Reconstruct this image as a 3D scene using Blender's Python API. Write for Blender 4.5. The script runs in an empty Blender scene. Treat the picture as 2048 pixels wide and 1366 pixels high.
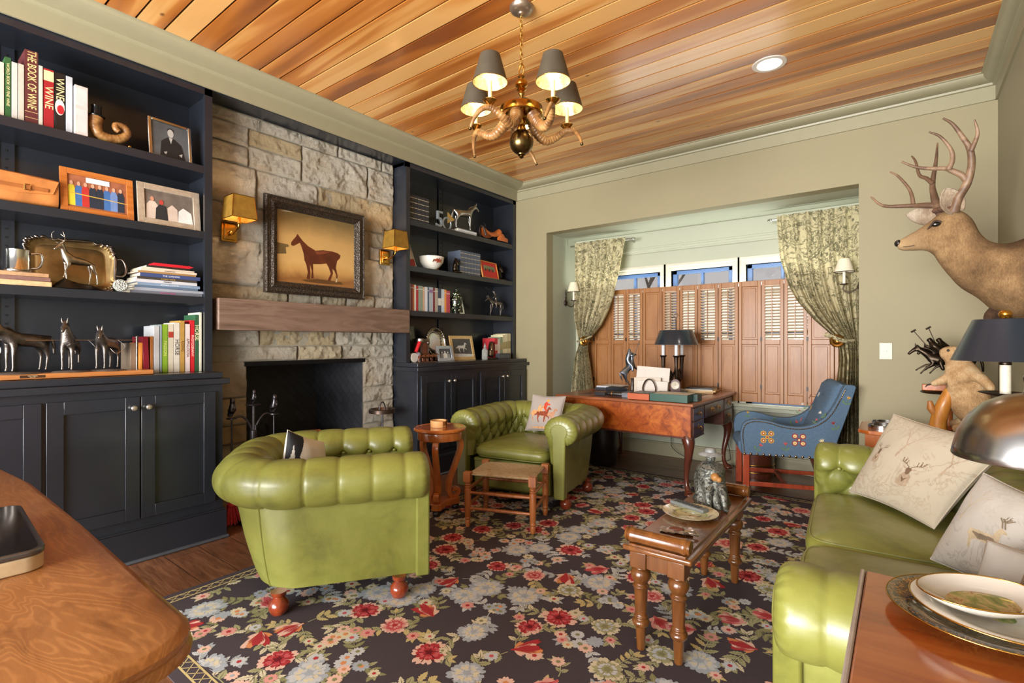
import bpy, math, random
from math import sin, cos, pi, radians, sqrt
from mathutils import Vector, Matrix, noise
S = bpy.context.scene
COL = S.collection
# ---------------------------------------------------------------- camera
cam = bpy.data.cameras.new('camera'); co = bpy.data.objects.new('camera', cam); COL.objects.link(co)
co.location = (0, 0, 1.3); co.rotation_euler = (radians(90), 0, radians(37.6))
cam.sensor_width = 36; cam.lens = 36 * 1011.4 / 2048; cam.shift_y = 1 / 2048; cam.clip_start = 0.02
S.camera = co
# ---------------------------------------------------------------- world, exposure
S.view_settings.view_transform = 'Standard'; S.view_settings.look = 'None'
S.view_settings.exposure = -0.16; S.view_settings.gamma = 1; S.view_settings.use_curve_mapping = False
W = bpy.data.worlds.new('world'); S.world = W; W.use_nodes = True
W.node_tree.nodes['Background'].inputs[0].default_value = (0.90, 0.86, 0.86, 1)
W.node_tree.nodes['Background'].inputs[1].default_value = .68
def area(name, loc, target, sx, sy, power, col, spread=180):
    l = bpy.data.lights.new(name, 'AREA'); l.shape = 'RECTANGLE'; l.size = sx; l.size_y = sy; l.energy = power; l.color = col
    l.spread = radians(spread)
    o = bpy.data.objects.new(name, l); COL.objects.link(o); o.location = loc
    o.rotation_euler = (Vector(target) - Vector(loc)).to_track_quat('-Z', 'Y').to_euler(); return o
area('rear_fill_light', (-1.7, -3.4, 1.35), (-1.9, 3, 2.1), 3.6, 2.2, 1040, (1, .985, .965))  # added soft fill behind the camera; no window stands there
area('rear_low_light', (-0.9, -1.6, 1.0), (-3.2, 2.2, 1.2), 0.9, 0.7, 20, (1, .93, .84))  # added low warm fill at the open near side
area('sky_over_bay', (-1.75, 7.0, 3.3), (-1.75, 5.2, 1.5), 3.0, 1.4, 190, (.95, .98, 1))
area('bay_fill_light', (-1.75, 5.615, 1.895), (-1.75, 4.9, 2.9), 2.7, .06, 17, (.95, 1, .93))  # added lamp hidden behind the shutters, brightens the bay ceiling
area('backdrop_fill', (-1.8, 7.0, 4.2), (-1.8, 8.6, 1.2), 5, 1.2, 260, (1, .98, .95))  # added lamp standing in for daylight on the added wall outside
# ---------------------------------------------------------------- mesh helpers
def lin(h):
    h = h.lstrip('#'); r = [int(h[i:i+2], 16) / 255 for i in (0, 2, 4)]
    return tuple((c / 12.92 if c <= .04045 else ((c + .055) / 1.055) ** 2.4) for c in r) + (1,)
class B:
    def __init__(s): s.v = []; s.f = []; s.m = []; s.M = Matrix.Identity(4); s.col = None
    def at(s, x=0, y=0, z=0, rx=0, ry=0, rz=0, sc=1):
        s.M = Matrix.Translation((x, y, z)) @ Matrix.Rotation(rz, 4, 'Z') @ Matrix.Rotation(ry, 4, 'Y') @ Matrix.Rotation(rx, 4, 'X') @ Matrix.Diagonal(((sc, sc, sc) if not isinstance(sc, tuple) else sc) + (1,)); return s
    def add(s, vs, fs, mi=0):
        n = len(s.v); s.v += [tuple(s.M @ Vector(p)) for p in vs]
        s.f += [tuple(i + n for i in f) for f in fs]; s.m += [mi] * len(fs); return s
    def box(s, x0, x1, y0, y1, z0, z1, mi=0):
        return s.add([(x0,y0,z0),(x1,y0,z0),(x1,y1,z0),(x0,y1,z0),(x0,y0,z1),(x1,y0,z1),(x1,y1,z1),(x0,y1,z1)],
            [(3,2,1,0),(4,5,6,7),(0,1,5,4),(1,2,6,5),(2,3,7,6),(3,0,4,7)], mi)
    def grid(s, fn, nu, nv, cu=False, cv=False, mi=0, caps=False):
        a = nu if cu else nu + 1; b = nv if cv else nv + 1
        vs = [fn(i / nu, j / nv) for j in range(b) for i in range(a)]
        fs = [(j*a+i, j*a+(i+1)%a, ((j+1)%b)*a+(i+1)%a, ((j+1)%b)*a+i) for j in range(nv) for i in range(nu)]
        if caps: fs += [tuple(range(a))[::-1], tuple((b-1)*a+i for i in range(a))]
        return s.add(vs, fs, mi)
    def lathe(s, pr, n=20, c=(0,0,0), mi=0, caps=True):
        return s.grid(lambda u, v: (c[0]+pr[round(v*(len(pr)-1))][0]*cos(2*pi*u), c[1]+pr[round(v*(len(pr)-1))][0]*sin(2*pi*u), c[2]+pr[round(v*(len(pr)-1))][1]), n, len(pr)-1, cu=True, mi=mi, caps=caps)
    def cyl(s, p0, p1, r0, r1=None, n=12, mi=0): return s.tube([p0, p1], [r0, r0 if r1 is None else r1], n, mi)
    def tube(s, pts, rr, n=8, mi=0, flat=1.0):
        P = [Vector(p) for p in pts]; rr = rr if isinstance(rr, (list, tuple)) else [rr] * len(P)
        vs = []; N = None
        for i, p in enumerate(P):
            t = (P[min(i+1, len(P)-1)] - P[max(i-1, 0)]).normalized()
            if N is None: N = t.orthogonal().normalized()
            N = (N - t * N.dot(t)).normalized(); Bn = t.cross(N)
            for k in range(n): vs.append(p + (N * cos(2*pi*k/n) + Bn * sin(2*pi*k/n) * flat) * rr[i])
        fs = [(i*n+k, i*n+(k+1)%n, (i+1)*n+(k+1)%n, (i+1)*n+k) for i in range(len(P)-1) for k in range(n)]
        fs += [tuple(range(n))[::-1], tuple((len(P)-1)*n+k for k in range(n))]
        return s.add(vs, fs, mi)
    def sph(s, c, r, nu=14, nv=9, mi=0):
        r = (r, r, r) if not isinstance(r, tuple) else r
        return s.grid(lambda u, v: (c[0]+r[0]*sin(pi*max(v,.004) if v<.5 else pi*min(v,.996))*cos(2*pi*u), c[1]+r[1]*sin(pi*max(v,.004) if v<.5 else pi*min(v,.996))*sin(2*pi*u), c[2]-r[2]*cos(pi*v)), nu, nv, cu=True, mi=mi, caps=True)
    def prism(s, poly, z0, z1, ax='z', mi=0):
        n = len(poly)
        g = {'z': lambda p, z: (p[0], p[1], z), 'x': lambda p, z: (z, p[0], p[1]), 'y': lambda p, z: (p[0], z, p[1])}[ax]
        return s.add([g(p, z0) for p in poly] + [g(p, z1) for p in poly],
            [tuple(range(n))[::-1], tuple(range(n, 2*n))] + [(i, (i+1)%n, n+(i+1)%n, n+i) for i in range(n)], mi)
    def poly(s, pts, mi=0): return s.add(pts, [tuple(range(len(pts)))], mi)
    def text(s, body, size, mat, mi=0, ext=0.0004, sx=1.0, align='CENTER'):
        c = bpy.data.curves.new('t', 'FONT'); c.body = body; c.size = size; c.extrude = ext; c.align_x = align; c.align_y = 'CENTER'; c.resolution_u = 3
        o = bpy.data.objects.new('t', c); me = o.to_mesh()
        k = s.M; s.M = k @ mat @ Matrix.Diagonal((sx, 1, 1, 1))
        s.add([tuple(v.co) for v in me.vertices], [tuple(p.vertices) for p in me.polygons], mi); s.M = k
        o.to_mesh_clear(); bpy.data.objects.remove(o); bpy.data.curves.remove(c); return s
def obj(name, b, mats, parent=None, smooth=40, bev=0, loc=None, sub=0, cols=None, segs=2):
    me = bpy.data.meshes.new(name); me.from_pydata(b.v, [], b.f)
    for m in (mats if isinstance(mats, (list, tuple)) else [mats]): me.materials.append(m)
    me.polygons.foreach_set('material_index', b.m)
    if cols:
        at = me.color_attributes.new('Col', 'FLOAT_COLOR', 'CORNER'); k = 0
        for p, cc in zip(me.polygons, cols):
            for li in p.loop_indices: at.data[li].color = cc
    me.validate(); me.update()
    if smooth: me.polygons.foreach_set('use_smooth', [True] * len(me.polygons)); me.set_sharp_from_angle(angle=radians(smooth))
    o = bpy.data.objects.new(name, me); COL.objects.link(o)
    if parent: o.parent = parent
    if loc: o.location = loc
    if bev:
        m = o.modifiers.new('bevel', 'BEVEL'); m.width = bev; m.segments = segs; m.limit_method = 'ANGLE'; m.angle_limit = radians(35); m.harden_normals = False
    if sub:
        m = o.modifiers.new('subsurf', 'SUBSURF'); m.levels = sub; m.render_levels = sub
    return o
def tag(o, label, cat, group=None, kind=None):
    o['label'] = label; o['category'] = cat
    if group: o['group'] = group
    if kind: o['kind'] = kind
    return o
def thing(name, label, cat, loc=(0,0,0), rz=0, group=None):
    o = bpy.data.objects.new(name, None); COL.objects.link(o); o.empty_display_size = .05
    o.location = loc; o.rotation_euler = (0, 0, rz); return tag(o, label, cat, group)
def struct(o): o['kind'] = 'structure'; return o
def dup(root, loc, rz=None, label=None):
    r = root.copy(); COL.objects.link(r); r.location = loc
    if rz is not None: r.rotation_euler = (0, 0, rz)
    if label: r['label'] = label
    for ch in list(root.children):
        c = ch.copy(); COL.objects.link(c); c.parent = r
        for g in ch.children:
            d = g.copy(); COL.objects.link(d); d.parent = c
    return r
def spline(P, n):
    P = [Vector(p) for p in P]; out = []
    Q = [P[0]*2 - P[1]] + P + [P[-1]*2 - P[-2]]
    for i in range(1, len(Q)-2):
        for k in range(n):
            t = k/n; a, b, c, d = Q[i-1], Q[i], Q[i+1], Q[i+2]
            out.append(0.5*((2*b) + (c-a)*t + (2*a-5*b+4*c-d)*t*t + (3*b-a-3*c+d)*t**3))
    out.append(P[-1]); return out
def lerp(a, b, t): return a + (b-a)*t
def sm(a, b, x): t = min(1, max(0, (x-a)/(b-a))); return t*t*(3-2*t)
# ---------------------------------------------------------------- materials
class NT:
    def __init__(s, name):
        s.mat = bpy.data.materials.new(name); s.mat.use_nodes = True; s.t = s.mat.node_tree; s.b = s.t.nodes['Principled BSDF']
    def n(s, ty, ins=None, **kw):
        n = s.t.nodes.new(ty)
        for k, v in kw.items(): setattr(n, k, v)
        for k, v in (ins or {}).items():
            if isinstance(v, bpy.types.NodeSocket): s.t.links.new(v, n.inputs[k])
            else: n.inputs[k].default_value = v
        return n
    def pos(s, sc=(1,1,1), rot=(0,0,0)):
        return s.n('ShaderNodeMapping', {0: s.n('ShaderNodeTexCoord').outputs['Object'], 'Scale': sc, 'Rotation': rot}).outputs[0]
    def noise(s, vec, scale, detail=4, rough=.55, dist=0, w=None):
        n = s.n('ShaderNodeTexNoise', {'Vector': vec, 'Scale': scale, 'Detail': detail, 'Roughness': rough, 'Distortion': dist}); return n.outputs[0]
    def ramp(s, fac, stops, interp='LINEAR'):
        n = s.n('ShaderNodeValToRGB', {0: fac}); n.color_ramp.interpolation = interp; e = n.color_ramp.elements
        while len(e) < len(stops): e.new(.5)
        for i, (p, c) in enumerate(stops): e[i].position = p; e[i].color = lin(c) if isinstance(c, str) else (tuple(c) if hasattr(c, '__len__') else (c, c, c, 1))
        return n.outputs[0]
    def mix(s, f, a, b, mode='MIX'):
        n = s.t.nodes.new('ShaderNodeMix'); n.data_type = 'RGBA'; n.blend_type = mode
        for k, v in ((0, f), (6, a), (7, b)):
            if isinstance(v, bpy.types.NodeSocket): s.t.links.new(v, n.inputs[k])
            else: n.inputs[k].default_value = (lin(v) if isinstance(v, str) else v)
        return n.outputs[2]
    def math(s, op, a, b=0.0, c=None):
        ins = {0: a, 1: b}
        if c is not None: ins[2] = c
        return s.n('ShaderNodeMath', ins, operation=op).outputs[0]
    def set(s, **kw):
        for k, v in kw.items():
            k = k.replace('_', ' ')
            if isinstance(v, bpy.types.NodeSocket): s.t.links.new(v, s.b.inputs[k])
            else: s.b.inputs[k].default_value = lin(v) if isinstance(v, str) else v
        return s
    def bump(s, h, st=.3, d=.01):
        s.t.links.new(s.n('ShaderNodeBump', {'Height': h, 'Strength': st, 'Distance': d}).outputs[0], s.b.inputs['Normal']); return s
_mc = {}
def M(c, rough=.5, metal=0, var=.12, sc=14, bump=0, bsc=80, coat=0, name=None, emit=0, **kw):
    key = (c, rough, metal, var, sc, bump, bsc, coat, emit, tuple(kw.items()))
    if key in _mc: return _mc[key]
    t = NT(name or 'paint'); p = t.pos()
    if var:
        a = lin(c); f = t.noise(p, sc, 4)
        t.set(Base_Color=t.ramp(f, [(.3, tuple(v*(1-var) for v in a[:3])+(1,)), (.7, tuple(min(1, v*(1+var)) for v in a[:3])+(1,))]))
    else: t.set(Base_Color=c)
    t.set(Roughness=rough, Metallic=metal, Coat_Weight=coat, Coat_Roughness=.12)
    if emit: t.set(Emission_Color=c, Emission_Strength=emit)
    for k, v in kw.items(): t.set(**{k: v})
    if bump: t.bump(t.noise(p, bsc, 5), bump, .004)
    _mc[key] = t.mat; return t.mat
def wood(name, c1, c2, c3, ax='x', sc=1.0, rough=.4, coat=.3, knots=0, fig=2.0, bump=.1):
    t = NT(name); s = {'x': (.12, 1, 1), 'y': (1, .12, 1), 'z': (1, 1, .12)}[ax]
    p = t.pos(tuple(k*sc for k in s))
    f = t.noise(p, 9, 6, .6, fig); g = t.noise(p, 90, 3, .6); l = t.noise(t.pos((sc, sc, sc)), 3, 3)
    c = t.ramp(f, [(.25, c3), (.45, c1), (.62, c2), (.8, c1)])
    c = t.mix(t.math('MULTIPLY', g, .45), c, c3); c = t.mix(t.math('MULTIPLY', l, .35), c, c2)
    t.set(Base_Color=c, Roughness=rough, Coat_Weight=coat, Coat_Roughness=.15).bump(g, bump, .002)
    return t.mat
# ================================================================ the room
m_wall = M('#948b6b', .6, var=.03, sc=2, bump=.05, bsc=300, name='wall_paint')
m_trim = M('#989276', .42, var=.02, name='trim_paint')
m_bay = M('#adb09c', .55, var=.03, sc=2, name='bay_paint')
m_white = M('#c9c6b4', .35, var=.02, name='white_trim')
m_black = M('#1f232b', .33, var=.12, sc=4, bump=.06, bsc=40, coat=.35, name='black_cabinet_paint')
XR, YB, ZC = .545, 4.97, 3.2
# ceiling planks
def ceil_mat():
    t = NT('ceiling_wood'); tc = t.n('ShaderNodeTexCoord').outputs['Object']
    xyz = t.n('ShaderNodeSeparateXYZ', {0: tc}); yi = t.math('FLOOR', t.math('DIVIDE', t.math('SUBTRACT', xyz.outputs[1], .86-.144*10), .144))
    w = t.n('ShaderNodeTexWhiteNoise', {'W': yi}, noise_dimensions='1D').outputs[0]
    xs = t.math('ADD', t.math('MULTIPLY', w, 57.0), xyz.outputs[0])
    vec = t.n('ShaderNodeCombineXYZ', {0: t.math('MULTIPLY', xs, .35), 1: t.math('MULTIPLY', xyz.outputs[1], 4.0), 2: w}).outputs[0]
    f = t.noise(vec, 1.5, 2.5, .45, .5)
    fine = t.noise(t.n('ShaderNodeCombineXYZ', {0: t.math('MULTIPLY', xs, 1.0), 1: t.math('MULTIPLY', xyz.outputs[1], 30.0), 2: w}).outputs[0], 3, 5, .6, .3)
    sap = t.ramp(t.math('ADD', f, t.math('MULTIPLY', t.math('SUBTRACT', w, .5), .34)), [(.36, '#e8b26c'), (.46, '#da994f'), (.50, '#c67d38'), (.61, '#b36926'), (.72, '#88491c')])
    c = t.mix(t.math('MULTIPLY', fine, .4), sap, t.mix(.5, sap, '#8a5024'))
    k = t.n('ShaderNodeTexVoronoi', {'Vector': t.n('ShaderNodeCombineXYZ', {0: xs, 1: t.math('MULTIPLY', xyz.outputs[1], 1.6), 2: w}).outputs[0], 'Scale': 2.6}).outputs['Distance']
    c = t.mix(t.ramp(k, [(.0, (1,1,1,1)), (.035, (.6,.6,.6,1)), (.06, (0,0,0,1))]), c, '#5a2c12')
    t.set(Base_Color=c, Roughness=.32, Coat_Weight=.75, Coat_Roughness=.2, Specular_IOR_Level=.5).bump(fine, .12, .002); return t.mat
b = B(); y = .86 - .144*9
while y < YB + .2:
    b.box(-4.2, .8, y + .006, y + .138, ZC, ZC + .02); y += .144
b.box(-4.2, .8, -.6, YB + .2, ZC + .012, ZC + .05, 1)
struct(obj('ceiling', b, [ceil_mat(), M('#1d0f07', .9)]))
# floor planks
def floor_mat():
    t = NT('floor_wood'); tc = t.n('ShaderNodeTexCoord').outputs['Object']
    xyz = t.n('ShaderNodeSeparateXYZ', {0: tc}); yi = t.math('FLOOR', t.math('DIVIDE', xyz.outputs[1], .19))
    off = t.math('MULTIPLY', t.n('ShaderNodeTexWhiteNoise', {'W': yi}, noise_dimensions='1D').outputs[0], 5.0)
    xi = t.math('FLOOR', t.math('DIVIDE', t.math('ADD', xyz.outputs[0], off), 1.15))
    w = t.n('ShaderNodeTexWhiteNoise', {'Vector': t.n('ShaderNodeCombineXYZ', {0: xi, 1: yi, 2: 3.0}).outputs[0]}, noise_dimensions='3D').outputs[0]
    vec = t.n('ShaderNodeCombineXYZ', {0: t.math('ADD', xyz.outputs[0], t.math('MULTIPLY', w, 40.0)), 1: t.math('MULTIPLY', xyz.outputs[1], 9.0), 2: w}).outputs[0]
    f = t.noise(vec, 4, 7, .62, 1.2)
    c = t.ramp(f, [(.3, '#54341f'), (.5, '#7d5236'), (.7, '#9a6c4b')])
    c = t.mix(t.math('MULTIPLY', w, .6), c, '#4c2e1c')
    yf = t.math('FRACT', t.math('DIVIDE', xyz.outputs[1], .19)); xf = t.math('FRACT', t.math('DIVIDE', t.math('ADD', xyz.outputs[0], off), 1.15))
    g = t.math('MAXIMUM', t.math('LESS_THAN', yf, .018), t.math('LESS_THAN', xf, .003))
    c = t.mix(g, c, '#150b06')
    t.set(Base_Color=c, Roughness=.36, Coat_Weight=.2).bump(t.math('SUBTRACT', f, g), .2, .003); return t.mat
struct(obj('floor', B().box(-4.3, 1.2, -1.2, 5.9, -.04, 0), floor_mat()))
# walls
b = B(); AL, AR, AZ, AD = -3.315, -.274, 2.585, 5.65
b.box(-4.3, AL, YB, YB+.14, 0, ZC+.02).box(AR, XR+.2, YB, YB+.14, 0, ZC+.02).box(AL, AR, YB, YB+.14, AZ, ZC+.02)
struct(obj('wall_back', b, m_wall))
b = B(); b.box(AL-.1, AL, YB+.14, AD, 0, AZ+.1).box(AR, AR+.1, YB+.14, AD, 0, AZ+.1).box(AL-.1, AR+.1, YB+.14, AD+.16, AZ, AZ+.1)
struct(obj('wall_bay_sides', b, m_bay))
WIN = [(-2.86, -2.20), (-2.07, -1.414), (-1.28, -.62)]
b = B(); xs = [AL-.1] + [v for w in WIN for v in w] + [AR+.1]
for i in range(0, len(xs), 2): b.box(xs[i], xs[i+1], AD, AD+.16, 0, AZ)
for a, c in WIN: b.box(a, c, AD, AD+.16, 0, .66).box(a, c, AD, AD+.16, 2.106, AZ)
struct(obj('wall_bay_back', b, m_bay))
m_glass = NT('window_glass'); m_glass.t.nodes.remove(m_glass.b)
g = m_glass.n('ShaderNodeBsdfGlossy', {'Roughness': .02}); tr = m_glass.n('ShaderNodeBsdfTransparent')
m_glass.t.links.new(m_glass.n('ShaderNodeMixShader', {0: .06, 1: tr.outputs[0], 2: g.outputs[0]}).outputs[0], m_glass.t.nodes['Material Output'].inputs[0]); m_glass = m_glass.mat
m_blue = M('#4a6c9c', .4, var=.04, name='blue_sash')
for i, (a, c) in enumerate(WIN):
    b = B(); y0, y1 = AD+.05, AD+.10
    b.box(a, a+.05, y0, y1, .66, 2.106).box(c-.05, c, y0, y1, .66, 2.106).box(a, c, y0, y1, 2.066, 2.106).box(a, c, y0, y1, .66, .71)
    b.box((a+c)/2-.014, (a+c)/2+.014, y0, y1, .7, 2.07).box(a, c, y0, y1, 1.38, 1.42)
    w = struct(obj('window_%d' % (i+1), b, m_blue, bev=.003))
    obj('pane', B().box(a+.03, c-.03, y0+.02, y0+.026, .68, 2.08), m_glass, w)
    b = B()
    for k, (d, t0, t1) in enumerate(((0, .035, .012), (.03, .03, .028))):
        e = .02 + d; yy = AD - t1
        b.box(a-e-t0, a-e+.004, yy, AD+.05, .6, 2.106+e+t0).box(c+e-.004, c+e+t0, yy, AD+.05, .6, 2.106+e+t0).box(a-e, c+e, yy, AD+.05, 2.106+e-.004, 2.106+e+t0)
    b.box(a-.024, a, AD-.005, AD+.06, .6, 2.13).box(c, c+.024, AD-.005, AD+.06, .6, 2.13).box(a, c, AD-.005, AD+.06, 2.106, 2.13)
    obj('casing', b, m_white, w, bev=.004)
b = B().box(AL, AR, AD-.03, AD, 2.36, 2.385).box(AL, AR, AD-.015, AD, 2.335, 2.41)
struct(obj('trim_1', b, m_bay, bev=.005))
b = B().box(AL, AR, AD-.10, AD, .635, .665).box(AL, AR, AD-.05, AD, .59, .635)
struct(obj('trim_2', b, m_bay, bev=.006))
b = B().box(AL, AR, AD-.018, AD, 0, .14).box(AL, AR, AD-.03, AD, .14, .16)
b.box(AR-.018, AR, YB+.0, AD, 0, .15).box(AL, AL+.018, YB, AD, 0, .15)
struct(obj('baseboard_bay', b, m_trim, bev=.004))
b = B().box(-3.6, AL, YB-.018, YB, 0, .15).box(AR, XR, YB-.018, YB, 0, .15)
struct(obj('baseboard_back', b, m_trim, bev=.004))
struct(obj('wall_right', B().box(XR, XR+.12, -1.2, YB+.1, 0, ZC+.02), M('#958f74', .6, var=.03, sc=2, name='right_wall_paint')))
struct(obj('baseboard_right', B().box(XR-.018, XR, .1, YB-.018, 0, .15), m_trim, bev=.004))
# crown and frieze
def crown(y0, y1, x, dirx, proj):      # along y, sticking out in +dirx
    pr = [(0, .17), (.018, .17), (.018, .056), (.035, .05), (.04, .035)] + [(.04 + (proj-.05)*(1-cos(a)), .035 - .028*sin(a)) for a in (0, .4, .8, 1.2, 1.57)] + [(proj, .007), (proj, 0), (0, 0)]
    return [(x + dirx*p, ZC - q) for p, q in pr]
def cprof(proj):
    return [(0, .17), (.014, .17), (.014, .07), (.03, .066), (.034, .052)] + [(.034 + (proj-.045)*sin(a), .010 + .042*cos(a)) for a in (0, .3, .6, .9, 1.2, 1.57)] + [(proj-.004, .008), (proj, .006), (proj, 0), (0, 0)]
b = B().prism([(x*1 + YB - 0, 0) for x in (0,)] * 3, 0, 0) if False else B()
b.prism([(YB - p, ZC - q) for p, q in cprof(.135)], -3.9, XR, 'x')
struct(obj('trim_3', b, m_trim, smooth=30))
b = B().prism([(XR - p, ZC - q) for p, q in cprof(.10)], -1.2, YB, 'y'); struct(obj('trim_4', b, m_trim, smooth=30))
b = B().prism([(-3.75 + p, ZC - q) for p, q in cprof(.195)], -1.2, YB, 'y'); struct(obj('trim_5', b, m_trim, smooth=30))
FY0, FY1, FZ1, SX = 1.815, 2.864, 1.15, -3.95
struct(obj('wall_left', B().box(-4.3, -4.16, -1.2, FY0-.03, 0, ZC).box(-4.3, -4.16, FY1+.03, YB, 0, ZC).box(-4.3, -4.16, FY0-.03, FY1+.03, FZ1+.03, ZC).box(-4.16, -3.75, -1.2, YB, 3.045, ZC).box(-4.16, -3.76, -1.2, YB, 3.03, 3.045, 1), [m_wall, m_black]))
# ---------------------------------------------------------------- fireplace
def stone_mat():
    t = NT('limestone'); p = t.pos(); a = t.n('ShaderNodeVertexColor', layer_name='Col').outputs[0]
    n1 = t.noise(p, 14, 8, .7, .3); n2 = t.noise(p, 3, 4)
    c = t.mix(t.ramp(n2, [(.42, (0,0,0,1)), (.70, (.45,.45,.45,1))]), a, '#d6b98a')
    c = t.mix(t.ramp(n1, [(.3, (.4,.4,.4,1)), (.46, (0,0,0,1))]), c, '#a0937c')
    t.set(Base_Color=c, Roughness=.85).bump(t.noise(p, 48, 14, .85), 1.0, .07); return t.mat
FY0, FY1, FZ1, SX = 1.815, 2.864, 1.15, -3.95
fp = thing('fireplace', 'rough cut limestone fireplace wall with a black firebox opening', 'fireplace', (SX, 2.34, 0))
random.seed(5)
def stones():
    b = B(); cols = []; z = 0.0; ZT = 3.028
    def block(y0, y1, z0, z1):
        if y1-y0 < .03 or z1-z0 < .03: return
        nu = max(4, int((y1-y0)/.0085)); nv = max(4, int((z1-z0)/.0085)); d = random.uniform(.0, .018); sd = random.uniform(0, 90); tl = random.uniform(-.5,.5)
        def f(u, v):
            yy = y0 + .003 + (y1-y0-.006)*u; zz = z0 + .003 + (z1-z0-.006)*v
            e = min(u*(y1-y0), (1-u)*(y1-y0), v*(z1-z0), (1-v)*(z1-z0))
            q = noise.fractal((yy*7+sd, zz*8, sd), .75, 2.3, 6)*.018 + abs(noise.noise((yy*4, zz*12+sd, 2)))*.012 + noise.noise((yy*34, zz*34, sd))*.0045 + noise.noise((yy*75, zz*75, sd))*.0028
            wob = noise.noise((yy*16, zz*16, sd))*.005
            return (d + (.006 + q + tl*(v-.5)*.012)*(.35 + .65*sm(0, .016, e)) - .009*(1-sm(0, .007, e)), yy - 2.34 + wob, zz)
        n0 = len(b.f); b.grid(f, nu, nv)
        t = random.random(); base = [lin(c) for c in ('#efe6d2', '#f2e9d6', '#e8dfcc', '#ecdcba', '#f5ecd9', '#e3cda2')]; c = base[int(t*5.99)]
        cols.extend([c] * (len(b.f)-n0))
    while z < ZT-.001:
        h = min(random.choice((.12, .2, .26, .3, .34)), ZT - z)
        if ZT - (z+h) < .08: h = ZT - z
        if z < FZ1 < z+h or abs(z+h-FZ1) < .06: h = FZ1 - z
        if z < .55 and False: h = .2
        segs = [(1.508, FY0), (FY1, 3.212)] if z < FZ1 - .01 else [(1.508, 3.212)]
        for s0, s1 in segs:
            y = s0
            while y < s1 - .02:
                w = random.uniform(.22, .74)
                if s1 - (y+w) < .12: w = s1 - y
                if h > .22 and random.random() < .3:
                    q = h*random.uniform(.4, .6); block(y, y+w, z, z+q); block(y, y+w, z+q, z+h)
                else: block(y, y+w, z, z+h)
                y += w
        z += h
    n0 = len(b.f); mb = lin('#d4ccb8')
    b.box(-.06, .0, 1.505-2.34, FY0-2.34, 0, 3.03).box(-.06, .0, FY1-2.34, 3.216-2.34, 0, 3.03).box(-.06, .0, FY0-2.34, FY1-2.34, FZ1, 3.03)
    cols.extend([mb] * (len(b.f)-n0))
    return obj('stone_face', b, stone_mat(), fp, smooth=70, cols=cols)
stones()
def fb_mat():
    t = NT('firebrick'); p = t.pos((1, 1, 1)); xyz = t.n('ShaderNodeSeparateXYZ', {0: p})
    w = t.n('ShaderNodeTexBrick', {'Vector': t.n('ShaderNodeMapping', {0: t.n('ShaderNodeCombineXYZ', {0: t.math('ADD', xyz.outputs[1], xyz.outputs[0]), 1: xyz.outputs[2], 2: 0.0}).outputs[0], 'Rotation': (0, 0, radians(45))}).outputs[0], 'Color1': lin('#1c1e23'), 'Color2': lin('#282a31'), 'Mortar': lin('#0a0a0c'), 'Scale': 4.2, 'Mortar Size': .01})
    t.set(Base_Color=w.outputs[0], Roughness=.5).bump(w.outputs[1], -.6, .004); return t.mat
b = B(); fd = .52
b.add([(0, FY0-2.34, 0), (-fd, FY0-2.34+.16, 0), (-fd, FY1-2.34-.16, 0), (0, FY1-2.34, 0), (0, FY0-2.34, FZ1), (-fd, FY0-2.34+.16, FZ1), (-fd, FY1-2.34-.16, FZ1), (0, FY1-2.34, FZ1)],
      [(0,4,5,1), (1,5,6,2), (2,6,7,3), (4,7,6,5), (0,1,2,3)])
obj('firebox', b, fb_mat(), fp, smooth=0)
obj('steel_lintel', B().box(-.08, .015, FY0-2.36, FY1-2.32, FZ1-.035, FZ1), M('#1b1c20', .4, .6), fp, bev=.003)
mt = wood('mantel_oak', '#71594a', '#8a7162', '#4a382d', 'y', 1.2, .55, .05)
b = B().box(SX+.02, -3.75, 1.536, 3.259, 1.385, 1.608)
mo = tag(obj('mantel_beam', b, mt, bev=.006), 'thick grey-brown oak mantel beam across the stone fireplace', 'mantel')
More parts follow.
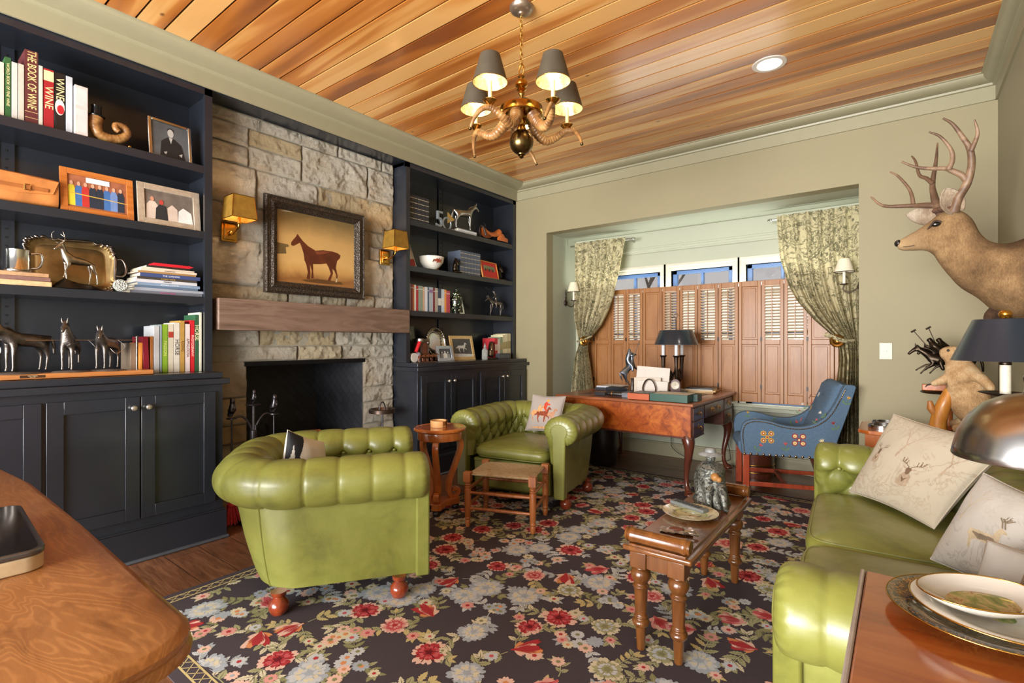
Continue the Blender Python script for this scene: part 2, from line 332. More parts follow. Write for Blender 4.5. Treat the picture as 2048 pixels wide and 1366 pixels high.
# ---------------------------------------------------------------- built-in bookcases
def bookcase(name, label, y0, y1, doors, posts, shelf_z, knobs):
    r = thing(name, label, 'bookcase', (-3.9, (y0+y1)/2, 0)); ox, oy = 3.9, -(y0+y1)/2
    b = B(); b.at(ox, oy, 0)
    b.box(-4.12, -4.10, y0, y1, 1.1, 3.03).box(-4.10, -3.785, y0, y0+.02, 1.1, 3.03).box(-4.10, -3.785, y1-.02, y1, 1.1, 3.03)
    b.box(-3.785, -3.76, y0, y0+.048, 1.1, 3.03).box(-3.785, -3.76, y1-.048, y1, 1.1, 3.03).box(-3.785, -3.76, y0, y1, 2.985, 3.03)
    for p in posts: b.box(-4.10, -4.09, p-.035, p+.035, 1.1, 3.03).box(-4.102, -4.085, p-.035, p-.028, 1.1, 3.03).box(-4.102, -4.085, p+.028, p+.035, 1.1, 3.03)
    b.box(-4.12, -3.79, y0, y1, 3.0, 3.03)
    for p in posts:
        z = 1.2
        while z < 2.95: b.box(-4.0895, -4.087, p-.005, p+.005, z, z+.01, 1); z += .05
    obj('upper_case', b, [m_black, M('#050505', .9)], r)
    for z in shelf_z:
        obj('shelf', B().at(ox, oy, 0).box(-4.10, -3.765, y0+.02, y1-.02, z-.052, z), m_black, r, bev=.002)
    b = B(); b.at(ox, oy, 0); ye = .0
    b.box(-4.12, -3.6, y0, y1, .19, 1.06).box(-4.12, -3.9, y0, y1, 0, .19).box(-3.9, -3.565, y0-.012, y1+.012, 0, .185).box(-3.9, -3.575, y0-.008, y1+.008, .185, .195)
    obj('base_cabinet', b, m_black, r, bev=.002)
    obj('shoe_moulding', B().at(ox, oy, 0).box(-3.9, -3.55, y0-.02, y1+.025, 0, .02), M('#4b5058', .4), r, bev=.008)
    obj('counter', B().at(ox, oy, 0).box(-4.12, -3.595, y0, y1, 1.06, 1.10).box(-3.9, -3.56, y0-.03, y1+.03, 1.022, 1.06), m_black, r, bev=.004)
    for (a, c), k in zip(doors, knobs):
        z0, z1 = .25, .975; b = B(); b.at(ox+(-3.6), oy + (a+c)/2, 0); h = (c-a)/2 - .003
        b.box(.0005, .018, -h, -h+.07, z0, z1).box(.0005, .018, h-.07, h, z0, z1).box(.0005, .018, -h+.07, h-.07, z0, z0+.07).box(.0005, .018, -h+.07, h-.07, z1-.07, z1).box(.0005, .006, -h+.07, h-.07, z0+.07, z1-.07)
        d = obj('door', b, m_black, r, bev=.0015)
        q = B(); q.at(ox-3.582, oy + (a+c)/2 + k*(h-.033), .912, ry=pi/2).lathe([(.006, 0), (.006, .012), (.014, .018), (.017, .026), (.012, .034), (.002, .037)], 12)
        obj('knob', q, M('#cfc9bf', .25, .9), d)
    return r
bookcase('built_in_bookcase', 'tall black built-in bookcase left of the stone fireplace', -.55, 1.50, [(.19, .60), (.614, 1.034), (1.036, 1.452)], [.53], (2.50, 2.053, 1.606), (-1, 1, -1))
bookcase('built_in_bookcase', 'black built-in bookcase in the corner right of the fireplace', 3.22, 4.955, [(3.252, 3.64), (3.646, 4.05), (4.10, 4.50), (4.506, 4.915)], [4.0], (2.487, 2.04, 1.606), (1, -1, 1, -1))
# ================================================================ chesterfields
def leather():
    t = NT('green_leather'); p = t.pos()
    n1 = t.noise(p, 3.2, 6, .65, .4); n2 = t.noise(p, 60, 4)
    c = t.ramp(n1, [(.28, '#585a28'), (.45, '#757733'), (.62, '#838540'), (.8, '#6c6e31')])
    t.set(Base_Color=c, Roughness=t.ramp(n1, [(.3, .46), (.7, .36)]), Coat_Weight=.25, Coat_Roughness=.25, Specular_IOR_Level=.55).bump(n2, .12, .002); return t.mat
m_lea = leather()
m_mahog = wood('mahogany', '#7c2f1b', '#96401f', '#4a170d', 'z', 1, .22, .6)
def chester(name, label, cat, loc, rz, W, D, rc, ncush, Z=.73, P=.15, group=None):
    """W: distance between arm roll centres; D: front to back roll centre"""
    r = thing(name, label, cat, loc, rz, group); yf = -.40; hw = W/2; yb = yf + D
    segs = D - rc, pi/2*rc, W - 2*rc, pi/2*rc, D - rc; L = sum(segs)
    def path(s):
        s = min(max(s, 0), L)
        if s <= segs[0]: return Vector((-hw, yf + s, 0)), Vector((-1, 0, 0))
        s -= segs[0]
        if s <= segs[1]:
            a = s/rc; return Vector((-hw + rc - rc*cos(a), yb - rc + rc*sin(a), 0)), Vector((-cos(a), sin(a), 0))
        s -= segs[1]
        if s <= segs[2]: return Vector((-hw + rc + s, yb, 0)), Vector((0, 1, 0))
        s -= segs[2]
        if s <= segs[3]:
            a = s/rc; return Vector((hw - rc + rc*sin(a), yb - rc + rc*cos(a), 0)), Vector((sin(a), cos(a), 0))
        s -= segs[3]; return Vector((hw, yb - rc - s, 0)), Vector((1, 0, 0))
    zc = Z - .115; rx, rzz = .135, .115
    prof = [(-.085, .36), (-.09, .42), (-.10, .50), (-.115, .56)]
    prof += [(-rx*cos(a), zc + rzz*sin(a)) for a in [radians(k) for k in range(-8, 250, 14)]]
    PP = spline([(o, z, 0) for o, z in prof], 3); cum = [0]
    for i in range(1, len(PP)): cum.append(cum[-1] + (PP[i]-PP[i-1]).length)
    T = cum[-1]
    def pf(t):
        for i in range(1, len(PP)):
            if cum[i] >= t: k = (t - cum[i-1])/(cum[i]-cum[i-1]+1e-9); q = PP[i-1].lerp(PP[i], k); d = (PP[i]-PP[i-1]).normalized(); return q, Vector((d.y, -d.x, 0))*-1
        d = (PP[-1]-PP[-2]).normalized(); return PP[-1], Vector((d.y, -d.x, 0))*-1
    nP = max(4, round(L/P)); P = L/nP; t0, dt = .07, .085; A = .030
    def disp(s, t):
        u = s/P - .5
        if t < t0 + 2*dt:
            a = u + (t-t0)/(2*dt); c = u - (t-t0)/(2*dt); h = (abs(sin(pi*a))*abs(sin(pi*c)))**.42
        else: f_ = sm(t0+2*dt, t0+2*dt+.16, t); h = lerp(abs(sin(pi*u))**.5, abs(sin(pi*u))**.22, f_)
        k = 1 if t < t0+2*dt else 1 - .42*sm(t0+2*dt, t0+2*dt+.22, t)
        dd = 0
        for j in range(3):
            uu = u - .5*(j % 2); ds = (uu - round(uu))*P; dtt = t - (t0 + j*dt); dd -= .014*math.exp(-(ds*ds + dtt*dtt)/.00035)
        return (h-1)*A*k + dd*(1 if .05 < s < L-.05 else 0) + .002
    def surf(s, t):
        e = 0.0
        if s < 0: e = -s; ss = 0
        elif s > L: e = s - L; ss = L
        else: ss = s
        p, n = path(ss); q, m = pf(t); d = disp(s, t) * sm(0, .05, min(s, L-s)) if e == 0 else 0
        o, z = q.x + m.x*d, q.y + m.y*d
        if e > 0:                                   # rounded, gathered end of the roll
            ang = e/.05*(pi/2); f = cos(ang)*.5 + .5; fw = .045*sin(ang)
            pl = 1 + .05*sin(t/T*120)*sin(ang)
            if z > zc - .12: o, z = o*f*pl if f < 1 else o, zc + (z-zc)*f*pl
            else: o = lerp(o, -.03, sin(ang))
            p = p + Vector((0, -fw, 0))
        return p.x + n.x*o, p.y + n.y*o, z
    ns = int(L/.009); nt = int(T/.012); ne = 5
    def g(u, v):
        i = round(u*(ns+2*ne)); s = -.05*(ne-i)/ne if i < ne else (L*(i-ne)/ns if i <= ns+ne else L + .05*(i-ns-ne)/ne)
        return surf(s, v*T)
    b = B(); b.grid(g, ns+2*ne, nt); up = obj('tufted_upholstery', b, m_lea, r, smooth=80)
    bm = B().sph((0, 0, 0), (.011, .011, .006), 10, 6); first = None
    for j in range(3):
        for i in range(nP + 1):
            s = (i + .5 + .5*(j % 2))*P
            if s > L - .06: continue
            p, n = path(s); q, m = pf(t0 + j*dt); dd = -.014
            pos = Vector((p.x + n.x*(q.x + m.x*dd), p.y + n.y*(q.x + m.x*dd), q.y + m.y*dd)); nn = Vector((n.x*m.x, n.y*m.x, m.y))
            if first is None: o = first = obj('button', bm, m_lea, up, smooth=80)
            else: o = first.copy(); COL.objects.link(o)
            o.location = pos; o.rotation_euler = nn.to_track_quat('Z', 'Y').to_euler()
    # outer body below the roll
    def body(u, v):
        s = u*L; p, n = path(s); back = max(0, n.y); o = lerp(-.005 - .07*back, .04, v**.8); wv = .004*sin(v*pi)*(1 + noise.noise((s*5, v*3, 1)))
        return p.x + n.x*(o+wv), p.y + n.y*(o+wv), lerp(.11, zc - .06, v)
    b = B(); b.grid(body, int(L/.03), 10)
    b.add([body(i/40, 0) for i in range(41)], [tuple(range(41))])
    bd = obj('outer_panel', b, m_lea, r, smooth=60)
    for sx in (-1, 1):                                # piped seams on the outside corners
        s = segs[0] + segs[1]*.35; s = s if sx < 0 else L - s
        obj('piping', B().tube([body(s/L, v/12) for v in range(13)], .0045, 6), m_lea, bd)
    iw = hw - .10
    obj('front_rail', B().box(-iw-.01, iw+.01, yf+.005, yf+.06, .11, .335).box(-iw-.01, iw+.01, yf-.004, yf+.05, .315, .345), m_lea, r, bev=.012, segs=3)
    b = B()
    for sx in (-1, 1):
        kx = sx*(hw); pts = [(kx - .042, .11), (kx + .042, .11)] + [(kx + .069*cos(a) + 0, zc + .063*sin(a)) for a in [radians(k) for k in range(-40, 225, 15)]]
        b = B().prism(pts, yf-.048, yf+.02, 'y'); obj('arm_facing', b, m_lea, r, smooth=50, bev=.009, segs=3)
    cw = 2*iw/ncush
    for k in range(ncush):
        cx = -iw + cw*(k+.5)
        def cu(u, v, cx=cx):
            # superellipse cushion: u around the rim, v bottom to top
            a = 2*pi*u; e = .22; ca, sa = cos(a), sin(a)
            X = (cw/2-.004)*math.copysign(abs(ca)**e, ca); Y = (D-.10)/2*math.copysign(abs(sa)**e, sa)
            ph = pi*(v-.5); f = abs(cos(ph))**.34 if abs(v-.5) < .499 else 0
            f = max(f, .0); zz = .405 + (.058 if ph > 0 else .06)*math.copysign(abs(sin(ph))**.7, ph)
            puff = .026*(1 - (f)**2)*(1 if ph > 0 else 0); wr = .003*noise.noise((X*f*14+cx, Y*f*7, k))*(1 if ph > 0 else 0)
            return cx + X*f, yf - .045 + (D-.10)/2 + .0 + Y*f, zz + puff + wr
        c = obj('seat_cushion', B().grid(cu, 56, 26, cu=True), m_lea, r, smooth=75)
        for zz in (.445, .365):
            pts = []
            for i in range(57):
                a = 2*pi*i/56; ca, sa = cos(a), sin(a); pts.append((cx + (cw/2-.004)*.95*math.copysign(abs(ca)**.22, ca), yf - .045 + (D-.10)/2 + (D-.10)/2*.95*math.copysign(abs(sa)**.22, sa), zz))
            obj('piping', B().tube(pts, .004, 6), m_lea, c)
    for fx in (-1, 1):
        for fy in (yf + .10, yb - .20):
            obj('bun_foot', B().lathe([(.02, 0), (.035, .008), (.047, .035), (.044, .06), (.028, .078), (.022, .086), (.034, .094), (.036, .112)], 18, (fx*(hw-.0)*(1 if ncush < 2 else .99), fy, 0)), m_mahog, r, smooth=60)
    return r
chester('chesterfield_armchair', 'green tufted leather armchair in the foreground holding a black and white cushion', 'armchair', (-2.53, 1.68, 0.007), radians(144.5), .83, .86, .27, 1)
chester('chesterfield_armchair', 'green tufted leather armchair before the desk, holding a horse rider cushion', 'armchair', (-2.535, 3.57, 0.007), radians(10.5), .86, .82, .20, 1)
sf = chester('chesterfield_sofa', 'green tufted leather two-seat sofa along the right wall with stag pillows on it', 'sofa', (.11, 2.50, 0.007), radians(-86), 1.94, .74, .14, 2, Z=.71)
# ================================================================ floral rug
def rug():
    rnd = random.Random(11); b = B(); X0, X1, Y0, Y1, T = -2.97, .42, .74, 4.77, .006
    def top(u, v):
        x, y = lerp(X0, X1, u), lerp(Y0, Y1, v); return x, y, T
    b.grid(top, 8, 8); b.box(X0, X1, Y0, Y1, .0015, T-.0005)
    cols = ['#4b4348', '#b0383d', '#c95b60', '#dd9d94', '#e6bfae', '#d8cfb2', '#d8905f', '#8b8a62', '#a8a67e', '#a9b1ba', '#c6cacd', '#6f1f27', '#cdbb83', '#5e6149']
    (BG, RED, PK, LP, PE, CR, OR, OL, LO, BL, LB, DR, GO, DO) = range(14)
    zz = [0]
    def P2(pts, mi, lay):
        zz[0] += 1; z = T + .0002 + lay*.00025 + (zz[0] % 120)*1.5e-6
        if any(not (X0+.10 < p[0] < X1-.1 and Y0+.10 < p[1] < Y1-.1) for p in pts): return
        b.poly([(p[0], p[1], z) for p in pts], mi)
    def petal(cx, cy, a, r0, r1, w, mi, lay, notch=.85, jag=0):
        pts = []
        for t, k in ((0, .18), (.3, .7), (.6, 1), (.85, .85), (1, .4), (notch, 0), (1, -.4), (.85, -.85), (.6, -1), (.3, -.7), (0, -.18)):
            rr = lerp(r0, r1, t) + rnd.uniform(-jag, jag)*(r1-r0); ww = w*k
            pts.append((cx + rr*cos(a) - ww*sin(a), cy + rr*sin(a) + ww*cos(a)))
        P2(pts, mi, lay)
    def leaf(x, y, a, l, w, mi, lay=0):
        pts = []; n = 5
        for sgn in (1, -1):
            rng = range(n+1) if sgn > 0 else range(n-1, 0, -1)
            for i in rng:
                t = i/n; ww = w*sin(pi*min(1, t*1.0)**.8)
                if i in (0, n): ww = 0
                pts.append((t*l, sgn*ww))
                if 0 < i < n: pts.append((t*l + (.05*l), sgn*ww*.62)) if sgn > 0 else pts.insert(-1, (t*l + .05*l, sgn*ww*.62))
        P2([(x + p*cos(a) - q*sin(a), y + p*sin(a) + q*cos(a)) for p, q in pts], mi, lay)
        P2([(x + p*cos(a) - q*sin(a), y + p*sin(a) + q*cos(a)) for p, q in ((.05*l, .0018), (.85*l, 0), (.05*l, -.0018))], DO if mi in (LO, CR) else LO, lay+1)
    def sprig(x, y, a, n, mi, mi2, sc=1):
        bend = rnd.uniform(-.35, .35); px, py = x, y
        for i in range(n):
            st = .034*sc; nx, ny = px + st*cos(a), py + st*sin(a)
            P2([(px-.0022*sin(a), py+.0022*cos(a)), (nx-.002*sin(a), ny+.002*cos(a)), (nx+.002*sin(a), ny-.002*cos(a)), (px+.0022*sin(a), py-.0022*cos(a))], mi, 0)
            for sd in (1, -1):
                leaf(nx, ny, a + sd*rnd.uniform(.6, 1.1), rnd.uniform(.038, .06)*sc, rnd.uniform(.011, .017)*sc, rnd.choice((mi, mi, mi2)))
            px, py = nx, ny; a += bend
        leaf(px, py, a, .05*sc, .012*sc, mi2)
        return px, py, a
    def rose(x, y, sc, pal):
        o, m, i, c = pal; a0 = rnd.uniform(0, 6)
        for rg, (n, r0, r1, w, mi) in enumerate(((8, .035, .088, .026, o), (7, .025, .068, .024, m), (6, .014, .052, .020, i), (5, .004, .034, .014, m), (4, 0, .02, .008, c))):
            for k in range(n): petal(x, y, a0 + rg*.4 + 2*pi*k/n + rnd.uniform(-.15, .15), r0*sc, r1*sc*rnd.uniform(.88, 1.12), w*sc, mi, 2+rg, rnd.uniform(.7, .9), .04)
            for k in range(n): a = a0 + rg*.4 + 2*pi*(k+.5)/n; petal(x, y, a, r0*sc, r1*sc*.9, .0028*sc, c, 2+rg+.5, 1)
    def tulip(x, y, a, sc, pal):
        o, m, i, c = pal
        for k, da in enumerate((-.42, .42, -.2, .2, 0)):
            petal(x, y, a+da, -.01*sc, .125*sc*rnd.uniform(.85, 1.1), .021*sc, (o, m, i)[(k+1) % 3], 2+k*.5, .94, .05)
            for e_ in (-.06, .07): petal(x, y, a+da+e_, .02*sc, .1*sc*rnd.uniform(.8, 1), .0028*sc, c, 5, .95)
        petal(x, y, a+.9, 0, .07*sc, .014*sc, o, 2); petal(x, y, a-.95, 0, .06*sc, .013*sc, m, 2)
    def blossom(x, y, sc, mi, c):
        a0 = rnd.uniform(0, 6)
        for k in range(6): petal(x, y, a0 + k*pi/3, 0, .03*sc, .0105*sc, mi, 3, .8)
        for k in range(5): petal(x, y, a0 + k*1.25, 0, .010*sc, .004*sc, c, 4)
    P_ = {'red': (PE, RED, PK, DR), 'pink': (PE, LP, PK, RED), 'blue': (BL, LB, CR, BL), 'or': (OR, PE, RED, RED), 'cr': (CR, LO, LB, OL)}
    y = Y0 + .12; row = 0
    while y < Y1 - .08:
        x = X0 + .12 + (.14 if row % 2 else 0)
        while x < X1 - .1:
            cx, cy = x + rnd.uniform(-.055, .055), y + rnd.uniform(-.055, .055); t = rnd.random(); a = rnd.uniform(0, 2*pi)
            g = rnd.choice(((OL, LO), (LO, CR), (LB, BL), (LO, GO)))
            for k in range(rnd.choice((2, 3))):
                ex = sprig(cx + .03*cos(a+k*2.2), cy + .03*sin(a+k*2.2), a + k*2.2, rnd.choice((2, 3, 4)), *g, sc=rnd.uniform(.9, 1.25))
                if rnd.random() < .55: blossom(ex[0], ex[1], rnd.uniform(.8, 1.2), rnd.choice((PE, CR, LB, LP)), rnd.choice((PK, OL, RED)))
            if t < .34: rose(cx, cy, rnd.uniform(.75, 1.0), P_['red' if rnd.random() < .6 else 'pink'])
            elif t < .5: rose(cx, cy, rnd.uniform(.85, 1.1), P_['blue'])
            elif t < .72: tulip(cx, cy, rnd.uniform(0, 6.28), rnd.uniform(.8, 1), P_['or' if rnd.random() < .6 else 'pink'])
            elif t < .8: rose(cx, cy, .8, P_['cr'])
            else:
                for k in range(6): blossom(cx + rnd.uniform(-.055, .055), cy + rnd.uniform(-.055, .055), rnd.uniform(.9, 1.4), rnd.choice((LB, BL, CR, PE)), rnd.choice((OL, BL, OR)))
            x += .225
        y += .20; row += 1
    # lattice border
    z = T + .0006; e = .045; w = .052
    def strip(ax, at, lo, hi, mi):
        for d in (0, w): 
            p = [(at+d-.004, lo), (at+d+.004, lo), (at+d+.004, hi), (at+d-.004, hi)]
            b.poly([((q[0], q[1]) if ax == 'y' else (q[1], q[0])) + (z,) for q in p][::1 if ax == 'y' else -1], mi)
        n = int((hi-lo)/.055); st = (hi-lo)/n
        for i in range(n):
            for sg in (0, 1):
                u0, u1 = lo + i*st, lo + (i+1)*st; d0, d1 = (at, at+w) if sg else (at+w, at)
                p = [(d0, u0-.003), (d1, u1-.003), (d1, u1+.003), (d0, u0+.003)]
                b.poly([((q[0], q[1]) if ax == 'y' else (q[1], q[0])) + (z+.0001,) for q in p], mi)
    strip('y', X0+e, Y0+e, Y1-e, GO); strip('y', X1-e-w, Y0+e, Y1-e, GO); strip('x', Y0+e, X0+e, X1-e, GO); strip('x', Y1-e-w, X0+e, X1-e, GO)
    mats = []
    for i, c in enumerate(cols):
        t = NT('wool'); p = t.pos(); wv = t.n('ShaderNodeTexWave', {'Vector': p, 'Scale': 160.0, 'Distortion': 1.0}).outputs['Fac']
        k = lin(c); t.set(Base_Color=t.mix(t.math('MULTIPLY', t.noise(p, 55, 4, .7), .34), k, tuple(v*.55 for v in k[:3])+(1,)), Roughness=.95, Specular_IOR_Level=.15).bump(wv, .25, .001); mats.append(t.mat)
    return tag(obj('floral_rug', b, mats, smooth=0), 'large dark needlepoint rug patterned with red, pink and cream flowers', 'rug')
rug()
# ================================================================ plantation shutters
m_sh = wood('shutter_wood', '#986330', '#a5703c', '#7a4c24', 'z', 1.2, .45, .1)
m_slat = M('#cbb49a', .4, var=.04, name='backlit_slat')  # slats are shutter wood; backlight is put into the paler colour
XS = [-3.2, -2.998, -2.768, -2.574, -2.369, -2.137, -1.939, -1.743, -1.53, -1.332, -1.115, -.913, -.712, -.494, -.30]
LV = {2, 3, 5, 6, 7, 8, 10, 11}
def shutters(i0, i1, label):
    r = thing('plantation_shutters', label, 'shutter', ((XS[i0]+XS[i1])/2, 5.56, .69), 0, 'cafe shutters in the bay window'); cx = (XS[i0]+XS[i1])/2
    for i in range(i0, i1):
        a, c = XS[i] - cx + .002, XS[i+1] - cx - .002; H = 1.23; y0, y1 = -.012, .014; b = B()
        b.box(a, a+.032, y0, y1, 0, H).box(c-.032, c, y0, y1, 0, H).box(a+.032, c-.032, y0, y1, 0, .09).box(a+.032, c-.032, y0, y1, H-.055, H).box(a+.032, c-.032, y0, y1, .585, .635)
        b.box(a+.032, c-.032, -.002, .006, .09, .585).box(a+.05, c-.05, -.009, -.002, .11, .565)
        if i not in LV: b.box(a+.032, c-.032, -.002, .006, .635, H-.055).box(a+.05, c-.05, -.009, -.002, .655, H-.075)
        p = obj('shutter_panel', b, m_sh, r, bev=.003, segs=1)
        if i in LV:
            b = B(); n = 18
            for k in range(n):
                z = .655 + (H-.055-.635-.03)*k/(n-1); th = radians(20)
                b.add([(a+.032, -.018*cos(th), z+.018*sin(th)-.003), (c-.032, -.018*cos(th), z+.018*sin(th)-.003), (c-.032, .018*cos(th), z-.018*sin(th)-.003), (a+.032, .018*cos(th), z-.018*sin(th)-.003),
                       (a+.032, -.018*cos(th), z+.018*sin(th)+.003), (c-.032, -.018*cos(th), z+.018*sin(th)+.003), (c-.032, .018*cos(th), z-.018*sin(th)+.003), (a+.032, .018*cos(th), z-.018*sin(th)+.003)],
                      [(3,2,1,0), (4,5,6,7), (0,1,5,4), (1,2,6,5), (2,3,7,6), (3,0,4,7)])
            obj('louvers', b, m_slat, p, smooth=0)
            obj('tilt_rod', B().box((a+c)/2-.004, (a+c)/2+.004, -.032, -.022, .66, H-.07), m_sh, p)
    for i in range(i0+1, i1, 2):
        obj('hinge', B().box(XS[i]-cx-.008, XS[i]-cx+.008, -.018, -.012, .62, .66).box(XS[i]-cx-.008, XS[i]-cx+.008, -.018, -.012, .14, .18), M('#2b2724', .4, .7), r)
shutters(0, 5, 'wooden cafe shutters of the left window, partly behind the left curtain')
shutters(5, 9, 'wooden cafe shutters with four louvered panels, behind the desk lamp')
shutters(9, 14, 'wooden cafe shutters of the right window, partly behind the right curtain')
# ================================================================ curtains
def toile():
    t = NT('toile_fabric'); p = t.pos()
    big = t.noise(p, 4, 2, .5); n = t.noise(p, 9, 5, .6, 1.2); m = t.noise(p, 40, 5, .7, 1.0)
    ln = t.ramp(t.math('ABSOLUTE', t.math('SUBTRACT', n, .5)), [(0, (1,1,1,1)), (.014, (.8,.8,.8,1)), (.03, (0,0,0,1))])
    sp = t.math('MULTIPLY', t.ramp(m, [(.50, (0,0,0,1)), (.58, (1,1,1,1))]), t.ramp(big, [(.42, (0,0,0,1)), (.56, (1,1,1,1))]))
    c = t.mix(t.math('MULTIPLY', t.math('MAXIMUM', ln, sp), .85), '#d0c59e', '#44452f')
    t.set(Base_Color=c, Roughness=.85, Specular_IOR_Level=.2); t.bump(t.noise(p, 300, 2), .1, .001)
    tr = t.n('ShaderNodeBsdfTranslucent', {0: c}); mx = t.n('ShaderNodeMixShader', {0: .3, 1: t.b.outputs[0], 2: tr.outputs[0]})
    t.t.links.new(mx.outputs[0], t.t.nodes['Material Output'].inputs[0]); return t.mat
m_toile = toile(); m_brass = M('#b98a45', .28, 1, var=.1, sc=9, name='aged_brass'); m_nickel = M('#b9b6ae', .25, 1, var=.05, name='brushed_nickel')
def interp(tab, z):
    for (z0, v0), (z1, v1) in zip(tab, tab[1:]):
        if z0 >= z >= z1: return lerp(v0, v1, sm(0, 1, (z0-z)/(z0-z1)) if False else (z0-z)/(z0-z1))
    return tab[-1][1]
def curtain(name, label, outer, inner, cx, group):
    r = thing(name, label, 'curtain', (cx, 5.42, 0), 0, group); random.seed(len(label))
    ph = [random.uniform(0, 6) for _ in range(4)]
    def f(u, v):
        z = lerp(2.515, .02, v); o = interp(outer, z); i = interp(inner, z); wd = abs(i-o)
        amp = .016 + .026*sm(.1, .5, v)*min(1, wd/.3) + (.022 if z < 1.2 else 0)*min(1, wd/.2)
        x = lerp(o, i, u) + .006*sin(9*u + z*4 + ph[0]); k = 2*pi*7
        y = amp*(sin(k*u + ph[1] + .5*sin(z*2)) + .4*sin(k*1.9*u + ph[2] + z)) + .02*noise.noise((u*3, z*2.4, ph[3])) - .03*sm(1.9, 1.35, z)*(z > .6)*u
        return x - cx, y, z
    b = B(); b.grid(f, 120, 90); c = obj('curtain_panel', b, m_toile, r, smooth=80)
    return r
G = 'toile curtains at the bay window'
ol = [(2.52, -3.195), (1.6, -3.20), (1.3, -3.12), (1.1, -3.17), (.7, -3.225), (0, -3.25)]
il = [(2.52, -2.52), (2.1, -2.60), (1.85, -2.66), (1.68, -2.73), (1.5, -2.83), (1.38, -2.94), (1.31, -3.0), (1.2, -3.01), (.75, -2.93), (0, -2.88)]
curtain('toile_curtain', 'toile curtain at the left end of the bay window, pulled back to the left', ol, il, -2.9, G)
orr = [(2.52, -.285), (0, -.285)]
ir = [(2.52, -.95), (2.1, -.92), (1.85, -.86), (1.68, -.78), (1.5, -.64), (1.38, -.52), (1.31, -.46), (1.15, -.44), (.75, -.47), (0, -.50)]
curtain('toile_curtain', 'toile curtain at the right end of the bay window, pulled back to the right', orr, ir, -.6, G)
def rod(x0, x1, xe, label):
    r = thing('curtain_rod', label, 'curtain rod', ((x0+x1)/2, 5.462, 2.49), 0, 'curtain rods in the bay'); c = (x0+x1)/2
    obj('pole', B().cyl((x0-c, 0, 0), (x1-c, 0, 0), .011, n=12), m_nickel, r)
    d = 1 if xe > c else -1
    fo = obj('finial', B().lathe([(.011, 0), (.016, .01), (.016, .02), (.009, .024), (.014, .034), (.004, .044)], 12), m_nickel, r, smooth=60); fo.location = (xe-c, 0, 0)
    fo.rotation_euler = (0, d*pi/2, 0)
    obj('bracket', B().box(xe-c-d*.05-.006, xe-c-d*.05+.006, 0, .20, -.012, .004).box(xe-c-d*.05-.015, xe-c-d*.05+.015, .19, .205, -.04, .03), m_nickel, r)
rod(-3.28, -2.46, -2.46, 'short nickel curtain rod above the left curtain'); rod(-1.0, -.29, -1.0, 'short nickel curtain rod above the right curtain')
for x, lab in ((-3.02, 'round brass curtain holdback on the left curtain'), (-.455, 'round brass curtain holdback on the right curtain')):
    r = thing('curtain_holdback', lab, 'holdback', (x, 5.34, 1.31), 0, 'brass curtain holdbacks')
    o = obj('medallion', B().lathe([(.005, .0), (.02, .004), (.024, .012), (.034, .006), (.05, .012), (.058, .004), (.056, -.008), (.02, -.012)], 24), m_brass, r, smooth=50); o.rotation_euler = (pi/2, 0, 0)
    obj('stem', B().cyl((0, .01, 0), (0, .30, 0), .009), m_brass, r)
    s = 1 if x < -1 else -1
    obj('tieback', B().tube(spline([(s*.0, .06, .01), (s*.04, .0, .03), (s*.09, .02, .06), (-s*.05, -.02, -.0), (-s*.12, .06, .0)], 5), [.018]*21, 8, flat=.5), m_toile, r, smooth=70)
# ================================================================ desk
m_desk = wood('desk_burl', '#9a4a18', '#b86424', '#5c2409', 'x', 1.6, .3, .5, fig=4)
m_ddk = wood('dark_shaded_mahogany', '#4e261b', '#66321f', '#241009', 'z', 1.4, .3, .5)  # desk body's shade put into the colour; other dark wood shares it
m_dtop = wood('desk_top_edge', '#8a4a2b', '#a5623b', '#54290f', 'x', 1.2, .3, .5)
dx0, dx1, dy0, dy1, dz = -2.68, -1.345, 4.17, 5.50, .785
dk = thing('writing_desk', 'large antique mahogany desk with brass-handled drawers and cabriole legs', 'desk', ((dx0+dx1)/2, (dy0+dy1)/2, .0065)); ox, oy = -(dx0+dx1)/2, -(dy0+dy1)/2
obj('desk_top', B().at(ox, oy).box(dx0, dx1, dy0, dy1, dz-.028, dz), m_dtop, dk, bev=.009, segs=3)
obj('leather_inset', B().at(ox, oy).box(dx0+.16, dx1-.14, dy0+.16, dy1-.16, dz-.001, dz+.0015), M('#5a3a3c', .35, var=.2, sc=6, bump=.2, name='tooled_leather'), dk)
ix0, ix1, iy0, iy1 = dx0+.05, dx1-.03, dy0+.04, dy1-.05
t = NT('burl_veneer'); p = t.pos(); n = t.noise(p, 13, 8, .72, .8); n2 = t.noise(p, 2.5, 3); c = t.ramp(n, [(.36, '#6d2c0c'), (.5, '#a4521b'), (.66, '#bf6e2c')]); c = t.mix(t.ramp(n2, [(.4, (0,0,0,1)), (.65, (.5,.5,.5,1))]), c, '#8a3a10'); t.set(Base_Color=c, Roughness=.28, Coat_Weight=.5, Coat_Roughness=.15)
obj('burl_panel', B().at(ox, oy).box(ix0, ix1-.004, iy0, iy0+.02, .50, dz-.03), t.mat, dk, bev=.002)
b = B().at(ox, oy).box(ix0, ix1, iy0+.02, iy0+.32, .495, dz-.029).box(ix0, ix1, iy1-.30, iy1, .495, dz-.029).box(ix0, ix1, iy0+.32, iy1-.30, .62, dz-.029).box(ix0, ix0+.02, iy0+.3, iy1-.3, .50, dz-.029)
b.box(ix0-.005, ix1+.006, iy0-.004, iy0+.33, .485, .50).box(ix0-.005, ix1+.006, iy1-.31, iy1+.004, .485, .50)
obj('desk_body', b, m_ddk, dk, bev=.002)
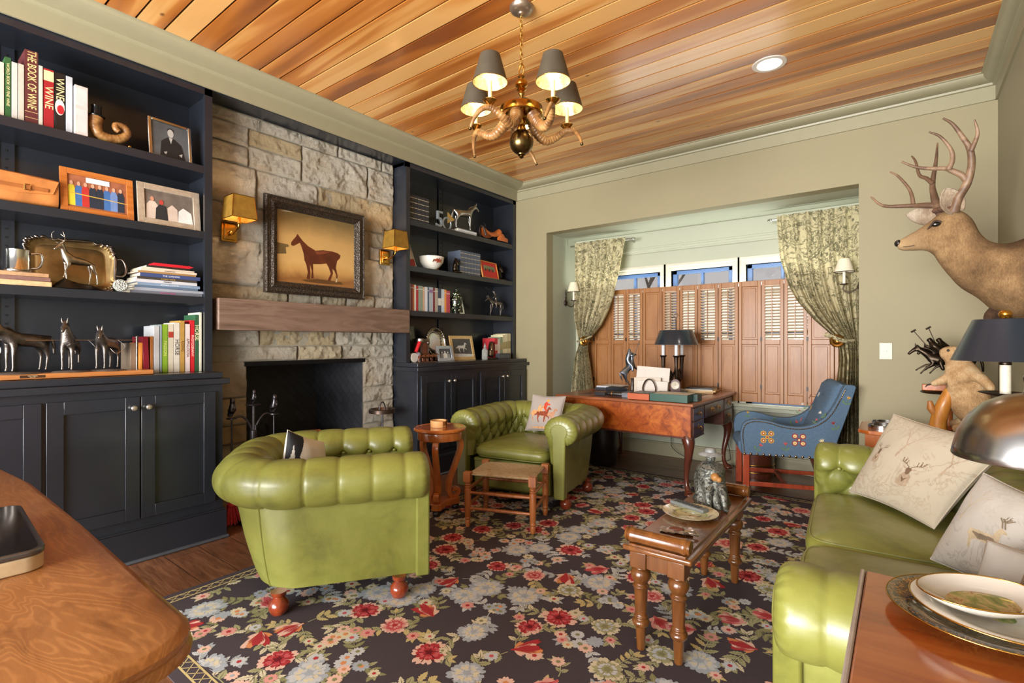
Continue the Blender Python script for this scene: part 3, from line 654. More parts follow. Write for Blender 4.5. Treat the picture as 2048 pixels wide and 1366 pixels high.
def drawer(y0, y1, z0, z1, nh):
    o = obj('drawer', B().at(ox, oy).box(ix1, ix1+.010, y0, y1, z0, z1), m_ddk, dk, bev=.003)
    for k in range(nh):
        yc = lerp(y0, y1, (k+1)/(nh+1)) if nh > 1 else (y0+y1)/2; zc = (z0+z1)/2; x = ix1+.010
        b = B().at(ox+x, oy+yc, zc)
        b.prism([(.03*cos(a)*(1+.25*cos(4*a)), .022*sin(a)*(1+.25*cos(4*a))+.004) for a in [2*pi*i/24 for i in range(24)]], 0, .002, 'x')
        b.tube(spline([(.004, -.026, .008), (.016, -.026, .0), (.02, -.014, -.016), (.02, .014, -.016), (.016, .026, 0), (.004, .026, .008)], 4), .003, 6)
        obj('pull', b, m_brass, o, smooth=50)
drawer(iy0+.03, iy0+.31, .635, .74, 1); drawer(iy0+.03, iy0+.31, .51, .625, 1); drawer(iy0+.335, iy1-.315, .635, .74, 2); drawer(iy1-.29, iy1-.01, .635, .74, 1); drawer(iy1-.29, iy1-.01, .51, .625, 1)
def cabriole(x, y, sx, sy):
    P = spline([(0, 0, .50), (.018, .018, .43), (.012, .012, .34), (-.012, -.012, .2), (-.012, -.012, .10), (.004, .004, .045), (.022, .022, .02)], 5)
    R = [.05, .052, .052, .05, .048, .044, .041, .038, .036, .034, .032, .03, .028, .026, .024, .022, .021, .02, .019, .019, .019, .019, .02, .022, .024, .026, .028, .03, .032, .034, .034]
    b = B().at(ox+x, oy+y, 0); b.tube([(p.x*sx, p.y*sy, p.z) for p in P], [R[min(i, 30)] for i in range(len(P))], 12)
    b.sph((.02*sx, .02*sy, .02), (.042, .042, .019), 14, 8)
    obj('leg', b, m_ddk, dk, smooth=60)
for x, sx in ((ix0+.05, -1), (ix1-.045, 1)):
    for y, sy in ((iy0+.045, -1), (iy1-.045, 1)): cabriole(x, y, sx, sy)
# ================================================================ blue needlepoint chair
def bluefab():
    t = NT('blue_needlepoint'); p = t.pos(); w = t.noise(t.pos((1, 6, 40)), 9, 4, .7); n = t.noise(p, 120, 3)
    t.set(Base_Color=t.mix(n, t.ramp(w, [(.3, '#3f566b'), (.55, '#587088'), (.75, '#6f869b')]), '#4a6278'), Roughness=.9).bump(n, .4, .002); return t.mat
mb = [bluefab()] + [M(c, .9, var=.15, sc=60) for c in ('#c79b45', '#8f2f2c', '#e0cf9e', '#c8564f', '#5f7a4a', '#e6dfd2')]
m_red = wood('red_mahogany', '#8c351c', '#a8482a', '#551b0d', 'z', 1.2, .3, .5)
m_nail = M('#8d7b63', .3, 1, name='antique_nail')
ch = thing('upholstered_armchair', 'blue needlepoint armchair with sloping arms and nailhead trim at the desk', 'armchair', (-.86, 4.87, .0065), radians(-70.4))
side = [(-.30, .36), (-.315, .52), (-.30, .60), (-.26, .64), (-.19, .655), (-.10, .645), (.0, .618), (.10, .608), (.19, .622), (.27, .665), (.33, .73), (.38, .82), (.425, .925), (.445, .955), (.50, .955), (.515, .94), (.46, .74), (.40, .55), (.345, .36)]
side = side[:2] + [(p.x, p.y) for p in spline([(y, z, 0) for y, z in side[1:14]], 4)][1:] + side[14:]
def flower(b, x, cy, cz, r, c1, c2, c3, sg):
    k = sg*.0012
    for dy, dz_ in ((-1, -1), (1, -1), (-1, 1), (1, 1)):
        for rr, mi, l in ((.42, c1, 1), (.26, c2, 2), (.13, c3, 3)):
            pts = [(x+k*l, cy + r*.55*dy + r*rr*(1+.18*cos(8*a))*cos(a), cz + r*.55*dz_ + r*rr*(1+.18*cos(8*a))*sin(a)) for a in [2*pi*i/24 for i in range(24)]]; b.poly(pts[::sg], mi)
    b.poly([(x+k*4, cy + r*.3*cos(a), cz + r*.3*sin(a)) for a in [2*pi*i/12 for i in range(12)]][::sg], c1); b.poly([(x+k*5, cy + r*.15*cos(a), cz + r*.15*sin(a)) for a in [2*pi*i/10 for i in range(10)]][::sg], c2)
def sprigf(b, x, cy, cz, r, a0, c, sg):
    k = sg*.0012; a = a0
    b.poly([(x+k, cy-.003, cz), (x+k, cy+.003, cz), (x+k, cy + r*cos(a)+.002, cz + r*sin(a)), (x+k, cy + r*cos(a)-.002, cz + r*sin(a))][::sg], 5)
    for q in range(4):
        aa = a0 + (q-1.5)*.5; b.poly([(x+k*2, cy + r*cos(a) + r*.1*cos(aa+1.5), cz + r*sin(a) + r*.1*sin(aa+1.5)), (x+k*2, cy + r*(cos(a)+.55*cos(aa)), cz + r*(sin(a)+.55*sin(aa))), (x+k*2, cy + r*cos(a) - r*.1*cos(aa+1.5), cz + r*sin(a) - r*.1*sin(aa+1.5))][::sg], c)
    for q in (-1, 1):
        aa = a0 + q*.9; b.poly([(x+k, cy, cz), (x+k, cy + r*.6*cos(aa-.2), cz + r*.6*sin(aa-.2)), (x+k, cy + r*.8*cos(aa), cz + r*.8*sin(aa)), (x+k, cy + r*.6*cos(aa+.25), cz + r*.6*sin(aa+.25))][::sg], 5)
for sg in (1, -1):
    x0, x1 = (.225, .29) if sg > 0 else (-.29, -.225); xo = sg*.2905
    b = B().prism(side, x0, x1, 'x')
    flower(b, xo, -.115, .515, .052, 1, 2, 3, sg); flower(b, xo, .115, .505, .052, 2, 3, 1, sg)
    for args in ((-.2, .40, .05, .9, 4), (.02, .41, .05, 1.6, 4), (.3, .44, .06, 1.9, 3), (.22, .645, .03, 1, 4), (.30, .70, .04, 2.4, 6), (.44, .80, .05, 1.2, 1), (.38, .6, .05, 2, 2), (.24, .39, .04, 1.2, 5)): sprigf(b, xo, args[0], args[1], args[2], args[3], args[4], sg)
    xi = sg*.2245
    for args in ((-.2, .60, .04, 1.5, 1), (.0, .56, .04, 1, 5), (.15, .55, .05, .5, 4)): sprigf(b, xi, *args[:4], args[4], -sg)
    s = obj('arm_side', b, mb, ch, bev=.006)
    off = spline([(xo, y, z) for y, z in [(-.285, .37), (-.298, .52), (-.286, .592), (-.252, .625), (-.19, .638), (-.10, .628), (.0, .6), (.10, .59), (.195, .604), (.282, .652), (.345, .72), (.395, .815), (.44, .92)]], 6)
    b = B(); b.tube(off, .0035, 6); d = 0; last = off[0]
    for p in off:
        if (p-last).length > .0125: b.sph((p.x+sg*.001, p.y, p.z), .0058, 6, 4); last = p
    k = obj('nailhead_trim', b, m_nail, s, smooth=60); k['kind'] = 'stuff'
    for i in range(14): 
        n = obj('nailhead', B().sph((0, 0, 0), (.006, .011, .011), 8, 5), m_nail, s, smooth=60) if i == 0 else k.copy()
        if i: n = n0.copy(); COL.objects.link(n)
        else: n0 = n
        n.location = (xo, -.285 + i*.0475, .368)
b = B().prism([(-.30, .355), (-.325, .40), (-.325, .45), (-.29, .475), (.3, .46), (.35, .36)], -.226, .226, 'x'); obj('seat', b, mb[0], ch, bev=.012, segs=3)
b = B(); 
def backf(u, v):
    a = 2*pi*v; cy = lerp(.26, .455, u**1.15); cz = lerp(.42, .945, u); th = .062*(1 if 0 < u < 1 else .6); xx = .224*math.copysign(abs(cos(a))**.35, cos(a)); tt = th*math.copysign(abs(sin(a))**.6, sin(a))
    return xx, cy - tt*.95, cz + tt*.25 + (.03*(1-(xx/.23)**2) if u > .9 else 0)
b.grid(lambda u, v: backf(v, u), 40, 14, cu=True, caps=True)
k = .0
for x, y, z, c in ((-.08, .268, .62, 4), (.06, .31, .74, 1), (.02, .25, .55, 2), (-.1, .34, .82, 2), (.1, .36, .86, 6), (.0, .33, .78, 4)):
    b.at(x, y - .058, z, rx=-radians(22)); 
    for q in range(5): a = 2*pi*q/5; b.poly([(0, -.001, 0), (.018*cos(a-.4), -.002, .018*sin(a-.4)), (.028*cos(a), -.002, .028*sin(a)), (.018*cos(a+.4), -.002, .018*sin(a+.4))][::-1], c)
b.at(); obj('backrest', b, mb, ch, smooth=60)
for x in (-.255, .255):
    obj('leg', B().box(x-.024, x+.024, -.295, -.247, 0, .365), m_red, ch, bev=.003)
    obj('leg', B().add([(x-.022, .40, 0), (x+.022, .40, 0), (x+.022, .44, 0), (x-.022, .44, 0), (x-.022, .27, .37), (x+.022, .27, .37), (x+.022, .32, .37), (x-.022, .32, .37)], [(3,2,1,0),(4,5,6,7),(0,1,5,4),(1,2,6,5),(2,3,7,6),(3,0,4,7)]), m_ddk, ch, bev=.003)
    obj('stretcher', B().box(x-.010, x+.010, -.25, .39, .10, .135), m_red, ch, bev=.002)
obj('stretcher', B().box(-.25, .25, .02, .045, .105, .13), m_red, ch, bev=.002)
obj('stretcher', B().box(-.24, .24, .33, .35, .18, .21), m_ddk, ch, bev=.002)
# ================================================================ rush stool
m_pine = wood('stool_wood', '#a05a2b', '#b87038', '#6d3516', 'z', 1.3, .4, .3)
def rush():
    t = NT('rush'); tc = t.n('ShaderNodeTexCoord').outputs['Object']; s = t.n('ShaderNodeSeparateXYZ', {0: tc})
    ax, ay = t.math('ABSOLUTE', s.outputs[0]), t.math('ABSOLUTE', s.outputs[1]); f = t.math('GREATER_THAN', t.math('SUBTRACT', ax, ay), .045)
    sel = t.n('ShaderNodeMix', {0: f, 2: s.outputs[1], 3: s.outputs[0]}).outputs[0]
    st = t.math('SINE', t.math('MULTIPLY', sel, 700.0)); n = t.noise(tc, 30, 4)
    c = t.ramp(n, [(.3, '#c9a873'), (.5, '#ddc8a4'), (.7, '#b8905a')]); c = t.mix(t.ramp(st, [(.0, (.6,.6,.6,1)), (.5, (0,0,0,1))]), c, '#7a5a33')
    t.set(Base_Color=c, Roughness=.8).bump(st, .6, .004); return t.mat
stl = thing('rush_stool', 'small wooden footstool with woven rush seat in front of the far armchair', 'stool', (-2.257, 2.881, .007), radians(21))
sx, sy = .235, .19
def rs(u, v):
    a = 2*pi*u; ca, sa = cos(a), sin(a); X = (sx+.002)*math.copysign(abs(ca)**.2, ca); Y = (sy+.002)*math.copysign(abs(sa)**.2, sa)
    ph = pi*(v-.5); f = abs(cos(ph))**.3 if abs(v-.5) < .49 else 0; m = max(abs(X*f)/sx, abs(Y*f)/sy)
    return X*f, Y*f, .365 + .016*sin(ph) - .012*(1-m)*(1 if v > .5 else -1)
obj('rush_seat', B().grid(rs, 60, 24, cu=True), rush(), stl, smooth=60)
pr = [(.0, 0), (.014, 0), (.018, .02), (.02, .045), (.016, .05), (.023, .062), (.018, .072), (.022, .09), (.024, .20), (.024, .265), (.018, .272), (.025, .28), (.018, .288), (.025, .296), (.018, .304), (.025, .312), (.022, .318)]
for x in (-sx, sx):
    for y in (-sy, sy):
        obj('leg', B().lathe(pr, 16, (x, y, 0)).box(x-.026, x+.026, y-.026, y+.026, .318, .385), m_pine, stl, smooth=50, bev=.002)
for z in (.13, .24):
    for y in (-sy, sy): obj('rung', B().tube([(-sx, y, z), (-sx*.5, y, z), (sx*.5, y, z), (sx, y, z)], [.009, .012, .012, .009], 10), m_pine, stl, smooth=60)
    for x in (-sx, sx): obj('rung', B().tube([(x, -sy, z+.02), (x, -sy*.5, z+.02), (x, sy*.5, z+.02), (x, sy, z+.02)], [.009, .012, .012, .009], 10), m_pine, stl, smooth=60)
# ================================================================ pedestal table
m_cher = wood('cherry', '#b5602a', '#c97838', '#7d3812', 'z', 1, .25, .6)
pt = thing('pedestal_table', 'small round cherry side table on three scrolled legs between the armchairs', 'side table', (-2.80, 2.733, 0.007))
obj('table_top', B().lathe([(.02, .618), (.19, .618), (.199, .626), (.199, .638), (.192, .645), (.18, .645), (.178, .641), (.17, .641), (.168, .644), (.01, .644)], 48), wood('cherry_top', '#b5602a', '#c97838', '#8d4418', 'x', 1, .18, .8), pt, smooth=40)
obj('apron', B().lathe([(.02, .555), (.168, .555), (.170, .56), (.170, .61), (.165, .62), (.02, .62)], 48), m_cher, pt, smooth=40)
for k, a in enumerate((-56, 66, 187)):
    o = obj('leg', B(), m_cher, pt); bpy.data.objects.remove(o)
    C_ = spline([(.135, 0, .56), (.165, 0, .52), (.165, 0, .46), (.12, 0, .34), (.075, 0, .22), (.07, 0, .14), (.10, 0, .10), (.135, 0, .115), (.14, 0, .15), (.115, 0, .16), (.105, 0, .14)], 6)
    b = B(); hw_ = .021; vs = []
    for i, p in enumerate(C_):
        t_ = (C_[min(i+1, len(C_)-1)] - C_[max(i-1, 0)]).normalized(); n_ = Vector((t_.z, 0, -t_.x)); w_ = .017 if i < 50 else .012
        for sgx, sgy in ((1, -1), (1, 1), (-1, 1), (-1, -1)): vs.append(tuple(p + n_*w_*sgx + Vector((0, hw_*sgy, 0))))
    n_ = len(C_); b.add(vs, [(4*i+k_, 4*i+(k_+1) % 4, 4*i+4+(k_+1) % 4, 4*i+4+k_) for i in range(n_-1) for k_ in range(4)] + [(3,2,1,0), (4*n_-4, 4*n_-3, 4*n_-2, 4*n_-1)])
    o = obj('leg', b, m_cher, pt, smooth=50, bev=.003); o.rotation_euler = (0, 0, radians(a))
tri = []
for a in (-56, 66, 187):
    for d in (-14, 0, 14): tri.append(((.155 if d == 0 else .15)*cos(radians(a+d)), (.155 if d == 0 else .15)*sin(radians(a+d))))
    tri.append((.065*cos(radians(a+61)), .065*sin(radians(a+61))))
obj('base', B().prism(tri, .045, .095), m_cher, pt, bev=.004)
for a in (-56, 66, 187): obj('foot', B().lathe([(.01, 0), (.026, .004), (.03, .02), (.026, .04), (.01, .046)], 16, (.125*cos(radians(a)), .125*sin(radians(a)), 0)), M('#1d1614', .3), pt, smooth=60)
b = B().grid(lambda u, v: ([(.052, .0), (.063, .0), (.064, .05), (.054, .05), (.053, .008)][round(v*4)][0]*cos(.5+5.5*u), [(.052, .0), (.063, .0), (.064, .05), (.054, .05), (.053, .008)][round(v*4)][0]*sin(.5+5.5*u), [(.052, .0), (.063, .0), (.064, .05), (.054, .05), (.053, .008)][round(v*4)][1]), 40, 4)
cc = thing('coaster_caddy', 'round pale wooden coaster holder on the pedestal table', 'coaster holder', (-2.80, 2.72, .6525))
obj('caddy', b.lathe([(.001, 0), (.056, 0), (.056, .012), (.001, .012)], 30), M('#d9a56a', .45, name='pale_wood'), cc, smooth=50)
obj('coaster_stack', B().lathe([(.001, .013), (.05, .013), (.05, .04), (.001, .04)], 30), M('#c48d55', .6), cc, smooth=50)
# ================================================================ hall bench used as coffee table
m_oak = wood('bench_oak', '#6b3d18', '#845124', '#3a1e0a', 'y', 1.2, .2, .8)
m_oakz = wood('bench_leg_oak', '#633816', '#7c4c22', '#331a09', 'z', 1.2, .28, .5)
bx0, bx1, by0, by1, bz = -.935, -.645, 1.975, 2.99, .46
bn = thing('window_bench', 'narrow oak hall bench with rolled ends and turned legs on the rug', 'bench', ((bx0+bx1)/2, (by0+by1)/2, .007)); w2, l2 = (bx1-bx0)/2, (by1-by0)/2; bz -= .007
obj('seat_top', B().box(-w2, w2, -l2, l2, bz-.035, bz-.012), m_oak, bn, bev=.008, segs=3)
obj('seat_panel', B().box(-w2+.025, w2-.025, -l2+.01, l2-.01, bz-.014, bz-.004), m_oak, bn, bev=.002)
obj('apron', B().box(-w2+.045, w2-.045, -l2+.02, l2-.055, bz-.10, bz-.035), m_oakz, bn, bev=.002)
for s_ in (-1, 1):
    y = s_*(l2-.03); b = B()
    b.tube([(x, y, bz+.028) for x in (-w2+.006, -w2+.01, -w2+.018, -w2+.022, -w2+.03, -w2+.036, -w2+.05, w2-.05, w2-.036, w2-.03, w2-.022, w2-.018, w2-.01, w2-.006)], [.012, .028, .031, .026, .033, .033, .030, .030, .033, .033, .026, .031, .028, .012], 20)
    obj('end_roll', b, m_oak, bn, smooth=50)
lp = [(.004, 0), (.017, 0), (.022, .09), (.023, .10), (.032, .105), (.037, .118), (.032, .13), (.026, .134), (.030, .142), (.024, .15), (.028, .25), (.030, .262), (.036, .268), (.030, .276), (.026, .282), (.040, .305), (.042, .322), (.036, .338), (.026, .346), (.03, .352)]
for x in (-w2+.065, w2-.065):
    for y in (-l2+.045, l2-.105):
        obj('leg', B().lathe(lp, 20, (x, y, 0)).box(x-.035, x+.035, y-.035, y+.035, .35, bz-.035), m_oakz, bn, smooth=45, bev=.003)
# ================================================================ foreground tables
def burl():
    t = NT('burl_walnut_top'); p = t.pos((.28, 1, 1)); n = t.noise(p, 3.6, 3, .5, 1.3); r_ = t.math('SINE', t.math('MULTIPLY', n, 210.0))
    k = t.n('ShaderNodeTexVoronoi', {'Vector': t.pos((.8, 1.2, 1)), 'Scale': 3.6}).outputs['Distance']; f2 = t.noise(t.pos((.2, 2, 1)), 60, 4, .7)
    c = t.ramp(t.noise(p, 2.2, 5, .6, 1), [(.3, '#b0763f'), (.5, '#c68d55'), (.72, '#945c30')])
    c = t.mix(t.math('MULTIPLY', t.ramp(r_, [(.0, (1,1,1,1)), (1, (0,0,0,1))]), .42), c, '#7d4b26')
    c = t.mix(t.ramp(t.math('ADD', k, t.math('MULTIPLY', f2, .12)), [(.09, (.9,.9,.9,1)), (.17, (0,0,0,1))]), c, '#3a1c0d'); c = t.mix(t.math('MULTIPLY', f2, .7), c, '#8f5a30'); c = t.mix(t.ramp(t.noise(t.pos((.5, 1.6, 1)), 7, 6, .7, .8), [(.5, (0,0,0,1)), (.72, (.7,.7,.7,1))]), c, '#5f3417')
    t.set(Base_Color=c, Roughness=.34, Coat_Weight=.25, Coat_Roughness=.2).bump(f2, .1, .001); return t.mat
m_bl = burl()
out = [(-3.1, .36), (-2.6, .405), (-1.9, .405), (-1.25, .395)] + [(-1.10 + .13*cos(a), .265 + .13*sin(a)) for a in [radians(k) for k in (85, 70, 55, 40, 25, 10)]] + [(-.955, .2), (-.945, 0), (-.96, -.25), (-1.05, -.38), (-3.1, -.4)]
ft = thing('serpentine_side_table', 'polished burl wood table with a moulded rounded corner at lower left', 'table', (-2.0, 0, 0))
def inset(pl, d):
    o = []; n = len(pl)
    for i in range(n):
        a, b_, c = Vector(pl[i-1]), Vector(pl[i]), Vector(pl[(i+1) % n]); e1 = (b_-a).normalized(); e2 = (c-b_).normalized(); nn = Vector((e1.y+e2.y, -(e1.x+e2.x))).normalized(); o.append((b_ + nn*d))
    return o
o2_ = [(x+2, y) for x, y in out]; b = B(); n_ = len(o2_)
lv = [(0, .735), (-.0, .742), (-.008, .752), (-.004, .760), (-.004, .768), (-.016, .778), (-.022, .78)]
rings = [[(p[0], p[1], z) for p in inset(o2_, -d)] for d, z in lv]
vs = [q for r_ in rings for q in r_]; fs = [(i*n_+k, i*n_+n_-1 if False else (i+1)*n_+k, (i+1)*n_+(k+1) % n_, i*n_+(k+1) % n_) for i in range(len(lv)-1) for k in range(n_)]
b.add(vs, fs + [tuple((len(lv)-1)*n_+k for k in range(n_))[::-1], tuple(range(n_))])
obj('table_top', b, m_bl, ft, smooth=40)
b = B(); ap = inset(o2_, .05) if False else [(x*.96+.0, y*.86) for x, y in o2_]
obj('apron', b.prism(ap[::-1], .60, .736), wood('walnut_apron', '#8a4a22', '#a05c2c', '#4a2410', 'x', 1, .35, .4), ft, smooth=50, bev=.004)
for x, y in ((.98, .26), (.98, -.3), (-.98, .3), (-.98, -.3)):
    obj('leg', B().tube(spline([(x, y, .735), (x+.03*(1 if x > 0 else -1), y+.01, .62), (x, y, .4), (x-.03*(1 if x > 0 else -1), y, .15), (x, y, 0)], 5), [.05, .052, .05, .046, .042, .04, .036, .033, .03, .028, .026, .025, .024, .023, .022, .022, .023, .025, .027, .03, .03], 12), m_ddk, ft, smooth=60)
ff = thing('glass_topped_box', 'dark glass-topped box with pale sides on the burl table', 'box', (-1.80, .19, .781), radians(-3))
rrp = lambda w, h, r: [(sx_*(w-r) + r*cos(a), sy_*(h-r) + r*sin(a)) for sx_, sy_, a0 in ((1, 1, 0), (-1, 1, 90), (-1, -1, 180), (1, -1, 270)) for a in [radians(a0 + k) for k in range(0, 91, 15)]]
obj('body', B().prism(rrp(.24, .09, .035), 0, .034), M('#c9b08c', .3, var=.15, sc=20, name='horn_side'), ff, bev=.003, segs=2)
obj('rim', B().prism(rrp(.242, .092, .036), .034, .048), M('#6f7480', .22, .9), ff, bev=.004, segs=3)
obj('glass_lid', B().prism(rrp(.230, .080, .026), .048, .0495), M('#140c0b', .06, var=0, coat=1), ff)
rt = thing('end_table', 'glossy reddish wood end table with highlit pale edge holding plates at lower right', 'end table', (.22, .9, .007))
m_rt = wood('glossy_table', '#94461a', '#a95c28', '#6b2c10', 'x', .8, .14, .9)
obj('table_top', B().box(-.285, .30, -.5, .52, .742, .768), m_rt, rt, bev=.004)
obj('edge_band', B().box(-.295, -.2855, -.5, .522, .738, .7685), M('#b7aca6', .3, .3, name='highlit_edge'), rt, bev=.003)  # strip along the edge, its highlight put into the colour
obj('body', B().box(-.26, .29, -.48, .48, .08, .742), m_rt, rt, bev=.004)
for x in (-.23, .26):
    for y in (-.45, .45): obj('foot', B().box(x-.03, x+.03, y-.03, y+.03, 0, .08), m_rt, rt, bev=.003)
# ================================================================ light fittings
def bulb(parent, loc, r=.014, power=2.0, col=(1, .78, .52), em=25):
    o = obj('bulb', B().sph((0, 0, 0), (r, r, r*1.6), 10, 8), M('#ffe2b0', .5, var=0, emit=em, name='lit_bulb'), parent, loc=loc); o.visible_shadow = True
    l = bpy.data.lights.new('bulb_light', 'POINT'); l.energy = power; l.color = col; l.shadow_soft_size = .03
    lo = bpy.data.objects.new('bulb_light', l); COL.objects.link(lo); lo.parent = parent; lo.location = (loc[0], loc[1], loc[2] + .045)
m_horn = None
def hornmat():
    t = NT('ram_horn'); p = t.pos(); n = t.noise(p, 18, 4)
    t.set(Base_Color=t.ramp(n, [(.3, '#5f3c20'), (.5, '#946839'), (.72, '#b98f58')]), Roughness=.4, Coat_Weight=.2).bump(t.noise(p, 70, 3), .3, .003); return t.mat
m_horn = hornmat(); m_shadeg = M('#4a4438', .55, name='dark_gold_shade'); m_mica = M('#e8dcae', .35, .6, var=.5, sc=60, name='gold_leaf_lining'); m_candle = M('#efe0a8', .5, var=.02, name='candle_sleeve', Subsurface_Weight=0)
m_gold = M('#c99a4a', .2, 1, var=.15, sc=8, name='polished_brass'); m_bronzeball = M('#6d5a38', .25, 1, var=.35, sc=8, name='dark_brass')
cx, cy = -1.71, 2.309
cd = thing('chandelier', 'brass chandelier with five ram horn arms and small dark shades', 'chandelier', (cx, cy, 3.2))
obj('canopy', B().lathe([(.005, -.045), (.02, -.043), (.022, -.034), (.045, -.030), (.062, -.02), (.068, -.010), (.070, 0), (.005, 0)], 30), M('#a79686', .35, .9, var=.05), cd, smooth=50)
z = -.05; k = 0
while z > -.33:
    a = pi/2*(k % 2); b = B(); pts = []
    for i in range(14): t = 2*pi*i/14; pts.append((.009*cos(t)*cos(a), .009*cos(t)*sin(a), z - .014 + .017*sin(t)))
    b.tube(pts + [pts[0]], .0024, 6); obj('chain_link', b, m_gold, cd, smooth=70); z -= .027; k += 1
pts = [(.017*cos(t), 0, -.355 + .03*sin(t)) for t in [2*pi*i/16 for i in range(17)]]; obj('loop', B().tube(pts, .004, 8), m_gold, cd, smooth=70)
obj('stem', B().lathe([(.003, -.385), (.018, -.388), (.022, -.395), (.014, -.405), (.027, -.415), (.036, -.43), (.034, -.445), (.02, -.455), (.028, -.468), (.016, -.478), (.02, -.49), (.012, -.5), (.015, -.54), (.026, -.548), (.028, -.575), (.02, -.58), (.004, -.58)], 24), m_gold, cd, smooth=45)
obj('ring', B().lathe([(.004, -.572), (.119, -.572), (.123, -.577), (.123, -.612), (.119, -.616), (.10, -.616), (.004, -.60)], 48), m_gold, cd, smooth=40)
obj('lower_stem', B().lathe([(.03, -.60), (.032, -.62), (.022, -.63), (.028, -.66), (.02, -.67), (.03, -.70), (.024, -.71)], 20), m_gold, cd, smooth=50)
obj('globe', B().lathe([(.02, -.705)] + [(.068*sin(a), -.765 + .068*cos(a)*1.05) for a in [radians(q) for q in range(20, 161, 10)]] + [(.022, -.838), (.012, -.842), (.014, -.85), (.003, -.858)], 32), m_bronzeball, cd, smooth=50)
cdir = Vector((-cx, -cy, 0)).normalized(); base = math.atan2(cdir.y, cdir.x)
for i in range(5):
    a = base + radians(36 + 72*i)*(-1) + 0  # clockwise
    ra = Vector((cos(a), sin(a), 0)); ta = Vector((sin(a), -cos(a), 0))
    z0 = -.648; q = lambda r, t, z: tuple(ra*r + ta*t + Vector((0, 0, z0 + z)))
    P = spline([q(.075, -.02, .02), q(.105, -.035, -.035), q(.16, -.04, -.075), q(.22, -.03, -.055), q(.27, -.0, -.022), q(.305, .035, -.03), q(.325, .07, -.075), q(.33, .095, -.125)], 7)
    R = [lerp(.034, .0065, (j/(len(P)-1))**.85)*(1 + .05*(j % 2)*(1 if j < 36 else 0)) for j in range(len(P))]
    P = spline(P, 2); R = [lerp(.036, .0065, (j/(len(P)-1))**.85)*(1 + .09*sin(j*1.9)*(1 - sm(.55, .8, j/len(P)))) for j in range(len(P))]
    h = obj('horn_arm', B().tube(P, R, 14), m_horn, cd, smooth=80)
    obj('tip_ball', B().sph(tuple(P[-1]), .0095, 10, 7), m_bronzeball, h, smooth=80)
    bx, by = (ra*.28).x, (ra*.28).y
    cn = obj('bobeche', B().lathe([(.006, z0-.012), (.012, z0-.01), (.03, z0+.004), (.038, z0+.012), (.036, z0+.014), (.012, z0+.002), (.004, z0+.002)], 24, (bx, by, 0)), m_gold, cd, smooth=60)
    obj('candle', B().cyl((bx, by, z0+.002), (bx, by, z0+.115), .0105, n=16), m_candle, cn, smooth=60)
    sh = obj('lamp_shade', B().lathe([(.092, z0+.108), (.053, z0+.25)], 40, (bx, by, 0), caps=False), m_shadeg, cd, smooth=60)
    obj('shade_lining', B().lathe([(.0905, z0+.108), (.0515, z0+.25)], 40, (bx, by, 0), caps=False), m_mica, sh, smooth=60)
    obj('shade_trim', B().tube([(bx + .0915*cos(t), by + .0915*sin(t), z0+.108) for t in [2*pi*j/40 for j in range(41)]], .0018, 6), m_gold, sh, smooth=70)
    bulb(cd, (bx, by, z0+.135), .011, .55, em=14)
rl = thing('recessed_light', 'round recessed ceiling light in the plank ceiling', 'ceiling light', (-.715, 3.81, 3.2))
obj('trim_ring', B().lathe([(.075, -.001), (.078, -.006), (.105, -.005), (.108, 0), (.07, .012)], 40, caps=False), M('#d9cfc4', .4, var=0), rl, smooth=50)
obj('lens', B().lathe([(.001, -.002), (.074, -.002)], 40, caps=True), M('#fff4e6', .5, var=0, emit=3, name='lit_lens'), rl)
l = bpy.data.lights.new('can_light', 'SPOT'); l.energy = 22; l.spot_size = radians(120); l.spot_blend = 1; l.color = (1, .9, .78); l.shadow_soft_size = .07
lo = bpy.data.objects.new('can_light', l); COL.objects.link(lo); lo.location = (0, 0, -.02); lo.parent = rl
m_shb = M('#96722c', .5, .4, var=.25, sc=18, name='brass_leaf_shade')
for y, lab in ((1.675, 'brass wall sconce with square gold shade on stone left of the horse painting'), (3.085, 'brass wall sconce with square gold shade on stone right of the horse painting')):
    r = thing('brass_sconce', lab, 'wall sconce', (-3.905, y, 2.12), 0, 'brass sconces by the painting')
    obj('back_plate', B().box(-.02, .0, -.055, .055, -.085, .06).box(.0, .01, -.04, .04, -.07, .045), m_gold, r, bev=.003)
    obj('arm', B().tube(spline([(0, 0, -.02), (.05, .0, -.035), (.10, 0, -.02), (.14, 0, .0), (.155, 0, .03)], 5), .007, 10).sph((.02, 0, -.022), .018, 12, 8).lathe([(.012, .02), (.02, .024), (.02, .034), (.011, .038), (.011, .07)], 14, (.155, 0, 0)), m_gold, r, smooth=60)
    s0, s1, z0, z1 = .086, .071, .055, .215; b = B()
    c0 = [(.155+s0*i, s0*j, z0) for i, j in ((-1,-1),(1,-1),(1,1),(-1,1))]; c1 = [(.155+s1*i, s1*j, z1) for i, j in ((-1,-1),(1,-1),(1,1),(-1,1))]
    b.add(c0 + c1, [(k, (k+1) % 4, 4+(k+1) % 4, 4+k) for k in range(4)]); sh = obj('shade', b, m_shb, r, smooth=0)
    m = sh.modifiers.new('solid', 'SOLIDIFY'); m.thickness = .002
    b = B()
    for cc_ in (c0, c1): b.tube([*cc_, cc_[0]], .003, 4)
    for k in range(4): b.cyl(c0[k], c1[k], .0028, n=4)
    obj('shade_edge', b, m_gold, sh)
    bulb(r, (.155, 0, .10), .013, 4.0, (1, .70, .40), 12)
m_iron = M('#4c4038', .4, .9, var=.2, sc=30, name='dark_bronze'); m_linen = M('#e9dfc4', .8, var=.04, name='linen_shade')
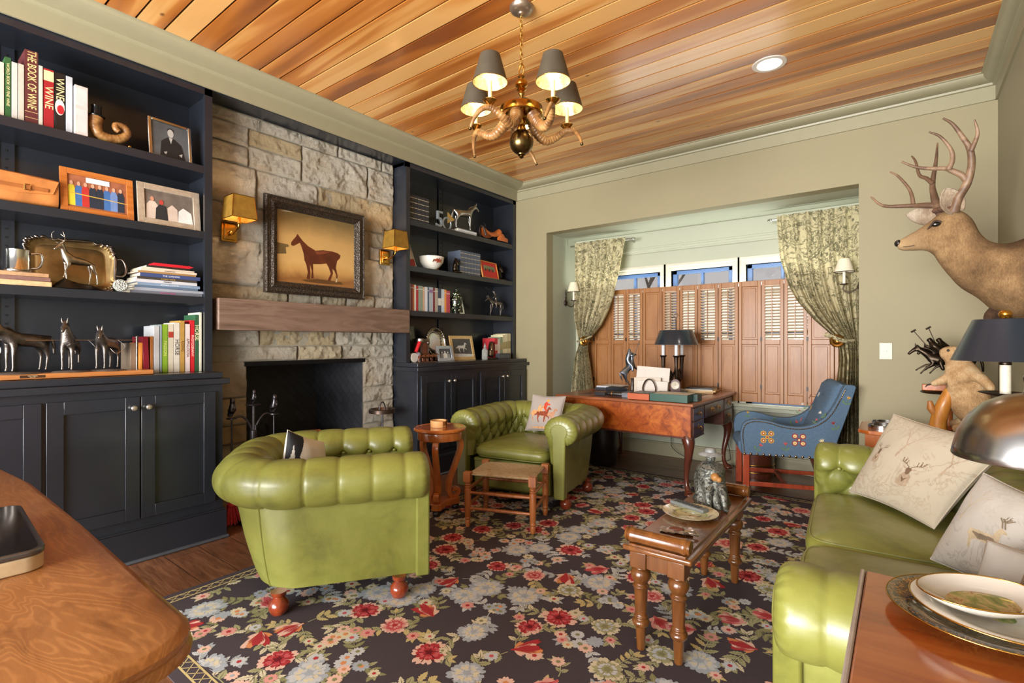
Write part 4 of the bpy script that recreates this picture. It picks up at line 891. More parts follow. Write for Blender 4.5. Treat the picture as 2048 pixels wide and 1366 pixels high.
for x, sg, lab in ((-3.315, 1, 'small bronze sconce with cream shade on the left side of the bay'), (-.274, -1, 'small bronze sconce with cream shade over the right curtain')):
    r = thing('candle_sconce', lab, 'wall sconce', (x, 5.30 if sg < 0 else 5.385, 1.77), 0, 'candle sconces in the bay')
    o = obj('back_plate', B().lathe([(.002, 0), (.012, .01), (.03, .022), (.036, .05), (.02, .075), (.01, .09), (.017, .11), (.008, .13), (.013, .15), (.01, .19), (.002, .215)], 14), m_iron, r, smooth=60); o.scale = (.5, 1, 1); o.location = (sg*.012, 0, -.03)
    obj('arm', B().tube(spline([(sg*.02, 0, .01), (sg*.05, 0, -.02), (sg*.09, 0, -.035), (sg*.13, 0, -.01), (sg*.125, 0, .03)], 5), .006, 8).lathe([(.004, .03), (.03, .034), (.032, .042), (.012, .044)], 16, (sg*.125, 0, 0)), m_iron, r, smooth=60)
    obj('candle', B().cyl((sg*.125, 0, .044), (sg*.125, 0, .15), .012, n=14), M('#e9e4d2', .5, var=.02), r, smooth=60)
    sh = obj('shade', B().lathe([(.078, .145), (.044, .26)], 32, (sg*.125, 0, 0), caps=False), m_linen, r, smooth=60)
    obj('shade_trim', B().tube([(sg*.125 + .078*cos(t), .078*sin(t), .145) for t in [2*pi*j/32 for j in range(33)]], .0025, 6), M('#222222', .6), sh)
sw = thing('light_switch', 'ivory toggle light switch plate on the back wall', 'light switch', (-.098, 4.97, 1.228))
obj('plate', B().box(-.042, .042, -.006, 0, -.066, .066), M('#c6bfa6', .35, var=.02), sw, bev=.003); obj('toggle', B().box(-.005, .005, -.016, -.006, -.006, .012), M('#e9e2cb', .3, var=0), sw, bev=.002)
# ================================================================ fireplace things
pa = thing('horse_painting', 'oil painting of a standing brown horse in an ornate black frame', 'painting', (-3.885, 2.363, 2.062))
Yo, Zo, Yi, Zi = .452, .380, .35, .283; prf = [(0, 0), (.0, .030), (.12, .042), (.2, .034), (.45, .034), (.6, .048), (.72, .036), (.85, .03), (1, .012), (1, 0)]
b = B(); vs = []
for t, d in prf:
    yy, zz = lerp(Yo, Yi, t), lerp(Zo, Zi, t); vs += [(d, -yy, -zz), (d, yy, -zz), (d, yy, zz), (d, -yy, zz)]
b.add(vs, [(4*i+k, 4*i+(k+1) % 4, 4*i+4+(k+1) % 4, 4*i+4+k) for i in range(len(prf)-1) for k in range(4)])
mfr = NT('carved_black_frame'); p = mfr.pos(); v = mfr.n('ShaderNodeTexVoronoi', {'Vector': p, 'Scale': 90.0}).outputs['Distance']
mfr.set(Base_Color=mfr.mix(v, '#1e1a17', '#4c4034'), Roughness=.38, Metallic=.2).bump(v, .8, .006); fr = obj('frame', b, mfr.mat, pa, smooth=30)
b = B()
for t, rr, st in ((.04, .005, .014), (.93, .004, .011)):
    yy, zz, d = lerp(Yo, Yi, t), lerp(Zo, Zi, t), .031 if t < .5 else .025
    for (y0, z0), (y1, z1) in (((-yy, -zz), (yy, -zz)), ((yy, -zz), (yy, zz)), ((yy, zz), (-yy, zz)), ((-yy, zz), (-yy, -zz))):
        n = int(max(abs(y1-y0), abs(z1-z0))/st)
        for i in range(n): b.sph((d, lerp(y0, y1, i/n), lerp(z0, z1, i/n)), rr, 5, 4)
k = obj('beading', b, mfr.mat, fr, smooth=80); k['kind'] = 'stuff'
t = NT('painted_ground'); p = t.pos(); xyz = t.n('ShaderNodeSeparateXYZ', {0: p}); n = t.noise(p, 5, 6, .6, .5)
hz = t.math('ADD', xyz.outputs[2], t.math('MULTIPLY', n, .12)); c = t.ramp(t.math('ADD', t.math('MULTIPLY', hz, 1.5), .5), [(.12, '#a87540'), (.22, '#8a5c30'), (.32, '#c29656'), (.42, '#d1a868'), (.74, '#c29c60'), (.97, '#7a663f')])
c = t.mix(t.math('MULTIPLY', t.ramp(xyz.outputs[1], [(.0, (1,1,1,1)), (1, (0,0,0,1))]), 0.0), c, '#5b4a2c')
t.set(Base_Color=c, Roughness=.35, Coat_Weight=.3).bump(t.noise(p, 90, 3), .2, .001); mg = t.mat
hp = [(-0.246, 0.037), (-0.247, 0.014), (-0.227, 0.01), (-0.173, 0.044), (-0.158, 0.012), (-0.14, -0.039), (-0.133, -0.093), (-0.117, -0.125), (-0.103, -0.191), (-0.115, -0.242), (-0.086, -0.244), (-0.081, -0.188), (-0.085, -0.118), (-0.069, -0.171), (-0.074, -0.235), (-0.051, -0.232), (-0.056, -0.178), (-0.057, -0.115), (0.017, -0.107), (0.067, -0.095), (0.089, -0.129), (0.107, -0.176), (0.078, -0.239), (0.103, -0.24), (0.129, -0.174), (0.123, -0.134), (0.144, -0.151), (0.162, -0.187), (0.151, -0.247), (0.169, -0.245), (0.173, -0.185), (0.156, -0.122), (0.169, -0.062), (0.196, -0.033), (0.201, -0.009), (0.173, 0.007), (0.125, 0.014), (0.035, 0.014), (-0.035, -0.001), (-0.103, 0.028), (-0.153, 0.067), (-0.178, 0.094), (-0.194, 0.113), (-0.206, 0.089), (-0.227, 0.063)]
b = B().box(0, .014, -Yi-.005, Yi+.005, -Zi-.005, Zi+.005)
b.poly([(.0145, y, z) for y, z in ((-.35, .02), (-.26, .015), (-.25, .0), (-.28, -.01), (-.275, -.06), (-.35, -.07))], 2)
b.poly([(.0145, y, z) for y, z in ((-.15, -.255), (.0, -.235), (.22, -.24), (.24, -.262), (.05, -.27), (-.1, -.268))], 3)
b.poly([(.0150, y+.012, z) for y, z in hp], 1)
b.poly([(.0153, y+.012, z) for y, z in ((-.04, -.01), (.03, .005), (.1, .004), (.04, -.02), (-.02, -.03))], 4)
b.poly([(.0153, y, z) for y, z in ((.164, -.247), (.181, -.245), (.184, -.215), (.172, -.21))], 5)
obj('canvas', b, [mg, M('#5a2a18', .35, var=.25, sc=12, name='horse_paint'), M('#6f5a36', .4, var=.2), M('#5f3f20', .4), M('#7d4128', .35, var=.2), M('#c9b28a', .4)], pa, smooth=0)
# skin helper
def skin(name, chains, mat, parent, sub=1, loc=None, **kw):
    me = bpy.data.meshes.new(name); V = []; R = []; E = []; idx = {}
    for ch in chains:
        last = None
        for p in ch:
            key = tuple(round(q, 4) for q in p[:3])
            if key not in idx: idx[key] = len(V); V.append(p[:3]); R.append(p[3])
            k = idx[key]
            if last is not None and last != k: E.append((last, k))
            last = k
    me.from_pydata(V, E, []); me.materials.append(mat); o = bpy.data.objects.new(name, me); COL.objects.link(o); o.parent = parent
    sk = o.modifiers.new('skin', 'SKIN'); sk.use_smooth_shade = True
    for i, r in enumerate(R): me.skin_vertices[0].data[i].radius = (r, r); me.skin_vertices[0].data[i].use_root = (i == 0)
    m = o.modifiers.new('sub', 'SUBSURF'); m.levels = sub; m.render_levels = sub
    if loc: o.location = loc
    return o
m_tool = M('#57555a', .35, .9, var=.2, sc=30, name='wrought_iron')
tr = thing('fireplace_tools', 'wrought iron fireplace tool set with small animal finials and red brush', 'fireplace tools', (-3.72, 1.76, 0))
obj('stand', B().tube([(0, 0, .03), (0, 0, .84)], .011, 8).cyl((.012, .012, .03), (.01, .01, .70), .007).cyl((-.012, -.01, .03), (-.01, -.01, .70), .007).lathe([(.004, .84), (.05, .842), (.055, .85), (.004, .856)], 16).box(-.12, .12, -.10, .10, 0, .03).lathe([(.018, .60), (.024, .605), (.024, .66), (.018, .665)], 10), m_tool, tr, smooth=50, bev=.001)
for sg in (-1, 1): obj('hook_arm', B().tube(spline([(0, 0, .64), (0, sg*.035, .72), (0, sg*.08, .77), (0, sg*.13, .765), (0, sg*.15, .755)], 5), .008, 8), m_tool, tr, smooth=60)
def critter(parent, x, y, z, s, mat=m_tool):
    S_ = lambda a, b_, c, r: (x + a*s, y + b_*s, z + c*s, r*s)
    return skin('animal_finial', [[S_(0, 0, .012, .022), S_(0, 0, .04, .024), S_(.004, 0, .07, .018), S_(.008, 0, .088, .012), S_(.012, 0, .105, .016), S_(.028, 0, .102, .009)], [S_(.004, 0, .07, .018), S_(.022, .008, .062, .006), S_(.03, .004, .052, .005)], [S_(0, 0, .012, .022), S_(-.03, 0, .02, .008), S_(-.04, 0, .05, .009)], [S_(.012, 0, .105, .016), S_(.006, .010, .122, .005)], [S_(.012, 0, .105, .016), S_(.006, -.010, .122, .005)]], mat, parent)
critter(tr, 0, 0, .85, .85)
for sg in (-1, 1):
    h = obj('tool_handle', B().tube([(0, sg*.15, .765), (0, sg*.15, .45)], .0065, 8).lathe([(.004, .758), (.034, .76), (.034, .768), (.004, .77)], 12, (0, sg*.15, 0)).tube([(0, sg*.15, .46), (0, sg*.16, .44), (0, sg*.155, .42), (0, sg*.145, .41), (0, sg*.15, .39)], .006, 8).tube([(0, sg*.15, .39), (-.01, sg*.15, .14)], .006, 8), m_tool, tr, smooth=60)
    critter(h, 0, sg*.15, .768, 1.15)
b = B(); random.seed(3)
for i in range(70): a = random.uniform(0, 2*pi); q = random.random()**.5; b.cyl((-.01 + .018*q*cos(a), -.15 + .022*q*sin(a), .16), (-.01 + .05*q*cos(a), -.15 + .075*q*sin(a), .02 + random.uniform(0, .012)), .0022, n=4)
b.lathe([(.02, .14), (.03, .15), (.028, .165), (.01, .175)], 12, (-.01, -.15, 0)); k = obj('red_bristles', b, M('#c02f3a', .7, var=.2, sc=50), tr); k['label'] = 'red brush bristles'; k['kind'] = 'stuff'
obj('shovel', B().box(-.02, .0, .11, .19, .02, .14), m_tool, tr, bev=.008)
rs_ = thing('iron_ring_stand', 'wrought iron stand with round tray and loop handle right of the firebox', 'stand', (-3.76, 2.94, 0))
obj('pole', B().cyl((0, 0, .02), (0, 0, .65), .009).lathe([(.01, .02), (.11, .0), (.11, .01), (.01, .03)], 20), m_tool, rs_, smooth=50)
obj('tray', B().lathe([(.004, .65), (.10, .65), (.12, .655), (.122, .685), (.112, .69), (.10, .665), (.004, .662)], 30), M('#6b5a50', .35, .9, var=.25, sc=12), rs_, smooth=50)
obj('handle', B().tube([(0, .035*cos(t), .665 + .085*sin(t)) for t in [pi*i/14 for i in range(15)]], .006, 8), m_tool, rs_, smooth=60)
def bark(c1, c2): 
    t = NT('bark'); p = t.pos((1, 1, 1)); n = t.noise(p, 26, 8, .75, .5); t.set(Base_Color=t.ramp(n, [(.35, c1), (.65, c2)]), Roughness=.9).bump(n, 1, .012); return t.mat
gr_ = thing('fire_grate', 'black iron grate in the firebox', 'grate', (-4.2, 2.34, 0))
b = B()
for i in range(7): y = -.3 + .1*i; b.tube([(-.15, y, .12), (.14, y, .12), (.16, y, .18)], .009, 6)
b.box(-.11, -.09, -.32, .32, .10, .115).box(.09, .11, -.32, .32, .10, .115)
obj('bars', b, m_tool, gr_)
for x, y in ((-.1, -.3), (-.1, .3), (.1, -.3), (.1, .3)): obj('leg', B().cyl((x, y, 0), (x, y, .11), .012), m_tool, gr_)
def log(label, p0, p1, r, c1, c2, endc):
    p0, p1 = Vector(p0), Vector(p1); c = (p0+p1)/2; b = B(); d = p1-p0; n = 14; pts = [p0 - c + d*(i/n) + Vector((noise.noise(p0*3 + d*i*.3), noise.noise(p1*3 + d*i*.3), noise.noise(p0 + d*i)))*.015 for i in range(n+1)]
    b.tube(pts, [r*(1 + .12*noise.noise(q*9)) for q in pts], 14); 
    o = obj('firewood_log', b, [bark(c1, c2), M(endc, .8, var=.2, sc=40)], None, smooth=70, loc=c); o.data.polygons[-1].material_index = 1; o.data.polygons[-2].material_index = 1
    return tag(o, label, 'log', 'logs in the fireplace')
log('brown split log lying at the front of the fire grate', (-4.12, 2.05, .215), (-4.08, 2.62, .215), .075, '#3b2a22', '#6e5140', '#9a7650')
log('grey-brown log lying at the back of the fire grate', (-4.28, 2.08, .215), (-4.26, 2.62, .215), .075, '#3a322d', '#7d6a5c', '#a58a66')
log('dark brown log in the second layer of the fire', (-4.14, 2.0, .36), (-4.10, 2.5, .36), .068, '#33231d', '#664737', '#93704c')
log('rough orange-barked log on top of the fire pile', (-4.14, 2.10, .475), (-4.06, 2.50, .485), .048, '#9a4c1e', '#d27a3c', '#c9905c')
log('charred black log standing up on the fire pile', (-4.22, 2.16, .40), (-4.22, 2.12, .62), .035, '#101012', '#26262a', '#2c2c30')
# ================================================================ cushions
def pillow4(name, label, BL, BR, TR, TL, th, mat, draw=None, mats=(), group=None, n=26, gusset=0):
    BL, BR, TR, TL = map(Vector, (BL, BR, TR, TL)); C = (BL+BR+TR+TL)/4; N = (BR-BL).cross(TL-BL).normalized()
    def S_(u, v, sd):
        # corners stay pointed while the sides draw in
        uu, vv = u, v; e = .035*sin(pi*v); f = .035*sin(pi*u); uu = lerp(e, 1-e, u); vv = lerp(f, 1-f, v)
        p = BL*(1-uu)*(1-vv) + BR*uu*(1-vv) + TR*uu*vv + TL*(1-uu)*vv
        h = (max(0, sin(pi*u))*max(0, sin(pi*v)))**.42*th/2; h *= 1 + .10*noise.noise((u*4+th*9, v*4, sd+2)); return p - C + N*h*sd
    b = B(); b.grid(lambda u, v: S_(u, v, 1), n, n); b.grid(lambda u, v: S_(u, v, -1), n, n); 
    m2 = B(); m2.v = b.v; m2.f = [f if i < n*n else f[::-1] for i, f in enumerate(b.f)]; m2.m = b.m
    if draw:
        def inside(x, y, P):
            c = False; j = len(P)-1
            for i in range(len(P)):
                if (P[i][1] > y) != (P[j][1] > y) and x < (P[j][0]-P[i][0])*(y-P[i][1])/(P[j][1]-P[i][1]) + P[i][0]: c = not c
                j = i
            return c
        for pts, mi, lay in sorted(draw, key=lambda q: q[2]):
            x0, x1, y0, y1 = min(p[0] for p in pts), max(p[0] for p in pts), min(p[1] for p in pts), max(p[1] for p in pts)
            for jj in range(max(0, int(y0*n)-1), min(n, int(y1*n)+2)):
                for ii in range(max(0, int(x0*n)-1), min(n, int(x1*n)+2)):
                    if inside((ii+.5)/n, (jj+.5)/n, pts): m2.m[jj*n + ii] = mi
    r = thing(name, label, 'cushion', tuple(C), 0, group); bm_ = obj('cover', m2, [mat, *mats], r, smooth=70)
    edge = [S_(t, 0, 0) for t in [i/12 for i in range(13)]] + [S_(1, t, 0) for t in [i/12 for i in range(1, 13)]] + [S_(1-t, 1, 0) for t in [i/12 for i in range(1, 13)]] + [S_(0, 1-t, 0) for t in [i/12 for i in range(1, 13)]]
    obj('seam', B().tube(edge, .003, 6), mat, r, smooth=80); return r
def stagfab(c0, c1, nm):
    t = NT(nm); p = t.pos(); n = t.noise(p, 7, 6, .65, 1.6); n2 = t.noise(p, 3.5, 3)
    l1 = t.ramp(t.math('ABSOLUTE', t.math('SUBTRACT', n, .5)), [(0, (1,1,1,1)), (.012, (.5,.5,.5,1)), (.035, (0,0,0,1))])
    c = t.mix(t.math('MULTIPLY', l1, t.ramp(n2, [(.42, (0,0,0,1)), (.6, (.6,.6,.6,1))])), c0, c1)
    c = t.mix(t.ramp(n, [(.55, (0,0,0,1)), (.75, (.35,.35,.35,1))]), c, '#b9a88c'); t.set(Base_Color=c, Roughness=.9).bump(t.noise(p, 200, 2), .15, .001); return t.mat
def stag(cx, cy, s, fl=1, front=False):
    T = lambda L: [(cx + x*s*fl, cy + y*s) for x, y in L]; o = []
    if front:
        o += [(T([(-.5, -1), (-.42, -.2), (-.2, .1), (.2, .1), (.42, -.2), (.5, -1), (.2, -1.1), (-.2, -1.1)]), 1, 0), (T([(-.16, .1), (-.2, .45), (-.12, .6), (.12, .6), (.2, .45), (.16, .1), (.06, -.05), (-.06, -.05)]), 2, 1), (T([(-.2, .5), (-.5, .62), (-.45, .48), (-.2, .4)]), 1, 1), (T([(.2, .5), (.5, .62), (.45, .48), (.2, .4)]), 1, 1), (T([(-.3, -.2), (0, -.45), (.3, -.2), (0, -.8)]), 2, 1)]
        for q in (-1, 1): o += [(T([(q*.08, .58), (q*.35, .8), (q*.75, .95), (q*.85, 1.35), (q*.79, 1.35), (q*.68, 1.0), (q*.32, .86), (q*.05, .64)]), 2, 2), (T([(q*.35, .83), (q*.32, 1.2), (q*.38, 1.2), (q*.42, .86)]), 2, 2), (T([(q*.55, .9), (q*.5, 1.35), (q*.57, 1.35), (q*.62, .94)]), 2, 2)]
    else:
        o += [(T([(-1, -.1), (-.9, .25), (-.2, .3), (.35, .35), (.5, .8), (.62, .95), (.9, .8), (.92, .7), (.7, .62), (.72, .2), (.6, -.15), (.62, -.9), (.5, -.9), (.42, -.25), (-.4, -.25), (-.6, -.4), (-.55, -.9), (-.68, -.9), (-.8, -.3)]), 1, 0), (T([(-.8, .1), (.4, .2), (.6, .0), (-.3, -.2)]), 2, 1)]
        for dx in (0, .14): o += [(T([(.58+dx, .95), (.4+dx, 1.3), (.5+dx, 1.75), (.56+dx, 1.75), (.48+dx, 1.32), (.66+dx, .97)]), 2, 2), (T([(.44+dx, 1.25), (.2+dx, 1.5), (.24+dx, 1.54), (.48+dx, 1.33)]), 2, 2), (T([(.47+dx, 1.4), (.75+dx, 1.65), (.78+dx, 1.6), (.5+dx, 1.3)]), 2, 2)]
    return o
def tree(cx, cy, s):
    o = []; rn = random.Random(int(cx*100))
    def br(x, y, a, l, w, d):
        nx, ny = x + l*cos(a), y + l*sin(a); o.append(([(x-w*sin(a), y+w*cos(a)), (nx-w*.5*sin(a), ny+w*.5*cos(a)), (nx+w*.5*sin(a), ny-w*.5*cos(a)), (x+w*sin(a), y-w*cos(a))], 1, 0))
        if d: br(nx, ny, a+rn.uniform(.25, .6), l*.72, w*.6, d-1); br(nx, ny, a-rn.uniform(.25, .6), l*.72, w*.6, d-1)
    br(cx, cy, 1.5, .16*s, .011*s, 4); return o
sm_ = (M('#a08c74', .9, var=.2, sc=40, name='toile_tan'), M('#6d5540', .9, var=.2, sc=40, name='toile_brown'))
pillow4('stag_pillow', 'large cream cushion printed with two stags and bare trees', (-.218, 3.225, .505), (.11, 2.80, .505), (.36, 2.90, .88), (-.03, 3.25, .93), .17, stagfab('#b0a591', '#8c775c', 'stag_linen'), stag(.62, .40, .13, 1, True) + stag(.20, .52, .10, 1, True) + tree(.42, .55, 1.0) + tree(.86, .5, .9) + tree(.08, .6, .8), sm_, 'stag cushions on the sofa', n=170)
pillow4('stag_pillow', 'white stag print cushion leaning in the near half of the sofa', (.085, 2.42, .50), (.34, 2.08, .50), (.44, 2.14, .80), (.235, 2.47, .83), .17, stagfab('#bab5ac', '#8c847c', 'pale_linen'), stag(.52, .42, .17, 1) + tree(.2, .5, .9) + tree(.88, .45, .9), (M('#b9a88a', .9, var=.25, sc=30), M('#7f705c', .9, var=.2, sc=40)), 'stag cushions on the sofa', n=170)
pillow4('linen_cushion', 'small brown and grey linen cushion behind the stacked plates', (.13, 1.93, .515), (.40, 1.77, .515), (.42, 1.84, .74), (.195, 1.97, .735), .12, M('#8c7a68', .9, var=.12, sc=30, bump=.2, name='brown_linen'), [([(0, 0), (.42, 0), (.42, 1), (0, 1)], 1, 0)], (M('#b5b0a8', .9, var=.05),), None, n=60)
ho = lambda cx, cy, s, m: [([(cx + x*s, cy + y*s) for x, y in L], m, k) for k, L in enumerate(([(-1, .1), (-.7, .45), (-.1, .4), (.3, .5), (.5, .95), (.62, 1.0), (.9, .7), (.82, .62), (.62, .7), (.6, .35), (.45, .05), (.75, -.2), (.7, -.5), (.62, -.25), (.3, -.1), (.2, -.8), (.12, -.8), (.1, -.1), (-.4, -.05), (-.55, -.4), (-.4, -.85), (-.5, -.85), (-.68, -.4), (-.75, .0), (-1.1, -.1), (-1.15, .1)],))]
rid = lambda cx, cy, s, m: [([(cx + x*s, cy + y*s) for x, y in [(-.2, .3), (-.25, .9), (.0, 1.15), (.25, .9), (.55, .8), (.5, .68), (.2, .7), (.15, .3), (.3, -.1), (.15, -.1)]], m, 3), ([(cx + (.1+.16*cos(a))*s, cy + (1.25+.16*sin(a))*s) for a in [2*pi*i/10 for i in range(10)]], 5, 4)]
pillow4('horse_rider_cushion', 'light cushion printed with red and brown polo horses and a rider', (-2.70, 3.70, .50), (-2.365, 3.755, .50), (-2.37, 3.865, .815), (-2.69, 3.81, .815), .13, M('#aaa099', .9, var=.05, sc=8, bump=.15, name='greige_linen'), ho(.33, .45, .24, 1) + ho(.72, .42, .22, 4) + ho(.52, .42, .25, 2) + rid(.55, .55, .24, 3) + rid(.36, .5, .16, 1) + [([(.1, .07), (.5, .04), (.9, .08), (.5, .1)], 1, 0)], (M('#d9a06a', .9, var=.3, sc=40), M('#8a3f26', .9, var=.3, sc=40), M('#c9472c', .9), M('#b98a6c', .9, var=.3, sc=40), M('#e0a040', .9)), n=90)
pillow4('monochrome_cushion', 'black and white abstract cushion in the foreground armchair', (-2.65, 1.38, .50), (-2.73, 1.73, .47), (-2.74, 1.71, .70), (-2.655, 1.44, .82), .13, M('#d8d3c8', .8, var=.05, sc=6, name='offwhite_cotton'), [([(0, 0), (.22, 0), (.3, .3), (.2, .6), (.35, 1), (0, 1)], 1, 0), ([(.3, 0), (1, 0), (1, .5), (.8, .6), (.6, .4), (.5, .55), (.4, .3)], 1, 0), ([(.55, .1), (.75, .15), (.8, .35), (.65, .3)], 2, 1), ([(.85, .2), (.95, .2), (.9, .45)], 2, 1), ([(.05, .2), (.12, .5), (.08, .8), (.03, .5)], 2, 1)], (M('#1f2024', .8), M('#c9c5bd', .8)), n=90)
# ================================================================ outdoors behind the bay window
gw = tag(obj('backdrop_wall', B().box(-6, 3, 8.6, 8.8, 0, 2.1).box(-6.1, 3.1, 8.55, 8.85, 2.1, 2.16), M('#e5e1d8', .9, var=.06, sc=5)), 'added pale wall whitening the gaps between the shutter louvers', 'wall')  # added wall, there to look bright white behind the louvers
gl = struct(obj('lawn', B().box(-7, 5, 5.95, 14, -.06, -.02), M('#6f7d52', .95, var=.3, sc=6)))
mt_ = bark('#3a332e', '#6a6058')
for x, y, s, lab in ((-1.1, 10.2, 1.0, 'bare tree outside the right transom window'), (-4.3, 10.5, .9, 'bare tree outside the left transom window')):
    rr = thing('bare_tree', lab, 'tree', (x, y, 0), 0, 'bare trees outside'); rn = random.Random(int(x*10)); b = B()
    def br(p, d, l, r, k):
        q = p + d*l; b.tube([p, (p+q)/2 + Vector((rn.uniform(-.05, .05), 0, 0)), q], [r, r*.85, r*.7], 6)
        if k:
            for _ in range(3 if k > 1 else 2):
                e = (d + Vector((rn.uniform(-.9, .9), rn.uniform(-.5, .5), rn.uniform(-.15, .5)))).normalized(); br(q, e, l*rn.uniform(.6, .8), r*.6, k-1)
    br(Vector((0, 0, 0)), Vector((.1, 0, 1)).normalized(), 1.7*s, .09*s, 5); obj('branches', b, mt_, rr, smooth=70)
# ================================================================ books
m_page = M('#e6dcc3', .9, var=.08, sc=120, name='book_pages')
SPM = Matrix(((0, 0, 1, 0), (0, 1, 0, 0), (-1, 0, 0, 0), (0, 0, 0, 1)))
def book(label, y0, y1, z0, z1, col, group, xf=-3.80, depth=.19, title=None, tc='#e8d9a0', ts=None, bands=None, lean=0, tsx=1, tz=.55):
    w = (y1-y0)/2 - .0008; H = z1-z0; r = thing('book', label, 'book', (xf, (y0+y1)/2, z0), 0, group); t = min(.003, w*.3)
    b = B(); b.box(-.004, 0, -w, w, 0, H).box(-depth, -.004, -w, -w+t, 0, H).box(-depth, -.004, w-t, w, 0, H)
    if bands:
        for zb, hb in bands: b.box(0, .0006, -w, w, zb*H, (zb+hb)*H, 1)
    if title:
        s = ts or min(w*1.7, H*.6/(len(title)*.6)); b.text(title, s, Matrix.Translation((.0008, 0, H*tz)) @ SPM, 1, sx=tsx)
    obj('cover', b, [M(col, .45, var=.07, sc=30), M(tc, .4, var=.05)], r, bev=.0012, segs=1)
    obj('pages', B().box(-depth+.004, -.0045, -w+t, w-t, .003, H-.003), m_page, r)
    if lean: r.rotation_euler = (lean, 0, 0)
    return r
G1 = 'wine books on the top shelf of the left bookcase'
for a in ((.455, .486, 2.793, '#c9c4b6', 'cream book at the far left of the top shelf, beside the dark green one', None), (.4875, .512, 2.828, '#2f5b32', 'dark green book with gold lettering on the top left shelf', 'WORLD BOOK OF FINE WINE'),
          (.513, .538, 2.813, '#c4c1bc', 'white book just right of the dark green book, top shelf', None), (.539, .564, 2.815, '#bfb8ab', 'off-white book touching the left side of the tall burgundy book', None),
          (.565, .620, 2.905, '#5b2a2c', 'tall burgundy book titled The Book of Wine on the top shelf', 'THE BOOK OF WINE'), (.621, .640, 2.840, '#c9c4b8', 'thin white book between the burgundy and the red wine books', None),
          (.642, .686, 2.834, '#9c2027', 'glossy red book titled Wine on the top shelf', 'WINE'), (.688, .734, 2.832, '#161414', 'black book titled Wine with a red glass on its spine', 'WINE'), (.737, .768, 2.83, '#b5bcc4', 'pale blue and white book right of the black wine book', None)):
    y0, y1, zt, c, lab, ti = a; k = {}
    if ti == 'THE BOOK OF WINE': k = dict(ts=.052, tsx=.66, tc='#e3cf8e', bands=[(.08, .004), (.16, .004)], tz=.6)
    elif ti == 'WINE': k = dict(ts=.05, tsx=1.0, tz=.52 if c != '#161414' else .72, bands=[(.80, .17)] if c == '#9c2027' else None)
    elif ti: k = dict(ts=.017)
    r = book(lab, y0, y1, 2.502, zt, c, G1, title=ti, **k)
    if c == '#161414':
        cv = r.children[0]; bb = B(); n = 20; bb.poly([(.0012, .021*cos(2*pi*i/n), .135 + .045*sin(2*pi*i/n)) for i in range(n)], 0); bb.poly([(.0016, .015*cos(2*pi*i/n)+.003, .122 + .026*sin(2*pi*i/n)) for i in range(n)], 1); obj('wine_glass_print', bb, [M('#d8d4cc', .4), M('#b4222c', .4)], r)
pb = thing('booklet', 'pale pink and white booklet standing proud at the end of the wine books', 'book', (-3.775, .802, 2.502), 0, G1)
obj('cover', B().box(-.15, 0, -.030, .030, 0, .285), M('#cbbfba', .6, var=.06, sc=9), pb, bev=.002); obj('printed_panel', B().box(0, .0006, -.026, .026, .02, .15).box(0, .0006, -.026, .026, .17, .27), M('#dcc6c4', .6, var=.1), pb)
G4 = 'horse books on the counter of the left bookcase'
for y0, y1, zt, c, lab, ti, tc in ((1.150, 1.166, 1.336, '#a3662f', 'thin orange-brown book left of the white notebook, left counter', None, ''), (1.168, 1.201, 1.405, '#b9bcc0', 'tall pale grey book left of the bright green book', None, ''),
        (1.203, 1.214, 1.413, '#8a9aa0', 'thin grey book pressed against the bright green book', None, ''), (1.216, 1.247, 1.415, '#7ea32c', 'bright green book on the left counter', 'PASSION', '#d8e08a'), (1.249, 1.279, 1.418, '#c9c1ae', 'cream book with a small red label right of the green book', None, ''),
        (1.281, 1.316, 1.428, '#cdc8bc', 'white book titled Horse in grey letters', 'HORSE', '#4a4a44'), (1.318, 1.345, 1.443, '#b08a45', 'tan striped book right of the white Horse book', 'RIDING', '#6a4a22'), (1.349, 1.377, 1.421, '#d8c9c6', 'pale pink book titled Appaloosa beside the red book', 'APPALOOSA', '#6a3a3a'),
        (1.379, 1.404, 1.447, '#c3202c', 'bright red book left of the dark green Horse book', 'PHOTOGRAPHY', '#f0d8d0'), (1.406, 1.430, 1.486, '#2f5a3c', 'tall dark green book titled Horse with cream letters', 'HORSE', '#e6dfae')):
    bn_ = [(.72, .12)] if 'red label' in lab else None
    book(lab, y0, y1, 1.101, zt, c, G4, title=ti, tc=tc or '#a33a2c', bands=bn_, tz=.68 if c == '#2f5a3c' else .5, ts=.034 if ti == 'HORSE' else None)
book('tall cream book at the right end of the left counter row', 1.432, 1.45, 1.101, 1.503, '#d8d6c0', G4)
book('small brown photo book left of the red book on the left counter', 1.052, 1.09, 1.101, 1.293, '#8d7b68', G4, xf=-3.83)
book('dark red velvet book leaning on the left counter', 1.113, 1.146, 1.101, 1.335, '#7d1528', G4, lean=radians(2))
book('orange book behind the end post of the horse sculpture', 1.093, 1.108, 1.101, 1.296, '#d98a3a', G4)
